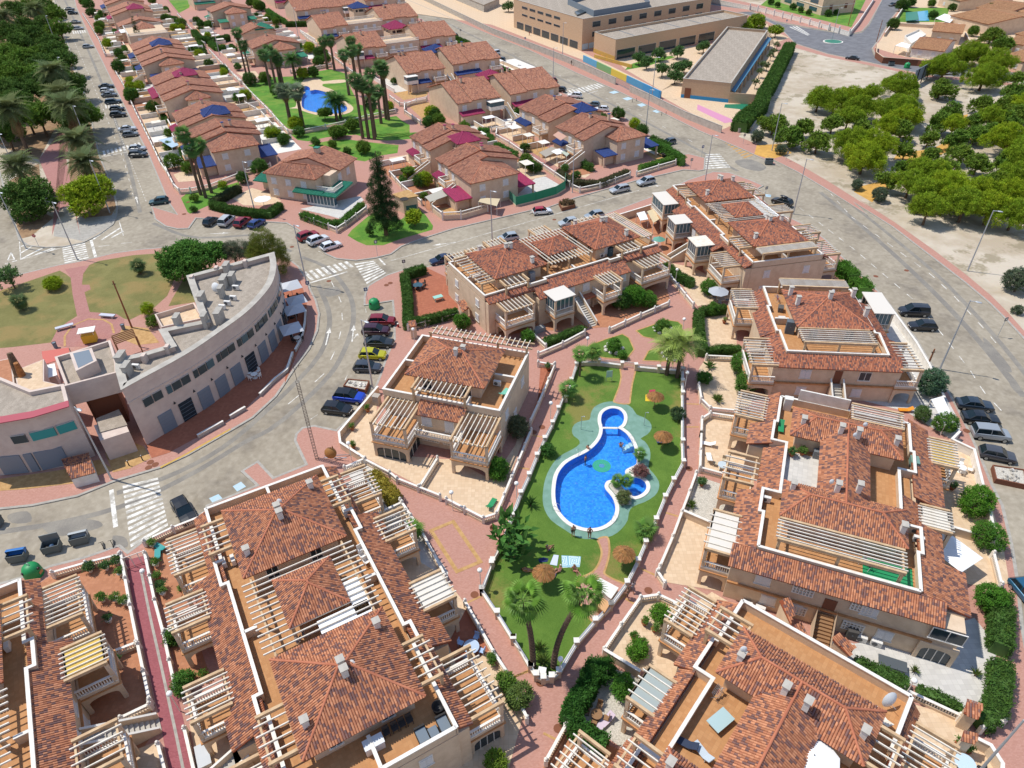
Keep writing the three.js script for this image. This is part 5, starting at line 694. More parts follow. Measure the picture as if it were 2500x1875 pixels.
{
const H=8.6,F0=7.9,poly=K('C1 -400 430 0 395 250 352 530 268 490 110 C1 240 160 0 60 -400 60',H),c=K1('C1 300 800',0),b=thing('shopping_block','pale lilac shop wing with red roof band and blue roller shutters','building',[c[0],0,c[1]]),l=a=>a.map(p=>[p[0]- c[0],p[1]- c[1]]),P=l(poly),fr=l(K('C1 -400 430 0 395 250 352 530 268',H));
part(b,'wall',prism(P,KH,F0),MAT.lilac);part(b,'flat_roof',prism(offset(P,-.25),F0 + .002,F0 + .03),MAT.gravelRoof);part(b,'parapet',wallGeo(offset(P,-.2),.4,F0,H - .1,true),MAT.lilac);part(b,'red_band',wallGeo(fr,1.3,H - .09,H + .02),flat(0xa8505a,.8));
const cv=new THREE.CatmullRomCurve3(fr.map(p=>new THREE.Vector3(p[0],0,p[1])));
for(const[t0,t1,m,y0,y1]of[[.44,.56,MAT.glass,4.9,6.0],[.60,.80,MAT.teal,4.9,6.1],[.82,.97,MAT.teal,4.9,6.1]]){const A=cv.getPointAt(t0),B=cv.getPointAt(t1);const w=part(b,'window',wallGeo([[A.x,A.z],[B.x,B.z]],.2,y0 - .08,y1 + .08),MAT.metal);part(w,'pane',wallGeo([[A.x,A.z],[B.x,B.z]],.26,y0,y1),m);}
for(const[t0,t1]of[[.2,.42],[.45,.52],[.54,.78]]){const A=cv.getPointAt(t0),B=cv.getPointAt(t1),w=part(b,'roller_shutter',wallGeo([[A.x,A.z],[B.x,B.z]],.2,.25,3.1),MAT.shutterGrey);for(let k=0;k<22;k++){const q=A.clone().lerp(B,(k + .5)/ 22);part(w,'rib',bx(.1,2.7,.14,q.x,.3,q.z),MAT.greyPaint);}}
const br=thing('shopping_block','lilac bridge wing with plant room linking the two shop blocks','building',[c[0],0,c[1]]),Q=l(K('C1 495 135 905 28 900 -40 B1 895 1345 850 1200 560 1290 420 1330 500 1540',8.6));
part(br,'upper_storey',prism(Q,5.6,7.9),MAT.lilac);part(br,'flat_roof',prism(offset(Q,-.2),7.902,7.93),MAT.gravelRoof);part(br,'parapet',wallGeo(offset(Q,-.15),.3,7.9,8.6,true),MAT.lilac);part(br,'lower_storey',prism(offset(Q,-1.2),KH,5.6),MAT.brown);
const pr=l(K('B1 550 1330 720 1290 760 1390 600 1470',9));part(br,'plant_room',prism(pr,7.93,9.6),MAT.lilac);part(br,'plant_pit',prism(offset(pr,-.35),9.602,9.62),MAT.greyPaint);
const t=l(K('C1 750 385 920 320 1035 565 815 640',1.8)),ks=part(br,'kiosk',prism(l(K('C1 765 520 985 455 1035 568 815 640',1.6)),KH,3.4),MAT.lilac);part(br,'canopy',prism(l(K('C1 745 390 920 320 985 440 765 500',3.4)),3.42,3.55),MAT.gravelRoof);
const hut=thing('utility_hut','small white hut with two tiled ledges at the pavement','hut',[0,0,0]),hp=K('C1 495 740 700 690 755 840 570 890',.8);part(hut,'wall',prism(hp,KH,1.6),MAT.white);const[ha,hb,hc,hd]=hp;tiledRoof(hut,[[[hd[0],1.65,hd[1]],[hc[0],1.65,hc[1]],[(hc[0]+ hb[0])/ 2,2.1,(hc[1]+ hb[1])/ 2],[(hd[0]+ ha[0])/ 2,2.1,(hd[1]+ ha[1])/ 2]],[[ha[0],1.65,ha[1]],[hb[0],1.65,hb[1]],[(hc[0]+ hb[0])/ 2,2.1,(hc[1]+ hb[1])/ 2],[(hd[0]+ ha[0])/ 2,2.1,(hd[1]+ ha[1])/ 2]]]);
}
{
solidWall('low wall with handrail at the ramp of the shop terrace',K('C1 1520 510 1720 400',.7),.7,MAT.concrete);solidWall('short ramp wall with handrail on the shop terrace',K('C1 1770 360 1890 290',.7),.7,MAT.concrete);solidWall('long low wall bounding the cafe terrace along the curve',K('C1 2000 190 2120 70 2212 0 B2 360 1290',.7),.7,MAT.concrete);solidWall('low wall between cafe terrace and pavement beside parasols',K('B2 380 1270 430 1180 455 1060 460 960',.7),.7,MAT.concrete);
for(const[s,r,lab]of[['B2 340 765',2.3,'pale square cafe parasol at the tip of the curved block'],['B2 385 875',2.1,'grey square cafe parasol, second along the terrace'],['B2 370 945',2.2,'grey square cafe parasol over dark chairs'],['B2 345 1095',2.2,'grey square cafe parasol above the empty table']])parasolSquare(s,r,lab);
}
function parasolSquare(s,r,lab,mat=flat(0xb6b9be,.85,{side:THREE.DoubleSide}),h=2.6){const p=K1(s,h + .2),o=thing('parasol',lab,'parasol',[p[0],0,p[1]],.5);part(o,'pole',cyl([0,0,0],[0,h + .3,0],.04,.04),MAT.pole);part(o,'base',bx(.7,.12,.7,0,0,0),MAT.concrete);const t=.95;part(o,'canopy',tri3([0,1,2,3].map(i=>{const a=i*Math.PI / 2 + .785,b=a + Math.PI / 2;return[[Math.cos(a)*r,h - .25,Math.sin(a)*r],[0,h + .35,0],[Math.cos(b)*r,h - .25,Math.sin(b)*r]];})),mat);return o;}
// ---------- school ----------
function schoolBlock(label,s,h,o={}){
const poly=K(s,h),c=poly[0],b=thing('school_building',label,'building',[c[0],0,c[1]]),P=poly.map(p=>[p[0]- c[0],p[1]- c[1]]),F0=h - .9;
part(b,'wall',prism(P,KH,F0),MAT.schoolWall);part(b,'flat_roof',prism(offset(P,-.3),F0 + .002,F0 + .03),MAT.gravelRoof);const pr=part(b,'parapet',wallGeo(offset(P,-.16),.3,F0,h - .06,true),MAT.schoolWall);part(pr,'coping',wallGeo(offset(P,-.16),.44,h - .06,h,true),MAT.concrete);
b.P=null;return[b,P];
}
function facade(b,A,B,rows,o={}){
const L=Math.hypot(B[0]- A[0],B[1]- A[1]);for(const[y0,y1,n,frac,mat,t0=.04,t1=.96]of rows)for(let i=0;i<n;i++){const a=lerp2(A,B,t0 +(t1 - t0)*(i + .5 - frac / 2)/ n),c=lerp2(A,B,t0 +(t1 - t0)*(i + .5 + frac / 2)/ n),w=part(b,'window',wallGeo([a,c],.12,y0,y1),mat===MAT.white?MAT.white:MAT.metal),k=Math.max(2,Math.min(5,Math.round(frac*L / n / 1.2)));part(w,'pane',wallGeo([lerp2(a,c,.02),lerp2(a,c,.98)],.18,y0 + .06,y1 - .06),mat);for(let j=1;j<k;j++){const q=lerp2(a,c,j / k);part(w,'mullion',bx(.12,y1 - y0,.12,q[0],y0,q[1]),MAT.white);}}
}
{
const[b1,P1]=schoolBlock('three storey sand brick school block with slit windows and undercroft','A3 170 -10 705 145 1700 -20 1700 -260 700 -330',10.8);facade(b1,P1[0],P1[1],[[8.2,9.1,5,.72,MAT.glass,.12,.72],[5.6,6.3,5,.72,MAT.glass,.12,.72],[.3,2.8,7,.82,MAT.glass]]);facade(b1,P1[1],P1[2],[[7.4,9.3,8,.5,MAT.glass],[4.2,6,8,.5,MAT.glass],[.4,2.4,3,.9,MAT.bluePaint,0,.14]]);
const pl=K('A3 590 -10 790 80 1220 10 1100 -160',12).map(p=>[p[0]- b1.position.x,p[1]- b1.position.z]);part(b1,'plant_enclosure',wallGeo(pl,.2,9.9,12,true),MAT.greyPaint);const sk=K('A3 640 100 720 70 740 95 660 125',10).map(p=>[p[0]- b1.position.x,p[1]- b1.position.z]);part(b1,'skylight',prism(sk,9.9,10.5),MAT.glass);
const[b2,P2]=schoolBlock('two storey sand brick classroom block with glazed front and yellow base','A3 795 245 960 303 1978 115 1790 75',7.0);facade(b2,P2[1],P2[2],[[.3,3.4,5,.86,MAT.glass,.0,.75]]);part(b2,'yellow_base',wallGeo([P2[0],P2[1]].map((p,i)=>p),.12,KH,1.5),MAT.yellowPaint);for(let i=1;i<6;i++){const a=lerp2(P2[1],P2[2],i / 6),c=lerp2(P2[0],P2[3],i / 6);part(b2,'roof_joint',wallGeo([lerp2(a,c,.06),lerp2(a,c,.94)],.25,6.13,6.22),MAT.greyPaint);}
const[b3,P3]=schoolBlock('long single storey gravel roofed school block with blue base','A3 1478 603 1850 640 2130 232 1818 205',5.6);part(b3,'blue_base',wallGeo([P3[0],P3[1]],.14,KH,1.1),flat(0x2f86b8,.8));part(b3,'doorway',wallGeo([lerp2(P3[0],P3[1],.07),lerp2(P3[0],P3[1],.2)],.16,KH,3.0),MAT.brown);
const ov=K('A3 1850 700 1880 710 2160 300 2130 285',3.2).map(p=>[p[0]- b3.position.x,p[1]- b3.position.z]);part(b3,'canopy',prism(ov,3.1,3.35),flat(0x3d6f8c,.7));for(let i=0;i<10;i++){const q=lerp2(ov[1],ov[2],(i + .5)/ 10);part(b3,'pillar',bx(.4,3,.4,q[0],KH,q[1]),MAT.schoolWall);}
const sw=K('A3 1850 700 2030 735',3).map(p=>[p[0]- b3.position.x,p[1]- b3.position.z]);part(b3,'screen_wall',wallGeo([P3[1],[P3[1][0]+ 9,P3[1][1]+ 3.2]],.3,KH,3.0),MAT.schoolWall);
solidWall('grey concrete school wall along the avenue pavement',K('A3 -1600 -500 -600 -70 0 215 600 440 960 600',2.2),2.2,MAT.concrete,{cap:MAT.concrete});solidWall('grey concrete school wall from the gate to the corner',K('A3 1070 660 1230 730 1500 860 1780 970',2),2,MAT.concrete,{cap:MAT.concrete});
const g=thing('school_gate','grey barred sliding gate of the school','gate'),gp=K('A3 955 598 1070 655',1.8);part(g,'frame',wallGeo(gp,.1,KH,.3),MAT.metal);for(let i=0;i<22;i++){const q=lerp2(gp[0],gp[1],i / 21);part(g,'bar',bx(.08,2,.08,q[0],KH,q[1]),MAT.metal);}
const mu=(s,h,m,lab,y0=KH)=>{const p=K(s,h),o=thing('mural_wall',lab,'wall',[p[0][0],0,p[0][1]]),q=p.map(a=>[a[0]- p[0][0],a[1]- p[0][1]]),cols=[...m];part(o,'wall_body',wallGeo(q,.3,y0,h),MAT.concrete);cols.forEach((cc,i)=>part(o,'painted_panel',wallGeo([lerp2(q[0],q[1],i / cols.length + .001),lerp2(q[0],q[1],(i + 1)/ cols.length)],.34,y0 + .05,h + .01),cc));};
mu('A3 710 425 1310 705',2.2,[flat(0x5fa3c4,.8),flat(0x79a86f,.8),flat(0xd2bd4e,.8),flat(0x4f93b8,.8),flat(0x3f8fc0,.8)],'long painted playground wall in blue green and yellow panels');mu('A3 795 420 1085 500',1.2,[MAT.yellowPaint,MAT.yellowPaint],'low yellow wall before the school classrooms');
solidWall('pale wall under the clipped hedge beside the sandy lot',K('A4 10 990 110 980 240 790 390 430 430 380',1.2),1.2,MAT.concrete,{cap:MAT.concrete});
const gh=thing('gatehouse','small grey gatehouse with reddish doors on the school wall','building',[0,0,0]),q=K('A3 -280 -50 -60 40 60 -10 -160 -90',3);part(gh,'wall',prism(q,KH,3),MAT.concrete);part(gh,'flat_roof',prism(offset(q,.2),3.001,3.2),MAT.gravelRoof);const q2=K('A3 -300 -50 -200 -10',1.5);part(gh,'red_door',wallGeo(q2,.2,KH,2.2),flat(0x9a5a58,.8));
}
{
const[b,P]=(()=>{const poly=K('A4 330 22 640 122 890 95 620 -5',0),c=poly[0],o=thing('apartment_building','pale apartment building with glazed bays on a hedged lawn','building',[c[0],0,c[1]]),Q=poly.map(p=>[p[0]- c[0],p[1]- c[1]]);part(o,'wall',prism(Q,KH,10.3),MAT.stuccoN);part(o,'flat_roof',prism(offset(Q,-.3),10.301,10.33),MAT.gravelRoof);part(o,'parapet',wallGeo(offset(Q,-.15),.3,10.3,11,true),MAT.white);for(const q of[.3,.6]){const e=lerp2(lerp2(Q[0],Q[1],q),lerp2(Q[3],Q[2],q),.5);part(o,'stair_head',bx(3,2.2,3,e[0],10.33,e[1]),MAT.stuccoN);}for(const y of[3.3,6.6])part(o,'floor_band',wallGeo([Q[0],Q[1],Q[2]],.3,y,y + .25),MAT.white);return[o,Q];})();facade(b,P[0],P[1],[[1,2.6,3,.6,MAT.glassBlue],[4,5.6,3,.6,MAT.glassBlue],[7,8.6,3,.6,MAT.glassBlue]]);facade(b,P[1],P[2],[[2,4,2,.2,MAT.brown],[6,8,2,.2,MAT.brown]]);
solidWall('white fence wall round the apartment lawn',K('A4 -1000 -210 -300 -30 180 62 500 140 870 245 940 160 1060 -20',1.6),1.6,MAT.white);const pw=K('A4 100 40 870 235',2),pf=thing('fence_posts','row of white piers on the apartment fence','fence');for(let i=0;i<12;i++){const q=lerp2(pw[0],pw[1],i / 11);part(pf,'pier',bx(.5,2.6,.5,q[0],0,q[1]),MAT.white);}
const villa=(lab,s,h,hr,m=MAT.stuccoN,ru=false)=>{const[a,e,f]=K(s,h),du=[e[0]- a[0],e[1]- a[1]],w=Math.hypot(...du),d=Math.hypot(f[0]- e[0],f[1]- e[1]),o=thing('villa',lab,'house',[a[0],0,a[1]],-Math.atan2(du[1],du[0]));part(o,'wall',bxr(.3,-d + .3,w - .3,-.3,0,h),m);gableRoof(o,0,-d,w,0,h + .05,hr,ru,{...FAR,tone:()=>pick([[.42,.22,.10],[.36,.18,.085],[.46,.25,.12]])});if(ru)for(const z of[-.3,-d + .3])part(o,'gable_wall',prismZ([[.3,h - .01],[w - .3,h - .01],[w / 2,hr - .25]],0,.2).translate(0,0,z),m);else for(const x of[.3,w - .3])part(o,'gable_wall',prismX([[-d / 2 + .3,h - .01],[d / 2 - .3,h - .01],[0,hr - .25]],.01,.2).translate(x,0,-d / 2),m);windowOn(o,'+v',w*.3,1,-.3,1.2,1.2);windowOn(o,'+v',w*.7,1,-.3,1.2,1.2);return o;};
villa('white walled villa with orange tile roof at the fenced corner','A4 1340 370 1600 400 1680 310',3,4.6,MAT.white);villa('sand coloured villa behind the white stair terrace','A4 1500 240 1740 260 1780 200',4,5.6);villa('villa with wide orange roof beside the white canopy','A4 1640 120 1940 190 1980 90',4.2,6);villa('villa with orange roof far behind the mesh pool','A4 1840 60 2100 100 2140 20',4,5.6);villa('villa with pale orange roof at the back lane','A4 2080 60 2260 120 2320 40',4,5.6);villa('villa with orange roof behind the dark tree','A4 2040 430 2212 480 2260 390',3.4,5);villa('villa with orange roof by the white garage','A4 2080 330 2212 350 2240 290',3.4,4.8);villa('villa with low orange roof on the far lane','A4 2140 260 2260 290 2300 220',3.4,4.8);villa('small villa with orange roof near the yellow house','A4 1560 -30 1720 10 1760 -60',4,5.4);
solidWall('brown slatted fence wall on the villa corner',K('A4 1080 330 1075 400 1130 440 1400 460 1600 490 1680 430 1790 320',2),2,MAT.brown,{cap:MAT.stuccoN});const wt=thing('terrace_hut','white rooftop stair terrace beside the villa','house'),wq=K('A4 1290 290 1400 240 1450 280 1340 350',2.6);part(wt,'wall',prism(wq,KH,2.6),MAT.white);part(wt,'parapet',wallGeo(wq,.2,2.6,3.3,true),MAT.white);
for(const[s,m,lab]of[['A4 1530 140 1600 105 1690 130 1640 175',MAT.whiteShade,'white flat canopy beside the villa lawn'],['A4 1220 350 1270 325 1340 345 1320 372',MAT.whiteShade,'small white flat canopy at the villa corner']]){const p=K(s,3),o=thing('canopy',lab,'canopy');part(o,'roof_panel',prism(p,2.9,3),m);for(const q of p)part(o,'post',bx(.12,2.9,.12,q[0],0,q[1]),MAT.white);}
solidWall('ochre lane wall behind the villas',K('A4 1900 230 2080 110 2212 10',2),2,MAT.yellowPaint,{cap:MAT.stuccoN});solidWall('cream garden wall between villa lawn and terrace',K('A4 1240 175 1480 190 1620 180',1.4),1.4,MAT.stuccoN);solidWall('pale wall along the villa road',K('A4 1310 10 1230 130 1140 250',1.6),1.6,MAT.stuccoN);solidWall('white wall by the low villa garage',K('A4 2000 560 2110 560 2212 590',1.8),1.8,MAT.white);solidWall('cream wall dividing the back villa plots',K('A4 1760 250 1800 320 1960 260 2080 300',1.6),1.6,MAT.stuccoN);
for(const[s,r]of[['A4 1270 60',3],['A4 1200 200',2.6],['A4 1340 30',2.4],['A4 1500 30',2],['A4 1510 120',2],['A4 1760 150',2.2],['A4 1940 100',3],['A4 2000 200',2],['A4 1820 250',2.2],['A4 2140 140',2],['A4 1660 60',1.8]])VILLA_SHRUBS.push([s,r]);
const vp=thing('garden_pool','small covered garden pool with green enclosure by the villa','pool'),vq=K('A4 1300 100 1470 80 1480 160 1300 160',.3);part(vp,'water',prism(vq,.1,.3),flat(0x4aa6c8,.2));part(vp,'enclosure',prism(K('A4 1300 95 1390 88 1400 150 1300 160',1.5),1.4,1.5),MAT.greenTile);
const ri=K1('A4 738 325'),rb=thing('traffic_island','small round green and white traffic island','roundabout',[ri[0],0,ri[1]]);part(rb,'kerb_ring',new THREE.CylinderGeometry(3.6,3.6,.25,24).translate(0,.12,0),MAT.white);part(rb,'green_top',new THREE.CylinderGeometry(3.1,3.1,.3,24).translate(0,.15,0),MAT.greenTile);
const ho=K('A4 1365 600 1545 500',3),hb=thing('billboard','dark slatted billboard back by the sandy lot','billboard');part(hb,'panel',wallGeo(ho,.2,1.2,5.2),MAT.greyPaint);for(let i=0;i<4;i++){const q=lerp2(ho[0],ho[1],(i + .5)/ 4);part(hb,'post',bx(.2,5.2,.3,q[0],0,q[1]+ .3),MAT.dark);}
}
{
const p=K('E5 70 1340 180 1390 350 1360 240 1290',1),o=thing('transformer_kiosk','small cream transformer kiosk with round roof hatch on the lawn','kiosk');part(o,'wall',prism(p,KH,3.4),MAT.stuccoN);part(o,'roof_slab',prism(offset(p,.2),3.401,3.6),MAT.ochre);const c=K1('E5 180 1255',3.65);part(o,'roof_hatch',new THREE.CylinderGeometry(.9,.9,.06,18).translate(c[0],3.64,c[1]),MAT.dark);part(o,'louvre',wallGeo([lerp2(p[1],p[2],.15),lerp2(p[1],p[2],.9)],.12,.8,1.8),MAT.glassBlue);
}
// ---------- vegetation ----------
const leafQuad=(w,l,bend=.25)=>tri3([[[0,0,0],[w / 2,l*.18,l*.45],[0,l*bend,l],[-w / 2,l*.18,l*.45]]]);
function cluster(n,r,w,l,seed){const R=mulberry(seed),gs=[];for(let i=0;i<n;i++){const g=leafQuad(w*(.7 + R()*.6),l*(.7 + R()*.6));g.applyQuaternion(QE(-R()*1.5 + .35,R()*6.28,R()*1.2 - .6));const a=R()*6.28,z=R()*2 - 1,q=Math.sqrt(1 - z*z),rr_=r*Math.cbrt(R());g.translate(Math.cos(a)*q*rr_,z*rr_,Math.sin(a)*q*rr_);gs.push(g);}return merge(gs);}
const CL={broad:cluster(16,.34,.16,.3,11),pine:cluster(22,.36,.05,.34,12),tuft:cluster(20,.3,.09,.26,15),hedge:cluster(14,.14,.06,.13,13),small:cluster(14,.2,.08,.2,14)};
const distOf=p=>Math.hypot(p[0],CAMH,p[1]);
const pxm=(px,p)=>px*distOf(p)/ FPX;
const GREEN={dark:[.085,.16,.03],mid:[.125,.22,.03],bright:[.29,.385,.022],pine:[.23,.33,.024],pineDark:[.15,.235,.03],olive:[.15,.18,.105],hedge:[.075,.155,.03],grey:[.12,.16,.095],yellow:[.22,.22,.05]};
const LB=1.8;
function vary(c,k=.25){const own=Object.values(GREEN).includes(c),f=(own?1:LB)*(1 + rr(-k,k));return new THREE.Color().setRGB(c[0]*f*(1 + rr(-.12,.12)),c[1]*f,c[2]*f*(1 + rr(-.15,.15)));}
function crownInto(parent,name,lobes,dens,geo,col,size){
const list=[];for(const L of lobes){const n=Math.round(dens*(L[3]*L[5]+ L[3]*L[4])*3);for(let i=0;i<n;i++){const a=rnd()*6.283,z=rnd()*1.75 - .75,q=Math.sqrt(Math.max(0,1 - z*z)),k=.62 + .42*Math.sqrt(rnd());list.push({m:M4([L[0]+ Math.cos(a)*q*L[3]*k,L[1]+ z*L[4]*k,L[2]+ Math.sin(a)*q*L[5]*k],QE(rr(-.4,.4),rr(0,6.28),rr(-.4,.4)),size*rr(.75,1.3)),c:vary(col)});}}
return instances(parent,name,geo,MAT.leaf,list);
}
function tree(p,r,h,o){
const{label,group,name='tree',col=GREEN.mid,geo=CL.broad,flat:fl=.8,lobes=6,dens=5,size=1,lift=.45}=o,t=thing(name,label,'tree',[p[0],0,p[1]],rr(0,6.28),group),cy=h - r*fl,ls=[];
const lean=[rr(-.25,.25)*r*.4,rr(-.25,.25)*r*.4];
const gs=[cyl([0,0,0],[lean[0]*.5,cy*.7,lean[1]*.5],Math.max(.1,r*.07),Math.max(.07,r*.05),7)];
for(let i=0;i<lobes;i++){const a=i / lobes*6.283 + rr(-.4,.4),d=r*(o.small?Math.sqrt(rnd())*.78:rr(.35,.58)),y=cy + rr(-.3,.34)*r*fl -(o.small?d*d / r*.35 - r*.15:0),rl=r*(o.small?rr(.17,.4):rr(.42,.6));ls.push([lean[0]+ Math.cos(a)*d,y,lean[1]+ Math.sin(a)*d,rl,rl*fl,rl]);gs.push(cyl([lean[0]*.4,cy*.55,lean[1]*.4],[Math.cos(a)*d*.9,y,Math.sin(a)*d*.9],r*.04,r*.015,5));}
ls.push([lean[0],cy + r*fl*.28,lean[1],r*.55,r*fl*.6,r*.55]);
part(t,'trunk',merge(gs),MAT.trunk);crownInto(t,'crown',ls,dens /(size*size),geo,col,size);return t;
}
function bush(p,r,label,o={}){const t=thing(o.name||'shrub',label,'shrub',[p[0],KH*.5,p[1]],rr(0,6.28),o.group),k=o.h||r*.85;part(t,'stem',cyl([0,0,0],[0,k,0],r*.08,r*.04,5),MAT.trunk);crownInto(t,'foliage',[[0,k,0,r*.8,k*.95,r*.8],[r*.3,k*.9,r*.2,r*.6,k*.8,r*.6],[-r*.3,k*.95,-r*.2,r*.6,k*.8,r*.6]],o.dens||16,o.geo||CL.small,o.col||GREEN.mid,o.size||1);return t;}
function hedge(s,w,h,label,o={}){
const pts=Array.isArray(s)?s:K(s,h),c=pts[0],t=thing('hedge',label,'hedge',[c[0],0,c[1]],0,o.group),L=pts.map(p=>[p[0]- c[0],p[1]- c[1]]);part(t,'branches',wallGeo(L,w*.82,.02,h*.93),std({color:new THREE.Color().setRGB(...(o.col?o.col.map(v=>v*LB):GREEN.hedge)),roughness:.95}));
const list=[],dz=o.dens||26;for(let i=0;i + 1<L.length;i++){const a=L[i],b=L[i + 1],l=Math.hypot(b[0]- a[0],b[1]- a[1]),nx=-(b[1]- a[1])/ l,nz=(b[0]- a[0])/ l;const n=Math.round(l*(w + 2*h)*dz);for(let k=0;k<n;k++){const q=lerp2(a,b,rnd()),e=rnd()*(w + 2*h);let off,y;if(e<w){off=e - w / 2;y=h*rr(.96,1.04);}else{const yy=(e - w)% h;off=(e - w<h?-1:1)*w / 2*rr(.9,1.05);y=yy;}list.push({m:M4([q[0]+ nx*off,y,q[1]+ nz*off],QE(rr(-1,1),rr(0,6.28),rr(-1,1)),rr(.8,1.5)*(o.size||1)),c:vary(o.col||GREEN.hedge,.3)});}}
instances(t,'leaves',CL.hedge,MAT.leaf,list);return t;
}
function project(X,Y,Z){const q=[X,Y - CAMH,Z],dt=(a)=>a[0]*q[0]+ a[1]*q[1]+ a[2]*q[2],z=dt(_F);return[1250 + FPX*dt(_R)/ z,937.5 - FPX*dt(_U)/ z];}
function heightTo(foot,s){const m=s.trim().split(/\s+/),c=CROP[m[0]],ty=c[1]+ +m[2]*c[2];let lo=0,hi=40;for(let i=0;i<30;i++){const k=(lo + hi)/ 2;project(foot[0],k,foot[1])[1]>ty?lo=k:hi=k;}return lo;}
const fanLeaf=(()=>{const g=[],N=13;for(let i=0;i<N;i++){const a=(i /(N - 1)- .5)*4.0,r=1*(1 - Math.abs(i /(N - 1)- .5)*.25),dy=-.55*Math.pow(Math.abs(i /(N - 1)- .5)*2,1.5)- .12,aw=.15;const P=(an,rad_,y)=>[Math.sin(an)*rad_,y,.75 + Math.cos(an)*rad_*.95];g.push([P(a - aw,.5,-.03),[0,0,.75],P(a + aw,.5,-.03),P(a,r,dy)]);}g.push([[-.03,0,0],[.03,0,0],[.03,.12,.75],[-.03,.12,.75]]);return tri3(g);})();
const featherLeaf=(()=>{const g=[],N=15;const C=t=>[0,.55*t - 1.05*t*t,t];for(let i=1;i<=N;i++){const t=i / N,c=C(t),c2=C(t - .55 / N),l=.3*Math.sin(Math.PI*Math.min(1,.12 + t*.9))+ .03;for(const s of[-1,1])g.push([c2,[s*l,c[1]- .1*l - .05,c[2]+ l*.5],[s*l*.95,c[1]- .12*l - .05,c[2]+ l*.62],c]);}for(let i=0;i<6;i++){const a=C(i / 6),b=C((i + 1)/ 6);g.push([[-.012,a[1],a[2]],[.012,a[1],a[2]],[.012,b[1],b[2]],[-.012,b[1],b[2]]]);}return tri3(g);})();
const fanLeaf2=(()=>{const g=[],N=17,C=t=>[0,.34*t - .3*t*t,t];for(let i=0;i<N;i++){const e=i /(N - 1)- .5,a=e*4.4,r=.82*(1 - Math.abs(e)*.3),aw=.125,y0=.04,P=(an,q,y)=>[Math.sin(an)*q,y0 + y,1 + Math.cos(an)*q];g.push([[0,y0,1],P(a - aw,r*.55,.02 - Math.abs(e)*.2),P(a,r*.78,-.1 - Math.abs(e)*.32),P(a + aw,r*.55,.02 - Math.abs(e)*.2)]);g.push([P(a - aw*.5,r*.7,-.07 - Math.abs(e)*.3),P(a + .05,r*1.05,-.42 - Math.abs(e)*.4),P(a + aw*.5,r*.7,-.07 - Math.abs(e)*.3)]);}for(let i=0;i<4;i++){const a=C(i / 4),b=C((i + 1)/ 4);g.push([[-.025,a[1],a[2]],[.025,a[1],a[2]],[.02,b[1],b[2]],[-.02,b[1],b[2]]]);}return tri3(g);})();
function palm(footS,topS,o={}){
const{kind='fan',label,group,n=34,size=1.5,col=[.06,.12,.03],r=.22,single=false}=o,f=K1(footS,KH),h=o.h||heightTo(f,topS),t=thing('palm_tree',label,'palm',[f[0],0,f[1]],0,group);
const tp=o.lean||[0,0],gs=[];const seg=single?22:5;for(let i=0;i<seg;i++){const a=i / seg,b=(i + 1)/ seg,w=q=>[tp[0]*q*q,h*q,tp[1]*q*q];gs.push(cyl(w(a),w(b),r*(1.35 - .45*a),r*(1.35 - .45*b)*(single?1.2:1),9));}part(t,'trunk',merge(gs),MAT.palmTrunk);
const list=[],leaf=kind==='fan'?(single?fanLeaf2:fanLeaf):featherLeaf;for(let i=0;i<n;i++){const k=i / n,pitch=kind==='fan'?-1.0 + 2.05*k + rr(-.2,.2):-1.15 + 1.55*k + rr(-.1,.1),s=size*rr(.85,1.15),m=M4([tp[0],h,tp[1]],QE(pitch,i*2.39996 + rr(-.2,.2),rr(-.2,.2)),s),c=vary(col,.22);list.push({m,c});}
if(single){const mats=[col,col.map(v=>v*1.35),col.map(v=>v*.75)].map(c=>std({color:new THREE.Color().setRGB(...c),roughness:.6,side:THREE.DoubleSide}));list.forEach((e,i)=>{const q=part(t,'frond',leaf,mats[i % 3]);q.applyMatrix4(e.m);});}else instances(t,'crown',leaf,MAT.leaf,list);
if(o.skirt !==false){const dead=[];for(let i=0;i<(o.skirt||16);i++)dead.push({m:M4([tp[0],h - .2 - rnd()*size*.5,tp[1]],QE(1.25 + rr(-.2,.25),i*2.4,0),size*rr(.6,.85)),c:vary([.14,.095,.05],.3)});instances(t,'dead_leaves',leaf,MAT.leaf,dead);}
return t;
}
const NPG='tall fan palms round the northern pool';
for(const[a,b,sz]of[['E3 1225 830','E3 1150 490'],['E3 1310 835','E3 1275 480'],['E3 1485 1140','E3 1385 650'],['E3 1580 1100','E3 1520 600'],['E3 1560 900','E3 1510 490'],['E3 1625 920','E3 1590 580'],['E3 1650 1659','E3 1510 960'],['E3 1720 1659','E3 1650 1000'],['E3 1790 1670','E3 1700 1040'],['E3 1930 1430','E3 1920 790'],['E3 1790 1300','E3 1770 880'],['E3 1870 1480','E3 1840 1090'],['E3 1800 1640','E3 1730 1230'],['E3 1960 1440','E3 1890 830'],['E3 555 1110','E3 490 650'],['E3 610 1040','E3 540 600'],['E3 660 1010','E3 635 670'],['E3 690 1010','E3 650 720']])palm(a,b,{label:'tall slim fan palm with shaggy top by the northern pool',group:NPG,size:1.4,n:30,r:.34,col:[.062,.115,.035],skirt:18});
for(const[a,b]of[['E3 790 1510','E3 700 1080'],['E3 935 1530','E3 880 1090']])palm(a,b,{label:'stout fan palm with pale shaggy top beside the northern pool',group:'stout fan palms at the pool edge',size:1.75,n:38,r:.42,col:[.10,.13,.075],skirt:26});
for(const[a,b]of[['E3 265 950','E3 115 390'],['E3 310 960','E3 225 540']])palm(a,b,{label:'very slim leaning palm at the lane corner',group:'slim palms at the lane corner',size:1.35,n:26,r:.26,col:[.06,.115,.035]});
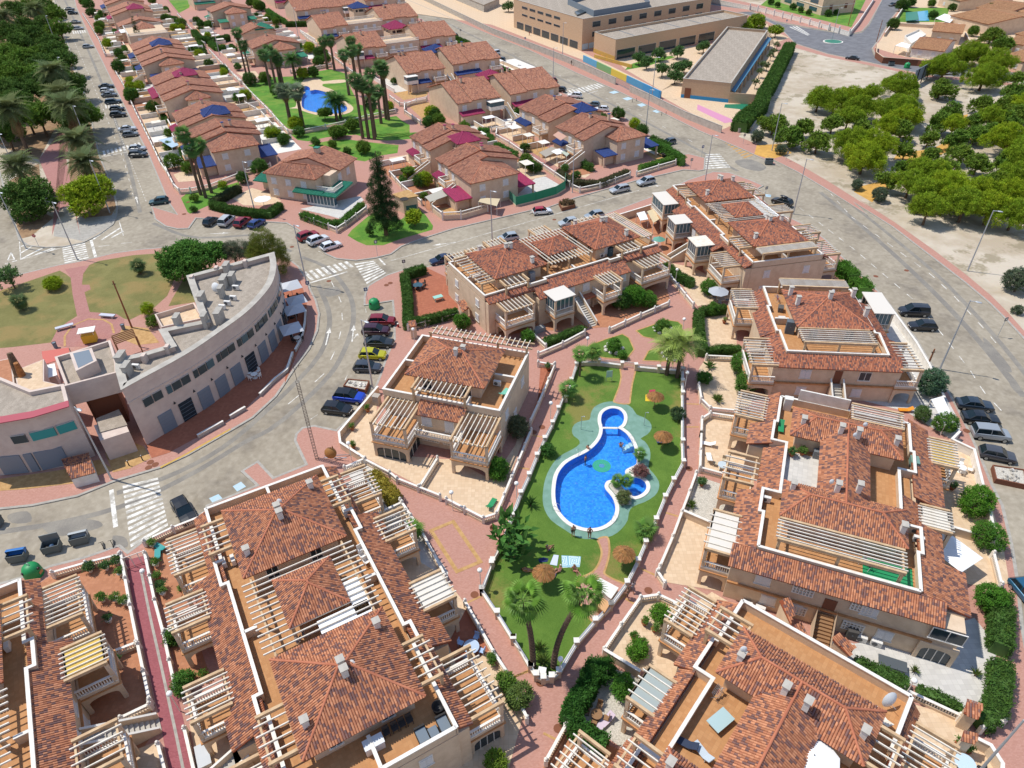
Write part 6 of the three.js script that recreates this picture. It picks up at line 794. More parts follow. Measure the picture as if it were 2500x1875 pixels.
for(const[a,b]of[['E2 690 1355','E2 480 620'],['E2 750 1390','E2 590 810'],['E2 820 1330','E2 710 750']])palm(a,b,{label:'fan palm of the three on the small corner lawn',group:'three palms on the corner lawn',size:1.3,n:30,r:.28,col:[.06,.12,.03]});
palm('E3 840 945','E3 820 720',{kind:'feather',label:'spreading feather palm behind the northern pool',size:3.6,n:34,r:.4,col:[.045,.10,.022],skirt:false});
for(const[a,b]of[['E3 1340 1450','E3 1315 1200'],['E3 1385 1420','E3 1380 1220']])palm(a,b,{kind:'feather',label:'feather palm of the pair leaning over the northern pool',group:'pair of feather palms at the pool',size:3.4,n:30,r:.34,col:[.045,.10,.022],skirt:false});
const DPG='date palms in the shady park';for(const[s,h,sz]of[['A1 265 80',9,5],['A1 20 140',9,5],['A1 405 560',10,4.8],['A1 470 740',10,5],['A1 520 830',10,5],['A1 75 850',11,4.8],['A1 600 1090',8,4.4],['A1 650 1260',7,4.2],['A1 140 1290',7,4.2]]){const p=K1(s,h);const t=palm('A1 0 0',null,{kind:'feather',h,label:'date palm with wide arching crown in the shady park',group:DPG,size:sz,n:44,r:.38,col:[.085,.105,.04],skirt:10});t.position.set(p[0],0,p[1]);}
const PKG='dense round trees of the shady park';for(const[x,y,r]of[[120,60,5.5],[360,50,5.5],[60,240,5.5],[330,180,6],[380,310,6],[60,390,5.5],[470,470,5.2],[90,560,5.8],[560,640,5],[200,700,5.2],[640,860,5],[300,900,4.6],[40,1010,4.6],[180,440,5],[300,560,5],[450,200,5],[240,260,5.4],[-150,300,6],[-120,650,6],[-200,60,6],[430,690,4.6],[200,880,4.4],[-100,900,5],[250,20,5.5],[420,110,5.2],[180,170,5.6],[430,400,5],[280,420,5.4],[150,330,5.6],[20,490,5.6],[330,480,5],[440,570,4.8],[60,700,5.2],[330,640,5],[130,770,5.4],[540,760,4.8],[430,830,4.8],[560,920,4.4],[10,930,5]]){const p=K1(`A1 ${x} ${y}`,5.5);tree(p,r,9 + rr(-.6,.8),{label:(r>5.4?'broad':'mid sized')+ ' dense dark tree ' +(x>400?'overhanging the parked cars of the avenue':y<300?'at the upper end of the shady park':'deep inside the shady park'),group:PKG,col:rnd()<.4?GREEN.mid:GREEN.dark,dens:4.2,size:1.5,lobes:7});}
tree(K1('A1 675 1490',4.6),5.2,8.4,{label:'bright green dome shaped tree at the tip of the shady park',col:GREEN.bright,dens:6,size:1.15,lobes:8});tree(K1('A1 190 1520',4.6),5.6,8.4,{label:'dark green dome shaped tree at the tip of the shady park',col:GREEN.dark,dens:5,size:1.25,lobes:8});
tree(K1('B1 1460 560',4.4),5.0,7.6,{label:'glossy green round tree behind the curved block',col:[.05,.12,.02],dens:6,size:1.1,lobes:8});tree(K1('B1 1640 540',3.6),2.6,6,{label:'small glossy tree joined to the round tree',col:[.05,.12,.02],dens:7});tree(K1('B1 1800 520',3.2),2.8,5.4,{label:'silvery olive tree behind the curved block',col:GREEN.olive,dens:6,geo:CL.pine});tree(K1('B1 1930 520',3),2.2,5,{label:'second silvery olive tree near the yellow conifer',col:GREEN.olive,dens:6,geo:CL.pine});
{const p=K1('B2 190 660',1),t=thing('conifer','yellow green upright conifer at the tip of the curved block','tree',[p[0],0,p[1]]);part(t,'trunk',cyl([0,0,0],[0,7,0],.3,.06),MAT.trunk);crownInto(t,'crown',[[0,2.4,0,3.6,2.6,3.6],[.3,4.8,0,3.0,2.6,3.0],[0,6.8,.2,2.0,2.2,2.0],[-1.4,4,1,1.8,2.4,1.8]],9,CL.pine,[.10,.12,.02],1);}
bush(K1('B1 410 770',1),1.9,'clipped round bright bush on the dry lawn',{col:GREEN.bright,dens:22,h:1.1});tree(K1('B1 60 690',3),2.4,4.4,{label:'thin young tree on the dry lawn',col:[.06,.11,.035],dens:3,lobes:5});
for(const[s,lab]of[['B1 180 970','low dwarf palm on the dry lawn near a pale rock'],['B1 1085 690','three stemmed dwarf palm on the dry lawn']])palm(s,null,{h:1.9,label:lab,size:1.0,n:26,r:.16,col:[.055,.085,.03],skirt:8});
bush(K1('B1 1140 970',1),1.3,'bushy climbing plant at the rooftop edge of the plaza',{col:GREEN.bright});bush(K1('B1 1180 1060',1),1.2,'second bushy plant by the plaza wall',{col:GREEN.mid});
{const p=K1('B2 1085 395'),h=heightTo(p,'A2 960 1165'),t=thing('conifer','tall dark ragged conifer on the road side lawn','tree',[p[0],0,p[1]]);part(t,'trunk',cyl([0,0,0],[0,h,0],.45,.06),MAT.trunk);const ls=[];for(let i=0;i<22;i++){const k=i / 22,a=i*2.4,r=3.3*(1 - k*.72)*rr(.8,1.15);ls.push([Math.cos(a)*r*.5,2.2 + k*(h - 3),Math.sin(a)*r*.5,r*.62,1.2,r*.62]);}crownInto(t,'crown',ls,7,CL.pine,[.022,.052,.016],1.1);}
{const p=K1('E1 540 480',3),t=thing('cypress','thin dark pencil cypress in the avenue gardens','tree',[p[0],0,p[1]]);part(t,'trunk',cyl([0,0,0],[0,9,0],.2,.05),MAT.trunk);crownInto(t,'crown',[[0,2.5,0,1.1,2.4,1.1],[0,5.5,0,1,2.6,1],[0,8.6,0,.7,2.6,.7]],9,CL.pine,[.025,.05,.02],1);}
const PINE='bright pines of the sandy park',PARK='low dark trees of the sandy park';
for(const[x,y,r]of[[630,760,110],[760,780,100],[890,740,90],[950,830,110],[1030,720,80],[1270,680,130],[1270,850,120],[1140,850,90],[1310,900,100],[1600,530,140],[1780,420,120],[1900,600,150],[2000,480,110],[900,1110,150],[1060,1130,150],[980,1220,150],[1340,1400,110],[1540,1350,130],[1620,1480,170],[1760,1580,150],[2100,1090,140],[2160,1230,120],[1960,1600,140],[2150,1640,120],[1480,1600,120],[2330,1150,150],[1240,790,80],[1420,1300,100],[1450,1480,120],[1880,1480,130],[2080,1480,120],[2200,1380,120],[1180,960,90],[860,900,90],[1680,960,80],[1960,900,90],[2240,800,110]]){const p=K1(`A4 ${x} ${y}`,3.8),R=Math.min(6.2,pxm(r*.325,p));tree(p,R,3.6 + R*.8,{name:'pine_tree',label:(R>5?'broad':R>4?'mid sized':'small')+ ' bright green pine ' +(y<700?'before the villas and billboard':y<930?'at the open edge of the sandy lot':x<1250?'behind the pavement of the wide road':y>1300?'along the sand verge of the wide road':'deep in the sandy park'),group:PINE,col:rnd()<.4?GREEN.bright:GREEN.pine,geo:CL.tuft,dens:9,size:1.35,flat:.8,lobes:17,small:true});}
for(const[x,y,r]of[[280,960,115],[420,1050,105],[520,980,85],[620,1100,115],[740,950,90],[960,980,80],[1270,1010,105],[1570,690,95],[1560,950,105],[1660,850,85],[1700,1080,100],[1820,930,65],[1840,1030,85],[1950,1010,85],[2060,930,95],[2060,810,85],[1890,800,80],[2150,720,100],[1180,1390,90],[1300,1160,75],[1500,1190,75],[1720,1180,85],[1860,1260,95],[1990,1400,100],[2180,1480,80],[1480,1060,70],[1610,1270,80],[2060,1250,80],[1280,1290,70],[2190,880,90],[2300,700,100],[2320,900,100],[1960,280,150],[2060,350,120],[2160,600,60],[2360,500,120]]){const p=K1(`A4 ${x} ${y}`,2.8),R=Math.min(4.5,pxm(r*.305,p));tree(p,R,2.4 + R*.85,{label:(R>4?'broad':R>3?'mid sized':'small')+ ' low dark tree ' +(y<620?'beside the villa roofs':x<800?'behind the pavement near the school corner':y>1150?'near the sand verge of the wide road':x>2000?'at the far side of the sandy park':'in the middle of the sandy park'),group:PARK,col:rnd()<.35?GREEN.mid:GREEN.pineDark,geo:CL.broad,dens:7,size:1.2,flat:.85,lobes:12,small:true});}
for(const[s,r]of[['A4 150 1080',1.9],['A4 335 1170',1.4],['A4 920 1440',1.4],['A4 1090 1530',1.8],['A4 1370 1620',1.2],['B4 2150 800',2.6],['B4 2165 970',.9]])bush(K1(s,.8),r,'round grey green shrub on the sand by the pavement',{group:'round shrubs on the sand',col:GREEN.grey,dens:14,size:1.2});
for(const[s,r,h]of[['A4 150 160',4.6,6],['A4 300 230',3,5],['A4 60 200',3.4,5]])tree(K1(s,3),r,h,{label:'bushy green tree behind the long school block',group:'trees behind the school block',col:GREEN.pine,dens:5,size:1.3});
for(const[x,y]of[[1140,440],[1290,410],[1320,530],[1440,390],[1440,520],[1420,580],[1640,350],[1490,500],[1200,470]])tree(K1(`A3 ${x} ${y}`,2.8),2.6,4.6,{label:'young green tree in the school yard',group:'trees in the school yard',col:[.05,.10,.03],dens:5,size:1.0,lobes:6});
for(const[x,y]of[[130,40]]){const p=K1(`A3 ${x} ${y}`,3);tree(p,3,5,{label:'young tree beside the school undercroft',col:[.05,.10,.03],dens:4,size:1.2});}
for(const[x,y]of[[140,640],[170,560],[190,500],[230,510],[260,430],[280,400],[310,350]])tree(K1(`A4 ${x} ${y}`,1.8),1.4,3.2,{name:'sapling',label:'thin sapling in the strip beside the school hedge',group:'saplings beside the school block',col:[.07,.10,.04],dens:3,lobes:4});
hedge('A4 110 860 190 780 210 700 260 620 330 480 410 330',3.2,3.2,'tall thick clipped hedge beside the sandy lot',{dens:12,size:2});hedge('A4 30 940 60 890 150 820',4.2,2.8,'broad rounded hedge end beside the school ramp',{dens:12,size:2});
hedge('E2 800 1440 1000 1490 1300 1540 1500 1550 1640 1450',1.4,1.5,'clipped hedge round the orange patio by parked cars',{dens:20,size:1.4});hedge('E2 820 1420 960 1340 1140 1240',1.4,1.6,'brown green hedge climbing by the corner lawn',{dens:20,size:1.4,col:[.05,.06,.025]});hedge('B2 430 215 640 290 740 280 900 140',1.2,1.5,'clipped bright hedge round the white patio',{dens:20,size:1.4,col:[.055,.12,.02]});hedge('E6 800 1150 980 1280 1300 1290 1640 1150',1.1,1.5,'brown tinged clipped hedge by the silver estate car',{dens:20,size:1.4,col:[.06,.06,.028]});hedge('E6 1780 1110 2209 990',1.2,1.6,'bright clipped hedge behind the road balustrade',{dens:20,size:1.4,col:[.06,.13,.02]});hedge('E6 1900 790 2060 850 2209 940 2300 1000',1.3,2.2,'tall bright hedge along the avenue corner',{dens:18,size:1.5,col:[.05,.12,.02]});hedge('E6 60 830 290 950',1.3,1.4,'bright hedge beside the lane of the blue house',{dens:18,size:1.5,col:[.05,.12,.02]});hedge('E5 1070 410 1200 420',1.6,1.8,'short clipped hedge by the arched ground floor',{dens:18,size:1.5,col:[.05,.12,.02]});hedge('E5 1100 460 1240 510',1.5,1.5,'second clipped hedge below the arches',{dens:18,size:1.5,col:[.05,.12,.02]});hedge('E1 1190 360 1260 440 1420 460 1610 420',1.8,2.2,'thick hedge by the upper side street',{dens:12,size:2});hedge('E1 1390 500 1470 560 1560 540',1.8,1.6,'hedge at the lane corner by the small roofs',{dens:12,size:2,col:[.05,.11,.02]});hedge('E1 1140 570 1320 590',1.6,1.8,'dark hedge behind the side street house',{dens:12,size:2});hedge('E1 830 190 980 210',2,2,'dark hedge behind the flat terraces',{dens:12,size:2});hedge('E3 720 270 1000 265',1.6,1.8,'dark hedge across the side street',{dens:12,size:2});hedge('E3 500 110 620 190 720 250',1.6,1.5,'bright hedge along the upper lane',{dens:12,size:2,col:[.05,.12,.02]});hedge('E1 2090 1620 2209 1600',1.8,1.8,'clipped hedge by the lane parasols',{dens:14,size:1.8,col:[.05,.11,.02]});hedge('E4 1500 760 1700 860',1.6,1.5,'hedge behind the avenue cars',{dens:14,size:1.8,col:[.05,.12,.02]});hedge('E4 980 480 1140 520',1.6,1.4,'short hedge by the blue car',{dens:14,size:1.8,col:[.05,.12,.02]});
for(const[x,y,r]of[[1345,1545,2.4],[1505,1460,2.0],[1180,1330,1.9]]){const p=K1(`E3 ${x} ${y}`,2.6);tree(p,r,3.6,{name:'clipped_tree',label:'small ball clipped tree on the northern lawn',group:'ball clipped trees on the lawn',col:GREEN.mid,dens:12,lobes:8,size:.9});}
for(const[s,r]of[['E3 1560 1480',1.3],['E3 850 1520',2.2],['E3 890 1600',1.6],['A2 540 1100',1.4],['A2 670 1120',1.3],['A2 780 1160',1.0],['A2 910 1160',2.0],['E3 300 990',2.4],['E3 480 970',2.2],['E3 930 910',2.2],['E3 1060 900',2.2],['E3 1010 610',2.4],['E3 1130 680',2.6],['E3 1120 770',2.2],['E3 150 810',1.4],['E3 630 1130',2.2],['E3 1210 730',2],['E3 1960 1300',1.8],['E4 760 1390',2.2],['E4 700 1480',1.6],['E4 840 1470',2],['E5 550 270',2],['E5 480 340',1.6],['E5 600 310',1.5],['E5 430 1060',2],['E5 640 1110',1.2],['E5 160 1030',1.1],['E5 1640 820',1.8],['E5 1700 870',1.5],['E5 1760 900',1.5],['E5 420 1210',.9],['E6 1520 510',2],['E6 1710 630',1.8],['E6 1800 720',2],['E6 400 890',1.3],['E6 1010 1230',1.2],['E6 880 1130',1.0],['E6 320 470',1.4],['E2 1400 1070',2.2],['E2 370 1000',2.2],['E2 530 1050',1.6],['E2 1190 1170',1.6],['E2 610 1390',1],['E2 600 1510',.8],['E2 950 1230',1.0],['E2 1560 660',2.2],['E2 1690 700',1.6],['E2 1230 190',2],['E2 1130 210',1.6],['E1 300 840',2.6],['E1 460 1190',2.6],['E1 440 1060',1.8],['E1 170 550',2.2],['E1 1050 310',2.4],['E1 960 350',1.8],['E1 1380 320',2],['E1 1280 310',2],['E1 1970 110',3],['E1 1880 60',2.4],['E1 2080 240',1.8],['E1 2180 270',1.8],['E1 60 390',2],['E1 700 30',2.6],['E1 100 200',2.2],['E3 340 60',2.6],['E3 430 110',2.6],['E3 610 250',2],['E3 500 240',1.8],['E3 430 90',2],['E4 510 190',2],['E4 560 230',1.6],['E3 890 560',1.4],['A1 690 60',3],['A1 710 115',2.4],['A1 650 30',2.6],['A1 770 220',2.2],['A1 1020 760',2.4]]){const p=K1(s,1);bush(p,r,(r>2?'big':r>1.5?'leafy':'small')+ ' green shrub next to the ' + nearPhrase(p),{group:'garden shrubs of the northern estate',col:pick([GREEN.mid,GREEN.bright,GREEN.hedge,[.05,.11,.02]]),dens:9,size:1.5});}
bush(K1('B2 950 330',2),.8,'two ball topiary shrub beside the tall conifer',{col:GREEN.hedge,h:1.2});tree(K1('B2 1300 250',2),1.7,3.4,{name:'clipped_tree',label:'small mushroom shaped tree beside the kiosk lawn',col:GREEN.bright,dens:12,lobes:7});tree(K1('E5 215 915',2.6),1.5,3.2,{name:'clipped_tree',label:'small flat topped tree over the mosaic patio',col:GREEN.mid,dens:10,lobes:6,flat:.4});
hedge('B2 1225 670 1380 625',1.3,1.7,'clipped hedge top side of the red patio',{dens:26});hedge('B2 1222 680 1245 850 1250 1060',1.4,1.7,'clipped hedge of the red patio facing the parked cars',{dens:26});hedge('B2 1260 1050 1450 1010 1630 960',1.1,1.5,'clipped hedge below the red patio table',{dens:26});hedge('B3 410 1200 560 1150 715 1095',1.1,1.2,'clipped hedge inside the white balustrade by the triangular lawn',{dens:28});hedge('B3 1345 600 1440 680 1560 740',1.2,1.6,'hedge along the lane under the stair block',{dens:26});hedge('B3 1600 960 1605 1100 1630 1260',1.3,1.8,'clipped hedge along the pink path corner',{dens:26});hedge('B3 1610 955 1820 935',1.0,1.6,'clipped hedge behind the grey parasol patio',{dens:26});hedge('B3 1650 1275 1770 1250 1930 1255',1.0,1.3,'clipped hedge above the low balustrade',{dens:26});
hedge('D3 830 830 770 900 730 1030 650 1130 600 1270',1.4,2.2,'dark green conifer hedge along the pink lane',{dens:22,size:1.3,col:[.025,.075,.012]});hedge('D3 610 1290 700 1340 800 1420 890 1450',1.2,1.9,'ragged conifer hedge above the lower balustrade',{dens:22,size:1.3,col:[.03,.085,.015]});bush(K1('D3 850 920',1),1.4,'round conifer shrub at the hedge end',{col:[.025,.075,.012],dens:18});
hedge('D4 910 830 1120 910 1330 1010',1.2,1.4,'clipped hedge beside the slate grey garden table',{dens:26});hedge('D4 1400 1050 1560 1100 1740 1190',.9,1.0,'row of low clipped shrubs above the balustrade',{dens:26});hedge('D4 2050 280 2060 480 2060 700',1.6,2,'clipped street hedge by the white paved garden',{dens:22,size:1.2});hedge('D4 2060 820 2040 1060 2010 1220',1.5,1.8,'curved street hedge at the garden gate',{dens:22,size:1.2});hedge('D4 1880 1270 2000 1240',1.5,1.6,'hedge at the lane corner of the white paved garden',{dens:22});hedge('B4 800 590 870 650 910 690',2.2,2.2,'rounded street hedge by the orange steps',{dens:18,size:1.4,col:[.05,.12,.015]});hedge('B4 940 720 1000 790',2.6,2.4,'rounded street hedge beside the white wall',{dens:18,size:1.4,col:[.05,.12,.015]});hedge('C2 960 790 1060 880 1150 990',1.6,1.5,'yellow flowering hedge beside the lane balustrade',{dens:22,col:[.17,.14,.02]});
for(const[s,r,c,lab]of[['C2 1950 790',1.6,[.05,.12,.015],'bright round shrub beside the arched porch'],['B3 1670 810',1.6,[.06,.13,.02],'bright shrub by the grey parasol patio'],['B2 1670 1070',1.5,[.05,.12,.015],'ball shaped shrub at the stair below the red patio'],['B3 1100 900',2.2,[.05,.13,.015],'bushy green shrub in the leafy front garden'],['B3 1000 920',1.8,[.05,.11,.02],'dark shrub in the leafy front garden'],['B3 1200 910',1.7,[.06,.14,.02],'light shrub in the leafy front garden'],['B3 280 1180',1.3,[.06,.14,.02],'bright shrub beside the low balustrade corner'],['B3 1700 970',1.3,[.06,.13,.02],'leafy shrub behind the path hedge'],['D3 1310 470',1.1,[.06,.14,.015],'round orange tree in the pale garden'],['D3 1125 750',1.1,[.06,.14,.015],'round clipped tree in the pale garden'],['D3 1010 1030',1.2,[.06,.15,.02],'grass like shrub beside the gravel yard'],['C4 1830 1060',2.1,[.06,.14,.015],'bright bushy tree by the street wall'],['C4 1925 1320',1.8,[.055,.13,.018],'bushy tree in the parasol garden'],['D4 1950 380',1.7,[.05,.13,.015],'leafy bush at the street corner garden'],['C4 1490 150',2.3,[.055,.10,.055],'grey green oleander by the arched dining yard'],['C3 1150 785',.95,[.16,.08,.07],'pink flowering shrub on the pool edge'],['C3 1020 985',.95,[.09,.11,.04],'mixed flowering shrub in the pool planter'],['C2 2100 470',1.7,[.08,.09,.045],'dark leafy bougainvillea by the tower wall'],['B3 945 1250',1.3,[.06,.14,.02],'rock ringed shrub on the triangular lawn'],['B3 1320 1100',1.3,[.06,.13,.02],'rock ringed shrub beneath the small path lawn'],['B3 1390 1300',1.2,[.06,.13,.02],'rock ringed shrub by the feather palms'],['B3 1010 1305',.8,[.06,.14,.02],'small shrub at the lawn edge'],['B3 1930 1420',2,[.055,.12,.02],'climbing shrub by the arched window wall'],['B3 1960 1560',1.8,[.055,.12,.02],'vine shrub under the balcony'],['D2 2010 990',1.0,[.07,.13,.02],'potted shrub by the lane rail'],['D2 2110 1110',1.3,[.08,.12,.03],'flowering shrub leaning over the lane rail'],['D2 1930 1620',1.1,[.10,.16,.02],'yellow green plant at the lower yard'],['D1 1340 640',1.0,[.05,.11,.02],'shrub in the long planter by the red walk'],['D1 1410 1000',1.2,[.05,.12,.02],'shrub at the end of the long planter'],['B1 100 -60',.1,[.05,.1,.02],''],['C3 1640 70',1.1,[.05,.12,.02],'path side bush by the long cream patio'],['C3 1440 350',1.1,[.04,.07,.03],'dark spiky shrub at the pool lawn edge'],['C3 435 625',1.0,[.04,.10,.02],'small bush by the pool wall in the sun'],['C4 1430 350',1.2,[.06,.10,.03],'climbing plant beneath the white tunnel awning'],['C4 1600 440',1.6,[.06,.12,.02],'leafy vine at the foot of the tunnel awning']])if(lab)bush(K1(s,1),r,lab,{col:c,dens:18,size:1});
palm('D3 320 880','D3 262 350',{label:'fan palm with dark trunk leaning toward the lane',single:true,n:24,size:1.12,r:.2,col:[.13,.26,.03],skirt:false,lean:[-.9,.2]});palm('D3 478 880','D3 590 330',{label:'fan palm with dark trunk leaning over the stone path',single:true,n:24,size:1.12,r:.2,col:[.13,.26,.03],skirt:false,lean:[2.3,0]});
for(const[a,b,lab]of[['B3 1350 1470','B3 1365 1250','feather palm with yellow fronds at the garden top'],['B3 1430 1490','B3 1445 1230','taller feather palm with yellow fronds at the path']])palm(a,b,{kind:'feather',label:lab,single:true,n:20,size:2.9,r:.2,col:[.19,.26,.04],skirt:false});
for(const[a,b,lab]of[['B3 680 1480','B3 690 1310','small fan palm by the garden corner'],['B3 775 1390','B3 775 1290','second small fan palm by the garden corner'],['C3 585 235','C3 580 150','small palm inside the pool wall'],['C3 1175 1300','C3 1170 1240','small dark palm by the lower parasol'],['C3 1135 720','C3 1130 650','yucca palm on the pool edge'],['C3 965 905','C3 965 860','small palm in the pool planter'],['C3 1035 900','C3 1030 860','second small palm in the pool planter'],['C2 1290 1300','C2 1300 1240','potted palm by the lane rail']])palm(a,b,{label:lab,n:20,size:lab.includes('planter')||lab.includes('edge')?.6:.95,r:.11,col:[.075,.15,.03],skirt:false});
function spiky(s,r,lab,col=[.09,.13,.03],grp){const p=K1(s,.3),t=thing('spiky_plant',lab,'plant',[p[0],KH,p[1]],0,grp),l=[];for(let i=0;i<34;i++)l.push({m:M4([0,.15,0],QE(-1.3 + rnd()*1.15,i*2.4,0),[r*.5,r,r*rr(.8,1.1)]),c:vary(col)});part(t,'stem',cyl([0,0,0],[0,.3,0],.1),MAT.trunk);instances(t,'leaves',leafQuad(.22,1,.12),MAT.leaf,l);return t;}
spiky('D3 395 850',1.3,'pale yucca plant in the lawn corner between the fan palms');spiky('D3 370 740',1.0,'smaller yucca plant behind the pale yucca');spiky('C3 1740 250',1.3,'yucca plant at the balustrade corner');spiky('C3 1540 1060',1.0,'yucca plant in the gravel garden');spiky('C3 300 1050',1.3,'leafy spike plant inside the pool wall',[.05,.11,.025]);spiky('D4 1365 910',.7,'agave in the framed bed by the garden table');spiky('D4 1840 940',.8,'agave in the framed bed in the sun');spiky('D4 1955 680',.7,'agave near the street hedge');spiky('B2 1370 690',1.2,'cycad by the red patio hedge',[.04,.085,.02]);spiky('B3 1680 1410',1.3,'fan shaped yucca along the cream patio',[.055,.12,.02]);spiky('C3 1640 100',1.0,'spiky plant beside the path bush',[.055,.12,.02]);spiky('D2 80 700',.8,'agave pot on the orange terrace',[.10,.11,.04]);
{
const p=K1('C3 150 1360',1),t=thing('banana_plant','large leafy paradise plant thicket at the pool wall','plant',[p[0],0,p[1]]),gs=[];const l=[];for(let i=0;i<130;i++){const a=rnd()*6.28,r=Math.sqrt(rnd())*2.6;l.push({m:M4([Math.cos(a)*r*.7,rr(.8,3.6),Math.sin(a)*r],QE(-1.2 + rnd()*1.3,rr(0,6.28),0),[1.5,1.4,rr(1.1,1.7)]),c:vary([.04,.10,.02],.35)});}for(let i=0;i<14;i++){const a=i*2.4,r=.3 + i*.12;gs.push(cyl([Math.cos(a)*r*.6,0,Math.sin(a)*r],[Math.cos(a)*r,3.2,Math.sin(a)*r],.06,.03,5));}part(t,'stems',merge(gs),MAT.trunk);instances(t,'leaves',leafQuad(.42,1,.2),MAT.leaf,l);
}
{
const nsr=(n0,s0,n1,s1)=>[gw(n0,s0),gw(n1,s0),gw(n1,s1),gw(n0,s1)],DG='white divider walls of the northern gardens',AG='small white awnings of the northern gardens',HG='clipped hedges of the northern gardens';
const plots=(n0,n1,s0,s1,step,alongS=true)=>{const A=alongS?s0:n0,B=alongS?s1:n1,k=Math.max(1,Math.round((B - A)/ step));for(let i=0;i<k;i++){const a=A +(B - A)*i / k,b=A +(B - A)*(i + 1)/ k - .1,q=alongS?nsr(n0,a,n1,b):nsr(a,s0,b,s1),m=lerp2(q[0],q[2],.5);
lay('patio',q,pick([MAT.patioCream,MAT.patioGrey,MAT.ochre,MAT.patioCream,MAT.terra2,MAT.white]),KH + .03 +(i % 2)*.004);
solidWall('white capped plot wall beside the ' + nearPhrase(m),alongS?[q[0],q[1]]:[q[0],q[3]],rr(1.0,1.6),rnd()<.6?MAT.white:MAT.stuccoN,{group:DG});
const t=rnd();if(t<.4){const o=thing('awning','small white flat awning beside the ' + nearPhrase(m),'awning',[m[0],0,m[1]],-rad(GT),AG),w=rr(2,3.4),d=rr(2,3.2),h=rr(2.3,2.7);part(o,'cover',bx(w,.06,d,0,h,0),pick([MAT.whiteShade,MAT.white,MAT.slat]));for(const x of[-1,1])for(const z of[-1,1])part(o,'post',bx(.1,h,.1,x*(w / 2 - .1),0,z*(d / 2 - .1)),MAT.white);}
else if(t<.62)bush([m[0]+ rr(-2,2),m[1]+ rr(-2,2)],rr(1.0,2),'bushy plot shrub next to the ' + nearPhrase(m),{group:'garden shrubs of the northern estate',col:pick([GREEN.mid,GREEN.bright,GREEN.hedge]),dens:9,size:1.5});
else if(t<.8)hedge([lerp2(q[1],q[2],.1),lerp2(q[1],q[2],.9)],1.1,rr(1.2,1.9),'clipped plot hedge beside the ' + nearPhrase(m),{group:HG,dens:11,size:2});
else table('A1 0 0',.7,pick([MAT.plasticWhite,MAT.wood]),'round patio table beside the ' + nearPhrase(m)).userData.group='garden tables of the northern patios',scene.children[scene.children.length - 1].position.set(m[0],KH,m[1]);}};
plots(8,13.4,-420,-184,9);plots(32.4,40,-420,-180,9);plots(44.5,49.6,-372,-274,9);plots(69.5,76.8,-372,-274,9);plots(79.5,133,-233.4,-215.5,8,false);plots(79.5,128,-273,-258,9,false);plots(80,128,-320,-299,10,false);plots(79.5,118,-174,-168,7,false);plots(88.4,93.6,-164,-128,8);plots(113,118,-164,-130,8);plots(77,83.4,-164,-132,8);plots(52,59.4,-158,-128,8);plots(14,31,-338,-322,8,false);plots(14,31,-220.5,-211,8,false);
}
for(const[s,r]of VILLA_SHRUBS)bush(K1(s,1.5),r,'dense green garden shrub among the villas',{group:'garden shrubs among the villas',col:pick([GREEN.mid,GREEN.dark,GREEN.hedge]),dens:8,size:1.8});
for(const[s,r]of[['A4 260 20',1.6],['A4 310 40',1.4],['A4 490 80',1.5],['A4 550 100',1.4],['A4 700 110',1.6],['A4 760 100',1.4],['A4 430 60',1.6]])bush(K1(s,1),r,'rounded shrub at the foot of the apartment building',{group:'shrubs at the apartment building',col:GREEN.hedge,dens:9,size:1.6});
// ---------- cars ----------
function loft(st,prof,cap=true){
const rings=st.map(s=>prof(s).map(p=>[s.x,p[0],p[1]])),faces=[];for(let i=0;i + 1<rings.length;i++)for(let j=0;j<rings[i].length - 1;j++)faces.push([rings[i][j],rings[i + 1][j],rings[i + 1][j + 1],rings[i][j + 1]]);
if(cap){faces.push(rings[0].slice());faces.push(rings[rings.length - 1].slice().reverse());}return faces;
}
const CARS={
hatch:{L:4.1,w:.88,sill:.28,belt:.92,roof:1.47,bonnet:.86,nose:.62,xA:.85,xR0:.15,xR1:-1.5,xT:-1.95,tail:.9},
small:{L:3.7,w:.83,sill:.28,belt:.92,roof:1.5,bonnet:.88,nose:.64,xA:.8,xR0:.2,xR1:-1.3,xT:-1.75,tail:.9},
suv:{L:4.4,w:.92,sill:.36,belt:1.06,roof:1.66,bonnet:1.02,nose:.76,xA:.95,xR0:.2,xR1:-1.65,xT:-2.1,tail:1.04},
sedan:{L:4.6,w:.9,sill:.28,belt:.94,roof:1.45,bonnet:.88,nose:.64,xA:.9,xR0:.2,xR1:-1.0,xT:-1.75,tail:.98},
estate:{L:4.7,w:.9,sill:.28,belt:.94,roof:1.48,bonnet:.88,nose:.64,xA:1.0,xR0:.3,xR1:-1.9,xT:-2.25,tail:.92},
mpv:{L:4.5,w:.92,sill:.32,belt:1.08,roof:1.8,bonnet:1.02,nose:.74,xA:1.25,xR0:.5,xR1:-1.95,xT:-2.18,tail:1.06},
};
const carGeo={};
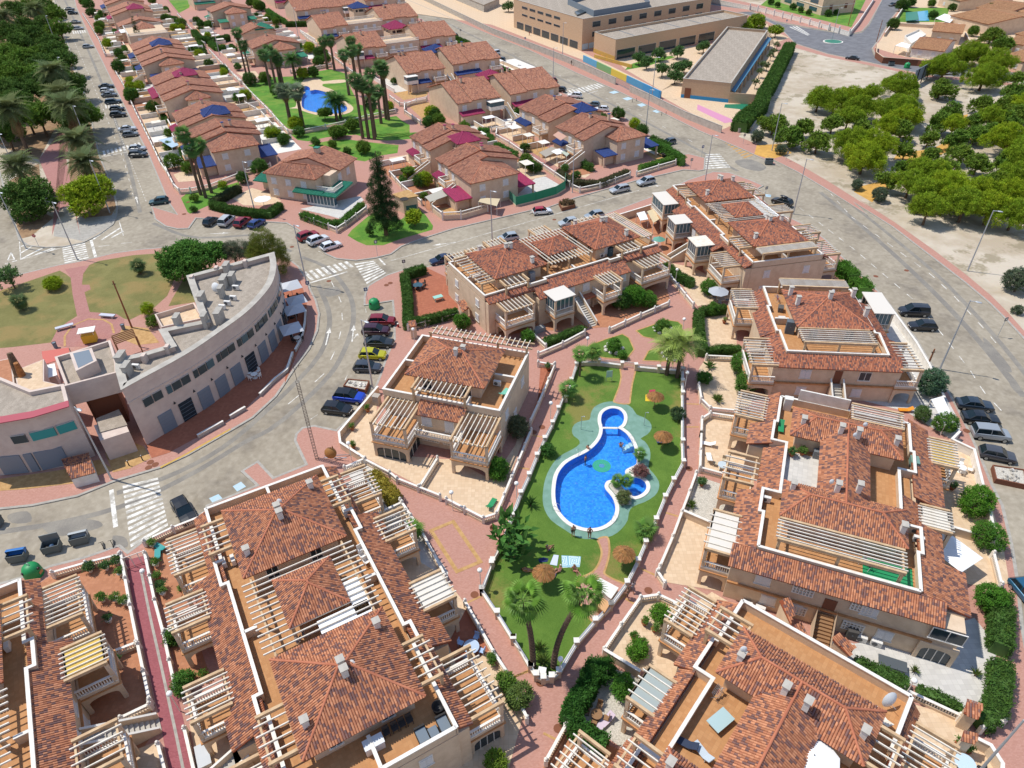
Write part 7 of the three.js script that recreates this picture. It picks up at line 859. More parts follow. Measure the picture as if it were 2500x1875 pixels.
function buildCar(type){
if(carGeo[type])return carGeo[type];const c=CARS[type],h=c.L / 2,w=c.w;
const S=[[-h,.55,c.tail - .12,.86],[-h + .12,.3,c.tail,.95],[-h*.6,c.sill,c.belt,1],[0,c.sill,c.belt,1],[c.xA,c.sill,c.belt - .01,1],[c.xA +(h - c.xA)*.45,c.sill,c.bonnet,.98],[h - .25,c.sill + .02,(c.bonnet + c.nose)/ 2 + .06,.93],[h - .04,.34,c.nose,.84],[h,.42,c.nose - .1,.78]].map(a=>({x:a[0],lo:a[1],hi:a[2],k:a[3]}));
const body=tri3(loft(S,s=>{const W2=w*s.k,m=s.lo +(s.hi - s.lo)*.55;return[[s.lo,W2*.9],[s.lo + .1,W2*.98],[m,W2],[s.hi - .04,W2*.95],[s.hi,W2*.88],[s.hi + .03,0],[s.hi,-W2*.88],[s.hi - .04,-W2*.95],[m,-W2],[s.lo + .1,-W2*.98],[s.lo,-W2*.9]];}));
const b=c.belt,cab=[{x:c.xT,hi:b + .02,k:.86},{x:c.xR1,hi:c.roof - .06,k:.72},{x:(c.xR1 + c.xR0)/ 2,hi:c.roof,k:.75},{x:c.xR0,hi:c.roof - .03,k:.74},{x:c.xA + .1,hi:b,k:.86}];
const glass=tri3(loft(cab,s=>[[b - .05,w*.88],[s.hi - .02,w*s.k],[s.hi,0],[s.hi - .02,-w*s.k],[b - .05,-w*.88]],false));
const rf=cab.slice(1,4).map(s=>({...s}));rf[0].x -=.02;rf[2].x +=.03;const roof=tri3(loft(rf,s=>[[s.hi - .06,w*(s.k + .02)],[s.hi + .012,w*(s.k - .04)],[s.hi + .035,0],[s.hi + .012,-w*(s.k - .04)],[s.hi - .06,-w*(s.k + .02)]],false));
const pill=[];for(const z of[1,-1])for(const[a,d]of[[[c.xA + .06,b,z*w*.875],[c.xR0,c.roof - .04,z*w*.75]],[[c.xT + .1,b,z*w*.875],[c.xR1,c.roof - .07,z*w*.735]],[[-.35,b,z*w*.885],[-.42,c.roof - .03,z*w*.76]]])pill.push(stick(a,d,.07,.06));
const wr=type==='suv'||type==='mpv'?.35:.32,tyre=new THREE.TorusGeometry(wr - .09,.1,8,18),rim=new THREE.CylinderGeometry(wr - .12,wr - .12,.17,12).rotateX(Math.PI / 2);
const under=bx(c.L*.9,.3,w*1.7,0,.16,0),hl=new THREE.SphereGeometry(.15,8,6).scale(.6,.5,1.3),tl=bx(.08,.2,.32,0,0,0),mir=new THREE.SphereGeometry(.1,6,5).scale(.8,.7,1.1);
return carGeo[type]={c,body,glass,roof,pillars:merge(pill),tyre,rim,under,hl,tl,mir,wr};
}
const paintCache={},paint=col=>paintCache[col]||=new THREE.MeshPhysicalMaterial({color:col,roughness:.35,metalness:.25,clearcoat:.8,clearcoatRoughness:.08});
const tyreMat=flat(0x161616,.9),rimMat=std({color:0xa7abae,roughness:.35,metalness:.7}),lampMat=std({color:0xdde4e8,roughness:.15}),tailMat=flat(0x7a1212,.3),carGlass=std({color:0x1c2a30,roughness:.06,metalness:.2});
function car(s,type,col,label,o={}){
const[a,b]=K(s,.6),d=[b[0]- a[0],b[1]- a[1]],G=buildCar(type),{c}=G,ang=o.deg !==undefined?rad(o.deg):Math.atan2(d[1],d[0]),m=lerp2(a,b,.5),k=thing('parked_car',label,'car',[m[0],o.y||.004,m[1]],-ang),P=paint(col),x=c.L*.31,w=c.w;
const bd=part(k,'body',G.body,P);part(k,'window_glass',G.glass,carGlass);part(k,'roof',G.roof,o.roof?paint(o.roof):P);part(k,'pillars',G.pillars,o.roof?paint(o.roof):P);part(k,'underbody',G.under,MAT.black);
for(const sx of[1,-1])for(const z of[1,-1]){const wh=new THREE.Group();wh.name='wheel';wh.position.set(sx*x*(sx>0?1.02:1),G.wr,z*(w - .08));k.add(wh);part(wh,'tyre',G.tyre,tyreMat);part(wh,'rim',G.rim,rimMat);}
for(const z of[1,-1]){part(k,'headlight',G.hl,lampMat).position.set(c.L / 2 - .12,c.nose - .02,z*w*.62);part(k,'taillight',G.tl,tailMat).position.set(-c.L / 2 + .05,c.tail - .34,z*w*.66);part(k,'mirror',G.mir,P).position.set(c.xA - .12,c.belt + .06,z*(w + .07));}
part(k,'number_plate',bx(.03,.11,.5,c.L / 2 - .01,.5,0),MAT.white);
if(o.rack)part(k,'roof_box',new THREE.SphereGeometry(.5,12,8).scale(1.9,.36,.75).translate(-.2,c.roof + .22,0),paint(0x111418));return k;
}
const RED=0x8c1420,BLK=0x15181c,WHT=0xe6e8ea,SIL=0xaeb4b8,GRY=0x4b5157,NAVY=0x16223c;
car('B2 950 1055 1150 1055','suv',0x841325,'dark red car parked beside the green bottle bank');car('B2 905 1128 1105 1132','suv',0x3b1428,'deep purple car between the red car and the dark saloon');car('B2 912 1215 1148 1222','sedan',0x22282b,'dark grey saloon next to the yellow hatchback');car('B2 870 1308 1088 1315','hatch',0xb9b400,'bright yellow hatchback in the parking bays');car('B2 832 1405 1046 1412','hatch',0x39404a,'slate grey hatchback behind the lamp post');car('C2 684 205 916 230','suv',0x1442b8,'vivid blue car with black roof by the rubble box',{roof:0x101216});car('C2 588 295 822 322','hatch',0x171a20,'black hatchback next to the vivid blue car');car('C1 1375 1025 1468 1180','suv',0x15171a,'black car parked past the zebra crossing under the corner block');
car('B1 1602 300 1650 268','small',0x1d2733,'small navy car beside the silver people carrier');car('B1 1708 318 1790 250','mpv',0xc2c5c8,'silver people carrier beside the red car below the hedge');car('B1 1830 322 1912 262','suv',0x8e1328,'crimson car between silver people carrier and blue car');car('B1 1942 326 2018 278','hatch',0x16397a,'blue hatchback at the lamp post below the hedge');car('B2 402 425 552 372','suv',0x9a1024,'red car beside the white crossover at the road bend');car('B2 478 460 636 402','suv',0xdfe2e3,'white crossover between the red car and the white hatchback');car('B2 578 498 736 448','hatch',WHT,'white hatchback at the tip of the corner pavement');
car('B3 320 212 462 198','hatch',WHT,'white hatchback with red roof by the green mesh fence',{roof:0xb00e28});car('A3 1070 1440 905 1478','estate',SIL,'silver estate car along the hedge balustrade');car('A3 1262 1385 1118 1420','suv',0xa9b3ba,'silver blue crossover near the avenue corner');car('A3 1405 1085 1325 1105','hatch',0x4a555f,'grey car behind the avenue corner hedge');car('A1 1302 1540 1148 1560','hatch',0x1d4d56,'teal hatchback on the broad corner pavement');
const AV='cars parked along the tree avenue';[['990 1195 1142 1190','suv',0x2b333b,'dark grey off-roader at the end of the avenue bays'],['990 1148 1130 1140','hatch',0xb5babd,'silver hatchback beside the dark off-roader'],['950 1040 1062 1028','hatch',0x6e7479,'grey hatchback in the avenue bays before the crossing'],['915 1000 1052 985','sedan',0xc9cccf,'pale silver saloon in the avenue bays'],['845 890 978 880','suv',0x20262c,'near black car by the narrow avenue crossing'],['850 842 956 835','hatch',0x232b36,'black blue hatchback by the narrow avenue crossing'],['805 790 938 775','estate',0x2b3f4f,'blue grey estate car in the avenue bays'],['792 735 896 727','sedan',0x5d646b,'mid grey saloon in the avenue bays'],['770 702 880 695','hatch',0xbfc3c6,'bright silver hatchback in the avenue bays'],['768 668 872 660','sedan',0x2c3942,'dark saloon first in the avenue bays'],['630 362 728 354','hatch',0xa9aeb2,'silver hatchback alone before the side street'],['560 220 652 214','hatch',0xb1b6ba,'silver car on the far avenue crossing'],['535 172 632 168','sedan',0x6a6e72,'grey saloon far up the avenue'],['520 102 602 98','suv',0x1f3a44,'teal dark car far up the avenue'],['490 70 582 68','sedan',0x3a434b,'charcoal saloon far up the avenue']].forEach(c=>car('A1 ' + c[0],c[1],c[2],c[3]));
car('B4 432 165 262 110','suv',0x14171b,'black off-roader with roof box by the wide road',{rack:true});car('B4 1488 985 1238 975','mpv',0x2a2f37,'dark grey people carrier parked on the wide road');car('B4 1552 1095 1308 1085','hatch',0x22262c,'charcoal hatchback parked beside the dark people carrier');car('C4 1700 262 1964 290','sedan',0x2d3a46,'steel blue saloon first in the street row');car('C4 1742 368 2014 395','sedan',0x171d22,'black saloon between steel blue saloon and silver van');car('C4 1805 485 2108 520','mpv',0x9ba1a6,'silver grey family van in the street row');car('C4 1872 635 2148 690','hatch',0x4b4c50,'taupe grey hatchback before the rubble box');car('D4 2170 230 2330 420','hatch',0x1d5a78,'blue car at the street kerb below the hedge garden');
car('B2 1582 562 1440 598','sedan',0x14284a,'dark blue car on the road behind the red patio hedge');car('B3 182 400 72 418','hatch',0xa8b2b8,'silver car behind the brown awning roof');car('B3 652 280 530 305','hatch',0xb0b8bc,'pale silver car half hidden by the tiled roof');car('B3 842 228 742 248','hatch',0x9aa6ae,'silver blue car behind the chimney roof');
[['A2 1640 275 1555 285','suv',0x24333c,'dark car at the kerb of the avenue by the magenta lean-to'],['A2 2012 462 1910 456','hatch',0x1c2f3a,'dark car behind the white van at the avenue'],['A2 1948 408 1886 420','mpv',WHT,'white van at the avenue kerb'],['A3 492 618 425 622','hatch',0x7c1620,'red car half hidden behind the avenue roof'],['A3 562 698 482 690','suv',0x14171b,'black car at the avenue crossing'],['A3 688 742 596 735','suv',WHT,'white crossover by the avenue crossing'],['A3 828 808 740 802','hatch',0x4f6674,'blue grey car behind the blue tower'],['A3 888 842 808 838','hatch',WHT,'white hatchback behind the blue tower'],['A2 1162 30 1094 36','sedan',0x1b2c3c,'dark blue car at the top of the avenue'],['A4 1226 30 1172 40','hatch',0x2b3136,'dark car on the villa road'],['A4 955 455 824 440','sedan',0x14181d,'black saloon with white doors on the junction road']].forEach(c=>car(...c));
MAT.mast=flat(0x6a5f57,.8);
// ---------- street furniture ----------
const LH=11.4;
function streetLamp(s,label,o={}){const h=o.h||LH,p=K1(s,h),t=thing('street_lamp',label||'tall grey street lamp with flat head on the kerb','street lamp',[p[0],0,p[1]],o.turn??-.6,label?undefined:'tall grey street lamps along the roads');part(t,'pole',cyl([0,0,0],[0,h,0],.13,.07,10),MAT.pole);part(t,'base_plate',bx(.4,.12,.4,0,0,0),MAT.concrete);part(t,'arm',cyl([0,h - .1,0],[.7,h,0],.05,.04,6),MAT.pole);part(t,'lamp_head',new THREE.SphereGeometry(.4,12,8).scale(1.1,.22,.5).translate(.95,h,0),MAT.pole);return t;}
for(const s of['C1 575 295','B4 1800 895','B4 1978 200','A4 345 795','A4 537 1225','B2 370 310','B2 890 1045','B1 402 135','A3 1222 690','A3 640 1085','B2 1888 48','A1 560 815','A1 690 1235','A3 480 368','A3 555 175','A3 1705 1040','A3 1270 440','A1 1868 1245','A1 350 120','A1 440 440','A1 1632 172','A2 365 60','A1 -10 1030','A1 -10 1480','D4 2212 1290','A4 790 60'])streetLamp(s);
const globeMat=new THREE.MeshStandardMaterial({color:0xf0efe9,roughness:.35});
for(const s of['C2 1585 955','C2 790 575','C2 2088 885','C2 1805 1555','D3 532 818','C3 458 265','B3 742 1187','B3 1487 1040','B3 1432 657','D1 1097 140','D1 1307 1085','D4 1365 985','C3 1512 30','B2 1290 1118']){const p=K1(s,3.1),t=thing('globe_lamp','white globe lamp on thin white pole in the estate','lamp',[p[0],0,p[1]],0,'white globe lamps of the estate');part(t,'pole',cyl([0,0,0],[0,2.9,0],.05,.04,7),MAT.white);part(t,'globe',new THREE.SphereGeometry(.26,14,10).translate(0,3.1,0),globeMat);part(t,'collar',new THREE.CylinderGeometry(.1,.1,.12,8).translate(0,2.86,0),MAT.dark);}
for(const[f,tp,lab]of[['B1 1020 1110','B1 870 745','bare brown wooden utility pole on the plaza'],['A4 855 200','A4 895 0','bare wooden pole by the apartment fence'],['A4 1073 325','A4 1108 155','dark pole at the villa corner'],['B4 1465 1405','B4 1528 1270','thin dark post by the white street wall']]){const p=K1(f),h=heightTo(p,tp),t=thing('utility_pole',lab,'pole',[p[0],0,p[1]]);part(t,'pole',cyl([0,0,0],[0,h,0],.15,.1,8),MAT.rust);part(t,'bracket',bx(.5,.1,.1,0,h - .6,0),MAT.dark);}
{
const p=K1('C2 550 700'),t=thing('lattice_mast','slim grey brown lattice radio mast on the corner pavement','mast',[p[0],0,p[1]],.4),h=12.2,w=.17;for(const[x,z]of[[-w,-w],[w,-w],[w,w],[-w,w]])part(t,'rail',bx(.05,h,.05,x,0,z),MAT.mast);for(let i=0;i<26;i++){const y=.3 + i*.46;part(t,'rung',merge([bx(.4,.05,.05,0,y,-w),bx(.4,.05,.05,0,y,w),bx(.05,.05,.4,w,y,0),bx(.05,.05,.4,-w,y,0)]),MAT.mast);}part(t,'antenna',cyl([0,h,0],[0,h + 3.4,0],.04,.02,6),MAT.mast);part(t,'aerial',merge([stick([-.1,h + 1.8,0],[.9,h + 2.2,.1],.03),stick([.5,h + 1.7,-.2],[.6,h + 2.4,.3],.03)]),MAT.mast);
const d=K1('C2 690 700'),ds=thing('satellite_dish','rusty brown satellite dish beside the lattice mast','satellite dish',[d[0],0,d[1]]);part(ds,'stand',cyl([0,0,0],[0,2.2,0],.08,.08),MAT.rust);part(ds,'dish',new THREE.SphereGeometry(1.0,16,8,0,6.28,0,.85).rotateX(1.2).translate(0,1.9,.5),flat(0x9a6a34,.7,{side:THREE.DoubleSide}));part(ds,'frame',merge([stick([-1.4,.3,0],[1.6,.6,.4],.08),stick([-1,1.2,.6],[1.8,.2,-.6],.08)]),MAT.metal);
}
function sign(f,top_,kind,label){const p=K1(f,KH),h=Math.min(4,Math.max(2,heightTo(p,top_))),t=thing('road_sign',label,'sign',[p[0],0,p[1]],.3);part(t,'post',cyl([0,0,0],[0,h,0],.04,.04,6),MAT.pole);const m=kind==='red'?flat(0xb02030,.5):kind==='blue'?flat(0x1d3f7c,.5):flat(0x50555a,.5);if(kind==='red')part(t,'disc',new THREE.CylinderGeometry(.32,.32,.03,20).rotateX(Math.PI / 2).translate(0,h - .3,.06),m);else part(t,'panel',bx(.62,.62,.03,0,h - .65,.06),m);part(t,'symbol',bx(kind==='red'?.42:.3,kind==='red'?.1:.34,.01,0,h -(kind==='red'?.35:.5),.085),MAT.white);return t;}
sign('B2 1225 660','B2 1228 580','grey','square sign on a post at the hedge corner');sign('B2 938 895','B2 925 795','blue','blue crossing sign by the green bottle bank');sign('B2 495 855','B2 478 745','blue','blue crossing sign by the lamp post at the curved block');sign('B1 300 480','B1 232 385','red','red no entry sign at the tip of the park');sign('B2 1017 555','B2 1003 430','grey','pale street sign on the corner lawn');sign('A3 1620 1205','A3 1632 1120','blue','crossing sign on the avenue corner');sign('A3 1535 1300','A3 1537 1220','grey','round sign on the corner pavement');sign('B4 2010 1170','B4 2080 1025','grey','dark double sign seen edge on at the road bend');sign('A4 375 1240','A4 385 1165','grey','small white panel sign on the sandy pavement');sign('A3 1940 1110','A3 1940 1030','grey','small sign with litter bin by the school corner');sign('A2 1660 290','A2 1662 225','grey','round sign at the avenue top');sign('A3 260 370','A3 258 285','blue','blue sign by the school wall');sign('B4 215 80','B4 220 30','grey','small sign by the disabled bay');sign('A4 370 220','A4 380 150','blue','sign by the bushy trees at the junction');
function igloo(s,label){const p=K1(s,.8),t=thing('bottle_bank',label,'bin',[p[0],0,p[1]]);const g=new THREE.LatheGeometry([[.0,1.75],[.35,1.72],[.7,1.5],[.86,1.15],[.92,.6],[.94,.12],[.85,.1]].map(q=>new THREE.Vector2(...q)),20);part(t,'shell',g,flat(0x178a4c,.5,{side:THREE.DoubleSide}));for(const a of[0,2.1,4.2]){const hole=part(t,'opening',new THREE.CylinderGeometry(.16,.16,.14,12).rotateZ(Math.PI / 2).translate(.84,1.2,0),MAT.black);hole.rotation.y=a;}part(t,'label_patch',bx(.04,.34,.5,.92,.5,0),flat(0xb98a5a,.8));part(t,'lifting_ring',new THREE.TorusGeometry(.14,.03,6,14).translate(0,1.86,0),MAT.metal);return t;}
igloo('C1 245 1560','green bottle bank beside the blue container');igloo('B2 990 920','green bottle bank at the parking bay end');igloo('A4 1312 505','green bottle bank on the far junction road');
function container(s,deg,col,label,open){const p=K1(s,.7),t=thing('waste_container',label,'bin',[p[0],0,p[1]],-rad(deg)),m=flat(0x5b6364,.6);part(t,'tub',merge([bx(1.7,.95,.06,0,.18,.5),bx(1.7,.95,.06,0,.18,-.5),bx(.06,.95,1.06,.85,.18,0),bx(.06,.95,1.06,-.85,.18,0),bx(1.7,.06,1,0,.18,0)]),m);const lid=new THREE.CylinderGeometry(.58,.58,1.8,16,1,false,0,Math.PI).rotateZ(Math.PI / 2).rotateX(-Math.PI / 2);lid.scale(1,.55,1);if(!open)part(t,'lid',lid.translate(0,1.14,0),flat(col,.5));else{part(t,'rubbish',bx(1.5,.3,.85,0,.3,0),MAT.dark);part(t,'rubbish_bag',new THREE.SphereGeometry(.28,8,6).translate(.1,.75,.1),flat(0x2c4a6a,.6));part(t,'lid',bx(1.8,1.0,.08,0,1.0,-.6),flat(col,.6));}for(const x of[-.7,.7])for(const z of[-.4,.4])part(t,'castor',new THREE.CylinderGeometry(.09,.09,.06,10).rotateX(1.57).translate(x,.09,z),MAT.black);return t;}
container('C1 130 1440',-12,0x2f6fb0,'grey container with blue lid beside the green bottle bank');container('C1 395 1370',-18,0x767c7c,'open grey waste container with a blue bag inside',true);container('C1 610 1305',-18,0xa9adad,'closed grey waste container near the scooters');container('A4 245 1245',10,0xb0b4b0,'grey waste container with pale lid by the sandy park');container('A4 1190 490',5,0x33383c,'dark waste container on the far junction road');container('C1 -60 1180',0,0x4a4f52,'waste container at the road side past the blue lid');
for(const[s,d]of[['C1 795 1360',60],['C1 872 1345',68]]){const p=K1(s,.3),t=thing('kick_scooter','black kick scooter parked by the waste containers','scooter',[p[0],0,p[1]],-rad(d),'black kick scooters');part(t,'deck',bx(.9,.08,.16,0,.12,0),MAT.black);part(t,'stem',cyl([.42,.12,0],[.34,1.1,0],.03,.03),MAT.black);part(t,'handlebar',cyl([.34,1.1,-.25],[.34,1.1,.25],.025,.025),MAT.black);for(const x of[-.48,.48])part(t,'wheel',new THREE.TorusGeometry(.09,.035,6,12).translate(x,.12,0),MAT.black);}
function rubble(s,label,plant){const q=K(s,.7),t=thing(plant?'flower_planter':'rubble_box',label,plant?'planter':'skip');part(t,'box',wallGeo(q,.12,0,.75,true),MAT.brown);part(t,'fill',prism(offset(q,-.07),.02,.6),plant?MAT.soil:MAT.gravel);if(plant){const c=lerp2(q[0],q[2],.5);crownInto(t,'flowers',[[c[0],.9,c[1],1.6,.6,.9]],22,CL.small,[.10,.07,.035],1.1);}else{const c=lerp2(q[0],q[2],.5);for(let i=0;i<16;i++){const w=lerp2(lerp2(q[0],q[1],rr(.12,.88)),lerp2(q[3],q[2],rr(.12,.88)),rr(.1,.9));const st=part(t,'rubble_piece',new THREE.DodecahedronGeometry(rr(.12,.3),0),pick([MAT.concrete,MAT.kerb,MAT.white]));st.position.set(w[0],.66,w[1]);st.rotation.set(rr(0,3),rr(0,3),0);}}return t;}
rubble('C2 755 130 790 80 950 95 920 165','rusty rectangular box of rubble beside the vivid blue car');rubble('C4 1975 745 2212 780 2240 900 2000 850','rusty rectangular box of white debris on the street');rubble('A3 520 1560 620 1545 645 1580 545 1605','brick planter of reddish flowers beside the road',true);
// ---------- pool garden ----------
function strawParasol(s,label){const p=K1(s,2.5),t=thing('straw_parasol',label,'parasol',[p[0],KH,p[1]],rr(0,6));part(t,'pole',cyl([0,0,0],[0,2.7,0],.06,.05),MAT.wood);t.scale.set(.7,.95,.7);const l=[];part(t,'frame',new THREE.ConeGeometry(1.5,.75,20,1,true).translate(0,2.4,0),MAT.straw);for(let k=0;k<4;k++){const n=60;for(let i=0;i<n;i++){const a=(i + rnd())/ n*6.283,r=.25 + k*.38,y=2.78 - r*.5;l.push({m:M4([Math.cos(a)*r,y + .03,Math.sin(a)*r],new THREE.Quaternion().setFromEuler(new THREE.Euler(.46 + rr(-.06,.1),Math.PI / 2 - a,0,'YXZ')),[rr(.8,1.3),1,rr(.9,1.15)]),c:vary([.21,.105,.04],.3)});}}instances(t,'thatch',bx(.13,.025,.46,0,0,.1),MAT.leaf,l);part(t,'finial',new THREE.SphereGeometry(.09,8,6).translate(0,2.85,0),MAT.wood);return t;}
strawParasol('C3 1268 195','straw parasol beside the yellow towel');strawParasol('C3 1330 503','straw parasol on the lawn opposite the shallow lobe');strawParasol('C3 1026 1408','straw parasol alone by the curving stone path');strawParasol('C3 404 1553','straw parasol amid the sunbathers above the fan palms');
function towel(s,mat,label){const q=K(s,KH + .03),c=q[0],t=top('towel',prism(q,KH + .012,KH + .035),mat,label,'towel');return t;}
towel('C3 1188 200 1245 195 1250 252 1186 250',flat(0xd8b42c,.9),'yellow towel on the grass under a straw parasol');towel('C3 540 1440 690 1450 680 1530 545 1535',std({map:tex(128,1.4,(x,y)=>{const d=Math.max(Math.abs(x - .5),Math.abs(y - .5));return(d*16 % 2<.8)?[.85,.9,.88]:[.5,.68,.74];}),roughness:.95}),'pale blue patterned blanket on the lawn');towel('C3 480 1435 518 1440 505 1520 450 1510',flat(0xc3cbe0,.9),'pale lilac towel next to the patterned blanket');towel('C3 360 1470 400 1455 440 1465 430 1490 370 1495',flat(0x1b2a5a,.9),'navy round beach mat by the straw parasol');towel('C3 1215 165 1262 160 1266 185 1218 190',flat(0xa8384c,.9),'red beach towel behind the straw parasol');
{const q=K('D3 785 250 835 195 975 270 920 350',.9),t=thing('pump_cover','large white flat cover box on the stone path','cover');part(t,'box',prism(q,KH,.85),MAT.white);part(t,'lid',prism(offset(q,.06),.851,.93),MAT.white);
const w=K('D3 810 415 855 370 910 405 870 470',.9),c=thing('changing_cabinet','small ochre masonry cabinet at the pool wall','cabinet');part(c,'body',prism(w,KH,1.2),MAT.ochre);part(c,'lid',prism(offset(w,.05),1.201,1.27),flat(0xc99a6a,.85));part(c,'door',wallGeo([lerp2(w[0],w[3],.2),lerp2(w[0],w[3],.8)],.06,.25,1.0),MAT.brown);
const n=K('D3 355 930 365 885 425 895 415 945',1),k=thing('meter_box','white cabinet on the wall between the fan palms','cabinet');part(k,'body',prism(n,KH,1.25),MAT.white);
const b=K1('C3 910 40',1.4),nb=thing('notice_board','small green notice board inside the garden gate','sign',[b[0],KH,b[1]],.1);part(nb,'panel',bx(.9,1.1,.05,0,.7,0),flat(0x9fc4b4,.6));for(const x of[-.4,.4])part(nb,'post',bx(.06,1.8,.06,x,0,0),MAT.metal);
const gp=K('B3 1010 1388 1113 1400',.6),gt=thing('garden_gate','white barred gate at the top of the pool garden','gate');for(let i=0;i<16;i++){const q2=lerp2(gp[0],gp[1],(i + .5)/ 16);part(gt,'bar',bx(.04,1.0,.04,q2[0],KH + .05,q2[1]),MAT.white);}part(gt,'rail',wallGeo(gp,.05,1.1,1.16),MAT.white);
for(const[s,lab]of[['C3 690 470','thin outdoor shower on the green deck by the dark hedge'],['C3 1175 440','thin outdoor shower on the green deck near the parasols']]){const p=K1(s,KH),t2=thing('pool_shower',lab,'shower',[p[0],KH,p[1]]);part(t2,'pipe',cyl([0,0,0],[0,2.2,0],.04,.035),MAT.metal);part(t2,'head',merge([cyl([0,2.2,0],[.3,2.25,0],.025,.025),new THREE.CylinderGeometry(.1,.07,.06,10).translate(.32,2.2,0)]),MAT.metal);part(t2,'tray',bx(.9,.03,.9,.2,0,0),MAT.deck);}
for(const[s,a,lab]of[['C3 675 655',50,'steel pool ladder at the diving side'],['C3 495 1080',150,'steel pool ladder at the deep corner'],['C3 950 1175',230,'steel pool ladder near the two standing bathers'],['C3 1080 560',320,'steel handrail beside the pool steps']]){const p=K1(s,.25),t2=thing('pool_ladder',lab,'ladder',[p[0],.2,p[1]],rad(a));for(const z of[-.25,.25])part(t2,'rail',new THREE.TubeGeometry(new THREE.CatmullRomCurve3([[-.45,0,z],[-.4,.55,z],[0,.72,z],[.25,.4,z],[.28,-.6,z]].map(V3)),14,.022,6),MAT.metal);for(const y of[-.1,-.4])part(t2,'rung',bx(.06,.03,.5,.28,y,0),MAT.metal);}
const sw=K('C3 1010 575 1080 560 1095 590 1015 605',.2),st=thing('pool_steps','white roman steps descending into the pool','steps');[0,1,2].forEach(i=>part(st,'step',prism([lerp2(sw[1],sw[0],(i)*.32),lerp2(sw[1],sw[0],(i + 1)*.32),lerp2(sw[2],sw[3],(i + 1)*.32),lerp2(sw[2],sw[3],i*.32)],-.9,.02 - i*.22),MAT.white));
const pl=prism(K('C3 905 905 925 880 960 880 985 890 1040 960 1075 1000 1080 1045 995 1050 975 990 940 950',.25),KH,KH + .13);structure('planting_bed',pl,MAT.gravel);structure('planting_bed',prism(K('C3 1060 790 1110 760 1160 745 1200 770 1190 830 1110 815',.25),KH,KH + .13),MAT.gravel);
for(const s of['B3 945 1250','B3 1320 1100','B3 1390 1300']){const c=K1(s,.6),r=thing('rock_ring','ring of white rocks round a shrub on the small lawn','rocks',[c[0],KH,c[1]],0,'white rock rings');for(let i=0;i<9;i++){const a=i / 9*6.28;const q2=part(r,'rock',new THREE.DodecahedronGeometry(rr(.22,.4),0),MAT.white);q2.position.set(Math.cos(a)*1.3,.12,Math.sin(a)*1.3);q2.rotation.set(rr(0,3),rr(0,3),0);}}}
// ---------- furniture ----------
const F1=(s,h=KH,u)=>K1(s,h);
function lounger(s,deg,mat,label,y=KH){const p=K1(s,y + .3),t=thing('sun_lounger',label,'lounger',[p[0],y,p[1]],-rad(deg));part(t,'bed',bx(1.25,.06,.62,-.3,.3,0),mat);part(t,'backrest',bx(.75,.06,.62,0,0,0),mat).applyMatrix4(new THREE.Matrix4().makeRotationZ(.6).setPosition(.6,.5,0));for(const x of[-.8,.5])for(const z of[-.26,.26])part(t,'leg',bx(.05,.3,.05,x,0,z),mat);return t;}
function chair(s,deg,mat,label,y=KH,group){const p=K1(s,y + .4),t=thing('garden_chair',label,'chair',[p[0],y,p[1]],-rad(deg),group);part(t,'seat',bx(.5,.05,.5,0,.42,0),mat);part(t,'backrest',bx(.06,.55,.5,-.25,.45,0),mat);for(const x of[-.22,.22])for(const z of[-.22,.22])part(t,'leg',bx(.05,.42,.05,x,0,z),mat);for(const z of[-.25,.25])part(t,'armrest',bx(.45,.04,.05,0,.64,z),mat);return t;}
function table(s,r,mat,label,y=KH,o={}){const p=K1(s,y + .74),t=thing('garden_table',label,'table',[p[0],y,p[1]],o.turn||0);if(o.rect)part(t,'tabletop',bx(o.rect[0],.05,o.rect[1],0,.7,0),mat);else part(t,'tabletop',new THREE.CylinderGeometry(r,r,.05,24).translate(0,.72,0),mat);if(o.rect)for(const x of[-.4,.4])for(const z of[-.4,.4])part(t,'leg',bx(.07,.7,.07,x*o.rect[0],0,z*o.rect[1]),mat);else{part(t,'pedestal',cyl([0,0,0],[0,.7,0],.06,.05),mat);part(t,'foot',new THREE.CylinderGeometry(.3,.34,.05,16).translate(0,.03,0),mat);}return t;}
function set(s,r,n,mat,cm,what,y=KH){table(s,r,mat,`${what[0]} table ${what[1]}`,y);const p=K1(s,y + .5);for(let i=0;i<n;i++){const a=i / n*6.28 + .4,t=thing('garden_chair',`${what[2]} chair round the ${what[0]} table ${what[1]}`,'chair',[p[0]+ Math.cos(a)*(r + .35),y,p[1]+ Math.sin(a)*(r + .35)],-a + Math.PI,`chairs round the ${what[0]} table ${what[1]}`);part(t,'seat',bx(.48,.05,.48,0,.42,0),cm);part(t,'backrest',bx(.05,.52,.48,-.24,.45,0),cm);for(const x of[-.2,.2])for(const z of[-.2,.2])part(t,'leg',bx(.05,.42,.05,x,0,z),cm);}}
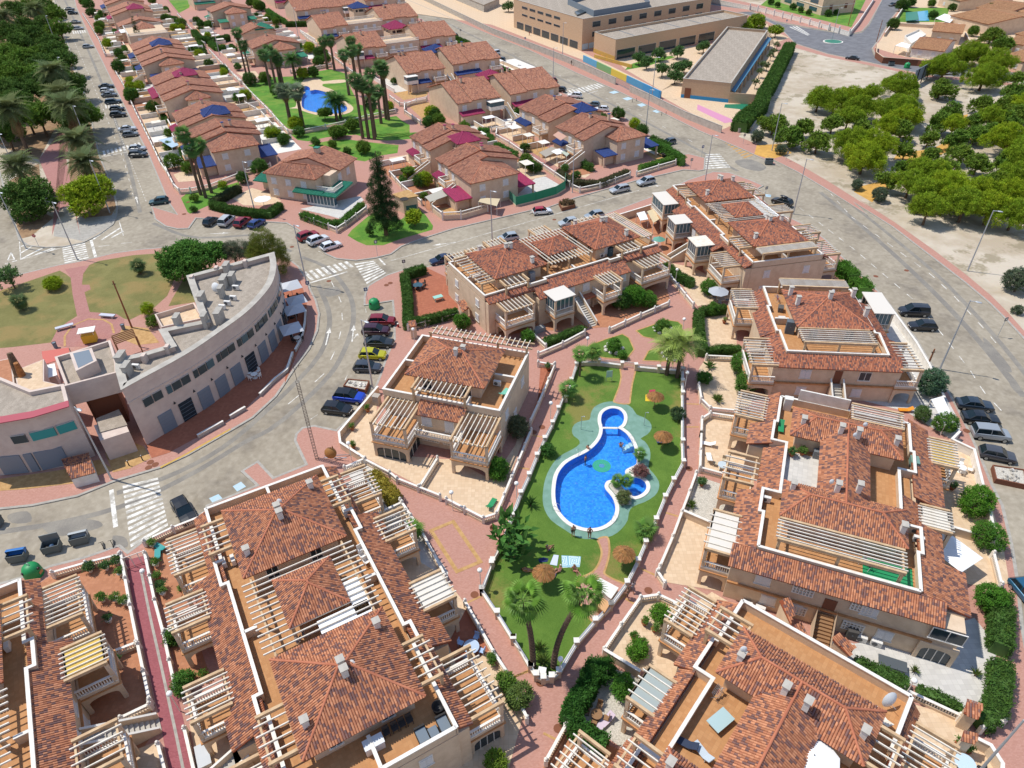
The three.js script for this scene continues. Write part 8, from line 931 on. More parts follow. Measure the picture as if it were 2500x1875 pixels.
set('B2 1328 775',.85,6,MAT.glassBlue,MAT.dark,['round blue glass','on the red patio','dark']);set('C3 1785 740',.6,4,flat(0xb9c6cc,.2),flat(0xb8a88c,.7),['round pale glass','behind the path balustrade','beige']);set('D3 812 1240',.5,4,MAT.wood,MAT.wood,['round wooden','in the gravel yard','wooden']);set('C4 1735 760',.5,4,MAT.plasticWhite,MAT.plasticWhite,['round white','in the street side garden','white']);set('B3 1770 880',.7,4,MAT.metal,MAT.greyPaint,['round grey','under the silver parasol','grey']);set('B2 395 1180',.5,4,MAT.plasticWhite,MAT.dark,['small white','on the cafe terrace','dark']);set('C1 1960 40',.5,4,MAT.plasticWhite,MAT.plasticWhite,['small cafe','by the open shop door','pale']);set('D2 1740 720',.75,4,flat(0xaebfd4,.4),flat(0x9fb6d6,.6),['oval pale blue','in the red yard by the lane','blue']);set('B2 350 1000',.5,4,MAT.dark,MAT.dark,['black cafe','beneath the grey parasol','black']);set('B2 370 880',.5,4,MAT.wood,MAT.dark,['brown cafe','beneath the second parasol','dark']);set('E6 2070 960',.8,4,MAT.dark,MAT.dark,['dark','inside the road corner hedge','dark']);set('B3 485 630',.55,3,flat(0xb48a64,.7),MAT.wood,['small round','under the brown awning','wooden'],5.7);set('D4 1760 1620',.8,4,flat(0xbcd0dc,.3),MAT.dark,['glass','in the walled corner patio','dark']);
table('B2 1482 865',1,flat(0x8fc3b8,.7),'green covered garden table on the red patio',KH,{rect:[1.6,.9],turn:.5});table('D4 1200 850',1,flat(0x50565a,.6),'slate grey curved garden table on the white paving',KH,{rect:[2.4,1.1],turn:-.4});
lounger('C2 1895 1045',115,MAT.green,'green sun lounger on the cream patio corner');lounger('C4 1300 318',5,flat(0xd98a1a,.6),'orange lounger beside the arched dining yard');lounger('C4 338 450',-70,MAT.green,'green deck chair on the small orange terrace',5.72);lounger('C2 1995 185',120,flat(0x6fb8a0,.7),'pale green lounger on the tower terrace',5.72);lounger('C3 1680 690',95,MAT.plasticWhite,'white sun lounger behind the path balustrade');lounger('C3 1670 580',20,MAT.plasticWhite,'white folding chair bed by the path balustrade');lounger('D3 880 1300',-40,flat(0xc9b8c6,.7),'lilac cushioned lounger in the gravel yard');lounger('D3 1500 1470',30,flat(0x27334a,.6),'navy lounger on the orange terrace',5.72);lounger('D3 1630 1540',60,flat(0xb9c4cc,.7),'pale grey lounger on the orange terrace',5.72);lounger('C1 1215 1440',70,MAT.teal,'turquoise lounger pair front on the orange yard');lounger('C1 1240 1380',30,MAT.teal,'turquoise lounger pair back on the orange yard');lounger('C3 1330 560',0,flat(0x27406a,.7),'navy beach chair beneath the lawn parasol');lounger('D4 1110 1270',75,MAT.slat,'cream slatted lounger on the roof terrace',5.72);
{const p=K1('D3 1760 1310',5.8),t=thing('glass_table','broad glass topped table on the orange terrace','table',[p[0],5.72,p[1]],.6);part(t,'tabletop',bx(1.9,.06,1.2,0,.5,0),flat(0xa9c0bf,.15));for(const x of[-.7,.7])part(t,'leg',bx(.1,.5,.8,x,0,0),MAT.metal);}
for(const[s,lab]of[['C2 885 1400','first'],['C2 900 1445','second'],['C2 930 1490','third']])chair(s,50,MAT.plasticWhite,'white plastic armchair in the row along the terrace parapet',5.72,'white chairs on the narrow terrace');
for(const s of['D2 1085 1385','D2 1150 1350','D2 1205 1320','D2 1262 1290'])chair(s,60,flat(0x3a3330,.8),'brown wicker armchair lined up under the tiled eave',5.72,'wicker chairs under the eave');
for(const[s,w,d,lab]of[['D2 1360 1400',.9,1.3,'grey cushioned sofa seat on the front terrace'],['D2 1455 1390',.8,1.2,'grey low table on the front terrace'],['D2 1535 1330',.9,1.8,'grey day bed on the front terrace']]){const p=K1(s,6.1),t=thing('outdoor_sofa',lab,'sofa',[p[0],5.72,p[1]],rad(29));part(t,'frame',bx(w,.26,d,0,0,0),MAT.dark);part(t,'cushion',bx(w - .1,.14,d - .1,0,.26,0),flat(0x6e7a84,.9));if(!lab.includes('table'))part(t,'backrest',bx(w,.34,.16,0,.26,-d / 2 + .08),MAT.dark);}
{const p=K1('D2 1485 1195',6.2),t=thing('plant_tub','large black tub on the front terrace','tub',[p[0],5.72,p[1]]);part(t,'tub',new THREE.LatheGeometry([[.3,0],[.42,.1],[.48,.75],[.52,.78],[.44,.74],[.36,.3],[0,.28]].map(q=>new THREE.Vector2(...q)),20),flat(0x1d1d1f,.6,{side:THREE.DoubleSide}));}
function parasolRound(s,r,h,label,mat,y=0){const p=K1(s,y + h),t=thing('parasol',label,'parasol',[p[0],y,p[1]]);part(t,'pole',cyl([0,0,0],[0,h + .1,0],.04,.035),MAT.pole);part(t,'base',new THREE.CylinderGeometry(.32,.36,.1,14).translate(0,.05,0),MAT.concrete);part(t,'canopy',new THREE.ConeGeometry(r,.6,8,1,true).translate(0,h - .2,0),mat);part(t,'finial',new THREE.SphereGeometry(.05,6,5).translate(0,h + .14,0),MAT.dark);return t;}
parasolRound('B3 1755 805',1.7,2.5,'silver grey parasol in the lane side patio',flat(0xa9adb2,.8,{side:THREE.DoubleSide}));parasolRound('D4 592 1565',2.0,2.4,'large white eight sided parasol on the roof terrace',MAT.whiteShade,5.72);parasolRound('E2 1420 1375',1.8,2.4,'white parasol on the orange patio by parked cars',MAT.whiteShade);parasolRound('B3 1295 405',1.2,2.3,'green parasol in the orange barbecue yard',flat(0x5f9a88,.8,{side:THREE.DoubleSide}));
parasolSquare('C4 1700 1400',2.5,'grey white square parasol in the street side garden',MAT.whiteShade);for(const[s,r,lab]of[['E1 1640 1050',2,'white parasol on the lane terrace by the pool rail'],['E2 1410 435',2.2,'white gazebo parasol beside the lane'],['E3 440 1420',1.6,'white parasol over the lane terrace table'],['E1 1630 640',2,'white parasol by the palm lane'],['E3 1080 180',1.6,'white parasol on the upper terrace']])parasolSquare(s,r,lab,MAT.whiteShade);
function awning(s,h0,h1,mat,label,posts=true){const p=K(s,(h0 + h1)/ 2),t=thing('awning',label,'awning'),hs=[h1,h1,h0,h0];part(t,'cover',(()=>{const g=p.map((q,i)=>[q[0],hs[i],q[1]]);return tri3([g,g.map(a=>[a[0],a[1]- .06,a[2]]).reverse()]);})(),mat);if(posts)p.forEach((q,i)=>part(t,'post',bx(.09,hs[i]- .05,.09,q[0],0,q[1]),MAT.white));return t;}
awning('C4 1490 250 1580 225 1690 400 1610 420',1.8,2.4,MAT.whiteShade,'white tunnel awning along the street wall');awning('E2 185 700 370 660 420 750 340 780',2.3,2.6,flat(0xa9c0d0,.5,{side:THREE.DoubleSide}),'pale blue translucent awning over the lilac slide');awning('E6 570 950 720 880 820 910 650 990',2.3,2.6,flat(0xa39a8c,.8,{side:THREE.DoubleSide}),'grey striped awning in the lane garden');awning('E6 735 745 800 700 905 740 830 790',5.2,5.6,flat(0xc49a84,.8,{side:THREE.DoubleSide}),'tan awning over the raised balcony',false);awning('E6 835 945 900 905 960 930 900 985',2.4,2.6,flat(0xaeb8a8,.8,{side:THREE.DoubleSide}),'pale green awning beside the blue roof');awning('E5 430 1240 660 1140 740 1190 490 1280',2.4,2.8,flat(0xb0ab9c,.8,{side:THREE.DoubleSide}),'grey slatted awning with striped valance');awning('E5 1070 1300 1100 1250 1330 1240 1290 1330',2.2,2.6,flat(0xc9b896,.85,{side:THREE.DoubleSide}),'cream domed awning by the white gate');awning('B3 1200 215 1260 190 1310 250 1250 290',2.4,2.8,flat(0xcdbb98,.85,{side:THREE.DoubleSide}),'cream awning in the orange barbecue yard');awning('E3 160 350 340 320 370 360 200 400',5,5.3,MAT.whiteShade,'white flat awning over the dark sitting terrace',false);awning('E1 1730 340 1920 320 1930 350 1760 380',5,5.3,MAT.whiteShade,'white flat awning before the green tower',false);awning('E1 290 360 460 340 490 370 320 390',5,5.2,MAT.whiteShade,'white flat awning at the cypress house',false);awning('B3 1120 225 1180 210 1210 265 1150 275',1.9,2.1,MAT.whiteShade,'white garden swing canopy in the barbecue yard');
{const p=K1('E1 300 1330 '.replace('E1 300 1330 ','E2 330 790'),.8),t=thing('play_slide','lilac toy slide beneath the pale blue awning','toy',[p[0],KH,p[1]]);part(t,'chute',stick([-1,.2,0],[1,1.3,0],.6,.12),flat(0x9c4f9a,.5));part(t,'ladder',stick([1,0,0],[1.1,1.4,0],.5,.1),flat(0x6b3a7c,.5));}
for(const[s,y,d]of[['C2 765 1115',5.75,60],['C1 1730 1500',5.75,60],['C1 1800 1480',5.75,60],['C2 1940 115',5.75,17],['D4 955 665',.14,25],['D4 1070 700',.14,25],['D1 60 720',5.75,60],['B4 340 1040',5.75,6],['B1 1820 800',8.4,10],['B1 1755 920',8.4,10],['B1 1715 950',8.4,10],['B1 1800 880',8.4,10],['B1 1050 1410',8.4,10],['D3 1970 400',.14,30],['D3 2070 435',.14,30],['C4 220 1010',5.75,22],['C4 310 970',5.75,22],['B3 852 550',5.75,-30],['C4 1375 1250',5.75,22],['C4 1395 1320',5.75,22]]){const p=K1(s,y + .3),t=thing('air_conditioner','white box air conditioner unit with round fan grille','air conditioner',[p[0],y,p[1]],-rad(d),'white air conditioner units');part(t,'casing',bx(.95,.68,.36,0,.06,0),MAT.ac);part(t,'fan_grille',new THREE.CylinderGeometry(.25,.25,.03,18).rotateX(Math.PI / 2).translate(-.14,.4,.19),MAT.acGrille);for(const x of[-.35,.35])part(t,'foot',bx(.08,.06,.36,x,0,0),MAT.dark);}
function dish(s,y,r,label,grp){const p=K1(s,y + .5),t=thing('satellite_dish',label,'satellite dish',[p[0],y,p[1]],rr(-.4,.4),grp);part(t,'mast',cyl([0,0,0],[0,.7,0],.03,.03),MAT.metal);part(t,'dish',new THREE.SphereGeometry(r,14,7,0,6.283,0,.7).rotateX(1.25).translate(0,.65,-r*.5),flat(0xd5d6d4,.6,{side:THREE.DoubleSide}));part(t,'feed_arm',stick([0,.5,0],[0,.8,r*.9],.03),MAT.metal);}
dish('D4 1145 1130',5.75,1.1,'large white satellite dish on the roof terrace corner');dish('B1 1680 810',8.4,1.2,'large pale satellite dish on the curved gravel roof');for(const s of['C2 265 1030','B4 735 835','C4 980 440','C4 720 880','C4 900 520','D3 1940 745','D4 40 745','D2 830 850'])dish(s,9.0,.42,'small satellite dish on the tiled roof ridge','small roof dishes');
const POT='terracotta and white plant pots in the yards';for(const[s,r,c]of[['D1 695 130',.75,'w'],['D1 820 115',.6,'w'],['D1 905 75',.6,'w'],['D1 790 360',.6,'w'],['D1 895 360',.6,'w'],['D1 965 385',.55,'w'],['D1 930 160',.5,'w'],['D1 840 520',.45,'w'],['D1 900 840',.5,'w'],['D1 775 740',.5,'w'],['D1 1240 270',.6,'w'],['D1 1260 310',.5,'w'],['D1 1410 290',.45,'t'],['D1 1220 190',.45,'t'],['C1 1205 1510',.5,'w'],['C1 1180 1360',.5,'w'],['D1 1575 950',.45,'t'],['D1 1970 720',.5,'w'],['D3 1180 540',.45,'t'],['D3 1255 590',.45,'t'],['D3 1100 660',.45,'t'],['D3 1175 710',.45,'t'],['C4 420 660',.55,'t'],['C4 500 650',.6,'t'],['C2 830 600',.4,'t'],['C2 940 320',.35,'t'],['C2 820 460',.35,'t'],['C3 1620 890',.6,'t'],['D4 1320 1290',.4,'t'],['D4 1705 1480',.4,'t'],['D4 1770 1530',.4,'t'],['B3 1795 1060',.35,'t'],['B3 435 1420',.5,'t'],['D2 2060 1180',.5,'t'],['C4 1660 920',.5,'t'],['D2 1900 840',.6,'t']]){const hy=s.startsWith('C4 4')||s.startsWith('C4 5')?5.72:KH,p=K1(s,hy + .3),t=thing('potted_plant','leafy plant in a round pot in the yards','plant',[p[0],hy,p[1]],0,POT);part(t,'pot',new THREE.LatheGeometry([[.18,0],[.3,.42],[.34,.42],[.34,.5],[.26,.5],[0,.44]].map(q=>new THREE.Vector2(...q)),12),c==='w'?MAT.white:flat(0x9a5a38,.85));crownInto(t,'leaves',[[0,.8,0,r*.7,r*.6,r*.7]],40,CL.small,pick([[.06,.12,.02],[.08,.14,.03],[.05,.1,.03]]),.9);}
for(const[s,lab]of[['D4 730 680 790 640 910 720 870 790','small tiled gate roof beside the garden table'],['D4 320 380 390 365 435 430 420 560','narrow tiled gate roof by the breeze block wall'],['D4 430 575 480 560 540 610 520 660','small tiled gate roof at the stair court'],['D4 1765 1150 1890 1190 1865 1280 1750 1230','tiled gate roof on the lane by the long balustrade'],['D4 1740 1380 1855 1410 1840 1470 1730 1440','tiled gate roof of the walled corner patio'],['B2 1640 920 1690 905 1720 950 1670 980','little tiled porch roof at the red patio wall'],['B2 1255 1065 1310 1055 1320 1085 1260 1095','tiled post roof at the patio gate']]){const p=K(s,2.6),t=thing('gate_roof',lab,'gate');part(t,'wall',prism(offset(p,-.12),0,2.45),MAT.stucco);tiledRoof(t,[[[p[0][0],2.85,p[0][1]],[p[1][0],2.85,p[1][1]],[p[2][0],2.5,p[2][1]],[p[3][0],2.5,p[3][1]]]]);}
{
const a=K('C1 950 1480 1120 1420',1.6),t=thing('walk_gate','white tubular gate at the head of the red walk','gate');part(t,'rail',wallGeo(a,.06,1.9,1.96),MAT.white);part(t,'rail',wallGeo(a,.06,.3,.36),flat(0x8a3a3c,.7));for(let i=0;i<4;i++){const q=lerp2(a[0],a[1],i / 3);part(t,'bar',bx(.06,1.9,.06,q[0],.1,q[1]),MAT.white);}
const k=K1('B1 685 1170',1.2),ks=thing('kiosk_cart','yellow kiosk cart with white roof on the round plaza','kiosk',[k[0],KH,k[1]],.3);part(ks,'body',bx(1.9,1.3,1.3,0,.2,0),flat(0xd6b030,.6));part(ks,'roof',bx(2.4,.1,1.7,0,2.1,0),MAT.white);for(const x of[-.9,.9])for(const z of[-.6,.6])part(ks,'post',bx(.06,.7,.06,x,1.45,z),MAT.white);
for(const[s,d,lab]of[['B1 828 1012',10,'pale curved stone bench facing the plaza ring'],['B1 497 1098',-32,'pale curved stone bench on the far side of the plaza ring']]){const p=K1(s,.5),b=thing('stone_bench',lab,'bench',[p[0],KH,p[1]],-rad(d));part(b,'seat',bx(2.6,.14,.7,0,.4,0),flat(0xb9bcc6,.7));for(const x of[-.9,.9])part(b,'support',bx(.3,.4,.55,x,0,0),MAT.concrete);}
for(const[s,lab]of[['B1 950 1105','grey litter bin at the plaza steps'],['B1 425 1245','dark litter bin at the plaza path end']]){const p=K1(s,.5),b=thing('litter_bin',lab,'bin',[p[0],KH,p[1]]);part(b,'drum',new THREE.CylinderGeometry(.3,.26,.9,14).translate(0,.5,0),MAT.greyPaint);part(b,'rim',new THREE.TorusGeometry(.3,.04,6,18).rotateX(1.57).translate(0,.95,0),MAT.dark);}
const pq=K('B1 860 1170 1020 1115 1050 1170 890 1230',3.4),pg=thing('pergola','weathered timber pergola by the plaza roof','pergola');for(const q of pq)part(pg,'post',bx(.14,3.3,.14,q[0],0,q[1]),MAT.wood);for(let i=0;i<6;i++)part(pg,'slat',wallGeo([lerp2(pq[0],pq[3],i / 5),lerp2(pq[1],pq[2],i / 5)],.14,3.3,3.45),MAT.wood);
const rr2=K('B1 320 1290 530 1260 540 1330 340 1390',3),ra=thing('awning','salmon red awning roof on the plaza side','awning');part(ra,'cover',prism(rr2,2.95,3.03),flat(0xc0665a,.8));for(const q of rr2)part(ra,'post',bx(.1,2.95,.1,q[0],0,q[1]),MAT.metal);
const wr=K('B1 330 1400 420 1380 440 1470 340 1500',3.2),wa=thing('skylight_roof','white corrugated canopy beside the salmon awning','canopy');part(wa,'cover',prism(wr,3.1,3.18),MAT.whiteShade);part(wa,'wall',prism(offset(wr,-.3),0,3.1),MAT.lilac);
const tr=K('B1 1195 1010 1500 920 1570 1040 1250 1110',6.2),te=thing('roof_terrace','pale stained roof terrace behind the curved block','building');part(te,'wall',prism(tr,KH,5.6),MAT.lilac);part(te,'floor',prism(offset(tr,-.2),5.601,5.63),MAT.patioCream);part(te,'parapet',wallGeo(offset(tr,-.1),.2,5.6,6.4,true),MAT.lilac);
const cw=K('B1 -60 1350 80 1320 110 1600 -60 1640',5),cb=thing('roof_terrace','terracotta floored roof terrace with dry palm stump','building');part(cb,'wall',prism(cw,KH,4.6),MAT.lilac);part(cb,'floor',prism(offset(cw,-.2),4.601,4.63),MAT.terra2);const c2=K('B1 100 1420 330 1330 330 1500 500 1540 480 1620 140 1640',5),c3=thing('roof_terrace','pale roof terrace between shop wing and plaza','building');part(c3,'wall',prism(c2,KH,4.6),MAT.lilac);part(c3,'floor',prism(offset(c2,-.15),4.601,4.63),MAT.patioCream);
const ds=K1('B1 130 1430',5.5),st=thing('palm_stump','dry grey palm stump planter on the roof terrace','plant',[ds[0],4.6,ds[1]]);part(st,'trunk',cyl([0,0,0],[-.3,3.2,-.6],.7,.35,10),MAT.trunk);part(st,'husk',cyl([.4,0,.2],[.6,2.2,.3],.5,.3,9),MAT.straw);
}
// ---------- people ----------
const poseCache={};function sdPerson(J,bones,colour){const key=JSON.stringify(J);if(poseCache[key]){const g=poseCache[key].clone(),a=g.attributes.position,col=new Float32Array(a.count*3);for(let i=0;i<a.count;i++)col.set(colour([a.getX(i),a.getY(i),a.getZ(i)]),i*3);g.setAttribute('color',new THREE.BufferAttribute(col,3));return g;}
const all=Object.values(J),mn=[0,1,2].map(i=>Math.min(...all.map(j=>j[i]- j[3]))- .08),mx=[0,1,2].map(i=>Math.max(...all.map(j=>j[i]+ j[3]))+ .08),ext=Math.max(...mx.map((v,i)=>v - mn[i])),N=56,mc=new MarchingCubes(N,new THREE.MeshBasicMaterial(),false,false,60000);mc.isolation=0;
const cx=mn.map((v,i)=>(v + mx[i])/ 2),P=q=>q.map((v,i)=>cx[i]+((v - N / 2)/(N / 2))*ext / 2*1.12);
const D=(x,y,z)=>{let d=9;for(const[a,b]of bones){const A=J[a],B=J[b],ab=[B[0]- A[0],B[1]- A[1],B[2]- A[2]],ap=[x - A[0],y - A[1],z - A[2]],L=ab[0]**2 + ab[1]**2 + ab[2]**2||1e-9,t=Math.max(0,Math.min(1,(ap[0]*ab[0]+ ap[1]*ab[1]+ ap[2]*ab[2])/ L)),r=A[3]+(B[3]- A[3])*t,e=Math.hypot(ap[0]- ab[0]*t,ap[1]- ab[1]*t,ap[2]- ab[2]*t)- r,k=.035,h=Math.max(0,k - Math.abs(d - e))/ k;d=Math.min(d,e)- h*h*k / 4;}return d;};
for(let k=0;k<N;k++)for(let j=0;j<N;j++)for(let i=0;i<N;i++){const w=P([i,j,k]);mc.field[i + j*N + k*N*N]=-D(...w);}
mc.update();const n=mc.count,pos=new Float32Array(n*3),col=new Float32Array(n*3);for(let i=0;i<n;i++){const q=[0,1,2].map(c=>cx[c]+ mc.positionArray[i*3 + c]*ext / 2*1.12);q.forEach((v,c)=>pos[i*3 + c]=v);const cc=colour(q);for(let c=0;c<3;c++)col[i*3 + c]=cc[c];}
const g=new THREE.BufferGeometry();g.setAttribute('position',new THREE.BufferAttribute(pos,3));g.setAttribute('normal',new THREE.BufferAttribute(mc.normalArray.slice(0,n*3),3));g.setAttribute('color',new THREE.BufferAttribute(col,3));g.computeVertexNormals();return poseCache[key]=g;
}
const skinMat=std({vertexColors:true,roughness:.6,side:THREE.DoubleSide}),SKIN=[.36,.17,.10],HAIR={d:[.03,.02,.015],g:[.25,.22,.2],b:[.3,.2,.1]};
const BON=[['hip','chest'],['chest','neck'],['neck','head'],['head','crown'],['sl','sr'],['chest','sl'],['chest','sr'],['hl','hr'],['hip','hl'],['hip','hr'],['sl','el'],['el','wl'],['wl','fl'],['wl','tl'],['sr','er'],['er','wr'],['wr','fr'],['wr','tr'],['hl','kl'],['kl','al'],['al','ol'],['hr','kr'],['kr','ar'],['ar','or'],['head','nose']];
const standing=(o={})=>({hip:[0,.95,0,.13],chest:[0,1.28,.01,.14],neck:[0,1.47,0,.055],head:[0,1.58,.02,.085],crown:[0,1.65,0,.09],nose:[0,1.57,.12,.018],sl:[-.18,1.4,0,.065],sr:[.18,1.4,0,.065],el:[-.27,1.13,-.02,.045],wl:[-.24,.9,.06,.032],fl:[-.23,.76,.09,.022],tl:[-.2,.83,.11,.016],er:[.3,1.16,-.05,.045],wr:[.2,.97,.08,.032],fr:[.12,.93,.12,.022],tr:[.16,.95,.14,.016],hl:[-.1,.9,0,.1],hr:[.1,.9,0,.1],kl:[-.11,.5,.02,.065],kr:[.12,.5,.01,.065],al:[-.11,.09,-.02,.042],ar:[.13,.09,-.02,.042],ol:[-.12,.04,.13,.03],or:[.15,.04,.13,.03],...o});
const sitting=()=>standing({hip:[0,.14,0,.14],chest:[0,.5,-.12,.14],neck:[0,.7,-.14,.055],head:[0,.82,-.1,.085],crown:[0,.89,-.12,.09],nose:[0,.81,.01,.018],sl:[-.18,.63,-.14,.06],sr:[.18,.63,-.14,.06],el:[-.27,.38,-.22,.045],wl:[-.24,.16,-.3,.032],fl:[-.24,.05,-.34,.024],tl:[-.2,.07,-.28,.016],er:[.24,.4,.02,.045],wr:[.14,.42,.24,.032],fr:[.1,.42,.33,.022],tr:[.1,.46,.28,.016],hl:[-.1,.13,.04,.1],hr:[.1,.13,.04,.1],kl:[-.13,.42,.38,.065],kr:[.12,.25,.44,.065],al:[-.12,.1,.62,.042],ar:[.13,.08,.84,.042],ol:[-.12,.05,.76,.03],or:[.13,.06,.96,.03]});
const walking=()=>standing({kl:[-.11,.52,.16,.065],al:[-.11,.1,.14,.042],ol:[-.12,.04,.28,.03],kr:[.12,.5,-.08,.065],ar:[.13,.14,-.32,.042],or:[.14,.06,-.22,.03],el:[-.27,1.13,-.12,.045],er:[.28,1.14,.1,.045],wr:[.24,.94,.24,.032],fr:[.22,.84,.3,.022],tr:[.2,.88,.32,.016]});
const lying=()=>standing(Object.fromEntries(Object.entries(standing()).map(([k,v])=>[k,[v[0],.12 + v[2]*.5 +(k==='nose'?.1:0),-v[1]+ .9,v[3]]])));
function person(s,pose,turn,label,cloth,y=KH,h=HAIR.d){const J=pose,p=K1(s,y),t=thing('person',label,'person',[p[0],y,p[1]],turn),hip=J.hip[1],up=J.chest[1]- J.hip[1]>.2;const g=sdPerson(J,BON,q=>{const hd=[q[0]- J.crown[0],q[1]- J.crown[1],q[2]- J.crown[2]];if(Math.hypot(...hd)<.125&&(up?q[1]>J.head[1]- .02&&q[2]<J.head[2]+ .05:q[1]>J.head[1]- .03))return h;return cloth(q,J)||SKIN;});part(t,'body',g,skinMat);return t;}
const trunks=c=>(q,J)=>q[1]<J.hip[1]+ .08&&q[1]>J.hip[1]- .28&&Math.hypot(q[0],q[2]- J.hip[2])<.34?c:null,bikini=c=>(q,J)=>(Math.abs(q[1]- J.hip[1]+ .03)<.1&&Math.abs(q[0])<.24)||(Math.abs(q[1]- J.chest[1])<.06&&Math.abs(q[0])<.2)?c:null,dressed=(a,b)=>(q,J)=>q[1]>J.hip[1]&&q[1]<J.neck[1]&&Math.abs(q[0])<.25?a:q[1]<=J.hip[1]&&q[1]>J.hip[1]- .45?b:null;
person('C3 628 1290',standing(),.3,'bather in dark trunks standing on the pool rim',trunks([.05,.03,.03]),.16);person('C3 755 1303',standing({wr:[.16,1.05,.1,.032],fr:[.1,1.1,.14,.022],tr:[.12,1.12,.12,.016]}),-.4,'bather in a dark bikini standing with bent arm by the pool',bikini([.05,.02,.04]),.16,HAIR.d);
person('C3 435 1400',sitting(),2.2,'sunbather in blue seated on the lawn',trunks([.05,.08,.3]),KH,HAIR.g);person('C3 640 1560',sitting(),.6,'sunbather in pink beside the patterned blanket',bikini([.5,.15,.2]),KH,HAIR.b);person('C3 285 1560',lying(),1.3,'sunbather in orange lying by the straw parasol',bikini([.6,.25,.04]),KH,HAIR.d);person('C3 525 1560',sitting(),-1,'sunbather in a white hat near the straw parasol',bikini([.6,.3,.35]),KH,[.7,.66,.62]);person('C3 480 1590',lying(),2.6,'sunbather in navy lying under the parasol edge',trunks([.04,.06,.2]),KH,HAIR.d);
person('D3 1085 300',walking(),-2.4,'walker in grey shorts on the pink path',dressed([.25,.25,.28],[.16,.17,.2]));person('D3 1045 350',walking(),-2.2,'walker in brown beside the pool wall',dressed([.2,.12,.08],[.1,.09,.09]));
person('C3 722 745',standing(),1.2,'swimmer standing chest deep in the pool',trunks([.05,.05,.1]),-.9);person('C3 740 665',standing(),2.2,'swimmer at the ladder in the shallow blue water',trunks([.05,.05,.1]),-.9);person('C3 995 605',sitting(),2.6,'bather seated low on the roman steps',trunks([.04,.05,.12]),-.3);person('A3 292 275',walking(),1,'pupil in red walking by the undercroft',dressed([.4,.05,.05],[.05,.05,.08]));person('A3 615 505',walking(),.8,'passer-by in black on the school pavement',dressed([.02,.02,.02],[.02,.02,.02]));person('A3 1315 810',walking(),.8,'passer-by in dark clothes along the school wall',dressed([.02,.02,.02],[.02,.02,.02]));
{const p=K1('B2 1175 1085',.5),t=thing('hydrant','small red and white hydrant on the parking pavement','hydrant',[p[0],KH,p[1]]);part(t,'barrel',cyl([0,0,0],[0,.6,0],.16,.14,12),flat(0xb02a2a,.6));part(t,'cap',new THREE.SphereGeometry(.17,12,8).scale(1,.6,1).translate(0,.62,0),MAT.white);}
for(const s of['C1 1000 755','C1 1105 715','A3 1085 790','A3 1117 780','A3 1312 892','A3 1345 885']){const p=K1(s),t=thing('bollard','short dark bollard on the pavement','bollard',[p[0],0,p[1]],0,'short dark bollards');part(t,'post',cyl([0,0,0],[0,.95,0],.07,.06,8),MAT.dark);part(t,'cap',new THREE.SphereGeometry(.08,8,6).translate(0,.97,0),MAT.metal);}
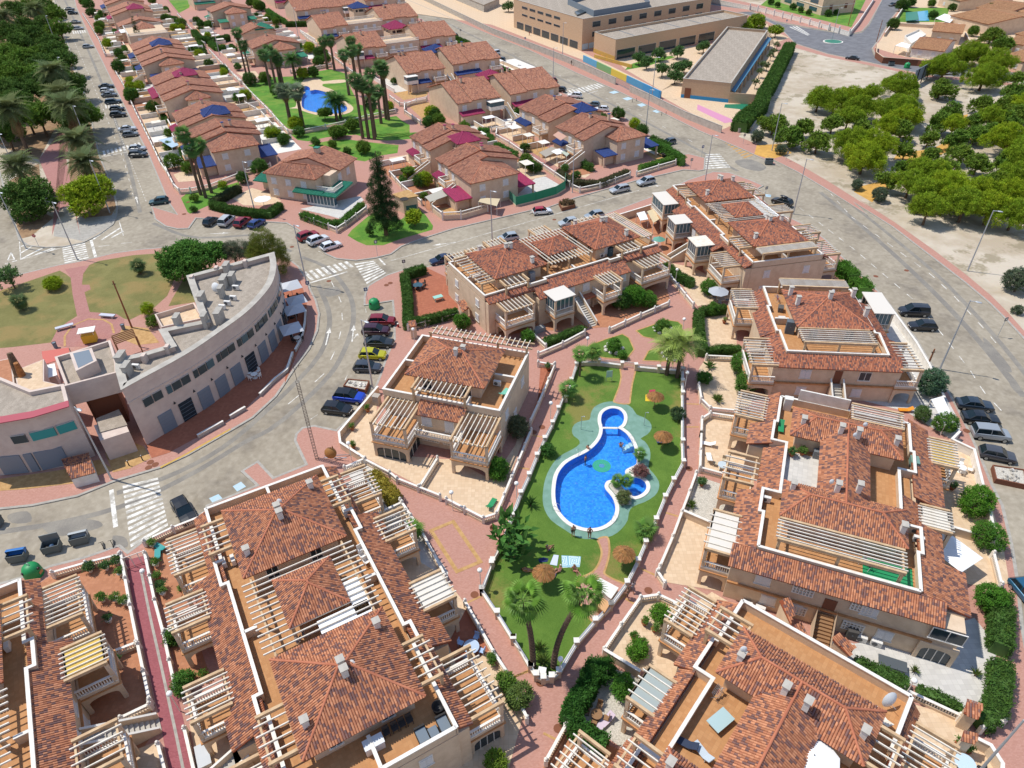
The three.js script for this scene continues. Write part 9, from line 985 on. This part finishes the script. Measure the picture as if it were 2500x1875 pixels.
const boxes=[['C4 390 270',5.72,.9,1.7,.7,0xd8d4cc,'white rounded storage cabinet on the upper terrace'],['C4 1365 720',5.72,.8,.7,1.2,0x6f8f84,'grey green box on the jogged parapet terrace'],['D4 885 620',.14,.9,1.2,.7,0x4a4744,'dark storage box by the garden gate roof'],['C4 620 660',5.72,.9,1.0,.6,0x70767a,'grey covered barbecue on the courtyard terrace'],['B4 410 1100',5.72,1.2,1.9,.9,0x5d666c,'tall grey cabinet on the square block terrace'],['B4 335 960',5.72,.7,.7,1.1,0x5c5a57,'dark covered grill on the square block terrace'],['D1 1570 1570',.14,1.0,.5,2.0,0xb9bdbf,'grey covered spa beside the red walk'],['B3 365 1120',.14,1.9,.7,.9,0x8a8c8b,'grey covered sofa beside the glazed porch'],['B3 915 520',5.72,.8,1.5,.6,0x3b5560,'blue grey cabinet on the terrace by the drying rack'],['B3 310 710',5.72,.9,1.5,.7,0x8d9296,'silver cabinet stack on the corner terrace'],['C2 1010 240',.14,.9,1.5,.8,0xa79e92,'stone garden barbecue in the paved corner yard'],['D2 990 1480',5.72,1.5,.9,.8,0xd5d8da,'white sink cabinet at the terrace partition'],['D2 1590 1590',.14,1.1,1.4,.6,0xdedede,'white meter cabinet beside the glass doors'],['A1 1165 1640',.13,.3,.3,.3,0x777777,'small grey junction box on the corner pavement']];
for(const[s,y,w,h,d,c,lab]of boxes){const p=K1(s,y + h / 2),t=thing('storage_cabinet',lab,'cabinet',[p[0],y,p[1]],-rad(s[0]==='B'&&s[1]==='3'?-30:s[0]==='D'&&+s[1]<3?-29:18));part(t,'body',bx(w,h,d,0,0,0),flat(c,.7));part(t,'lid',bx(w + .06,.05,d + .06,0,h,0),flat(c,.6));part(t,'handle',bx(.12,.03,.04,0,h*.6,d / 2 + .02),MAT.metal);}
for(const[s,y,lab]of[['B4 310 880',5.72,'folding drying rack on the square block terrace'],['D3 1745 1080',5.72,'folding chair frame on the orange terrace'],['B3 960 470',5.72,'drying rack with washing on the corner terrace'],['C4 1000 1500',5.72,'drying rack under the slatted pergola'],['D2 420 660',5.72,'garden chair frame under the middle pergola']]){const p=K1(s,y + .5),t=thing('drying_rack',lab,'drying rack',[p[0],y,p[1]],rr(0,3));for(const x of[-.5,.5])part(t,'leg_frame',merge([stick([x,0,-.4],[x,.9,.3],.03),stick([x,0,.4],[x,.9,-.3],.03)]),MAT.metal);for(let i=0;i<7;i++)part(t,'line',stick([-.5,.9,-.3 + i*.1],[.5,.9,-.3 + i*.1],.015),MAT.metal);for(let i=0;i<3;i++)part(t,'cloth',bx(.28,.5,.02,-.34 + i*.34,.4,-.1 + i*.12),flat(pick([0xd9d9d6,0x7a8fae,0xb56a6a,0x4a5a6a]),.9));}
scene.traverse(o=>{if(o.isMesh){o.castShadow=true;o.receiveShadow=true;}});
renderer.setSize(1024,768);
renderer.render(scene,camera);
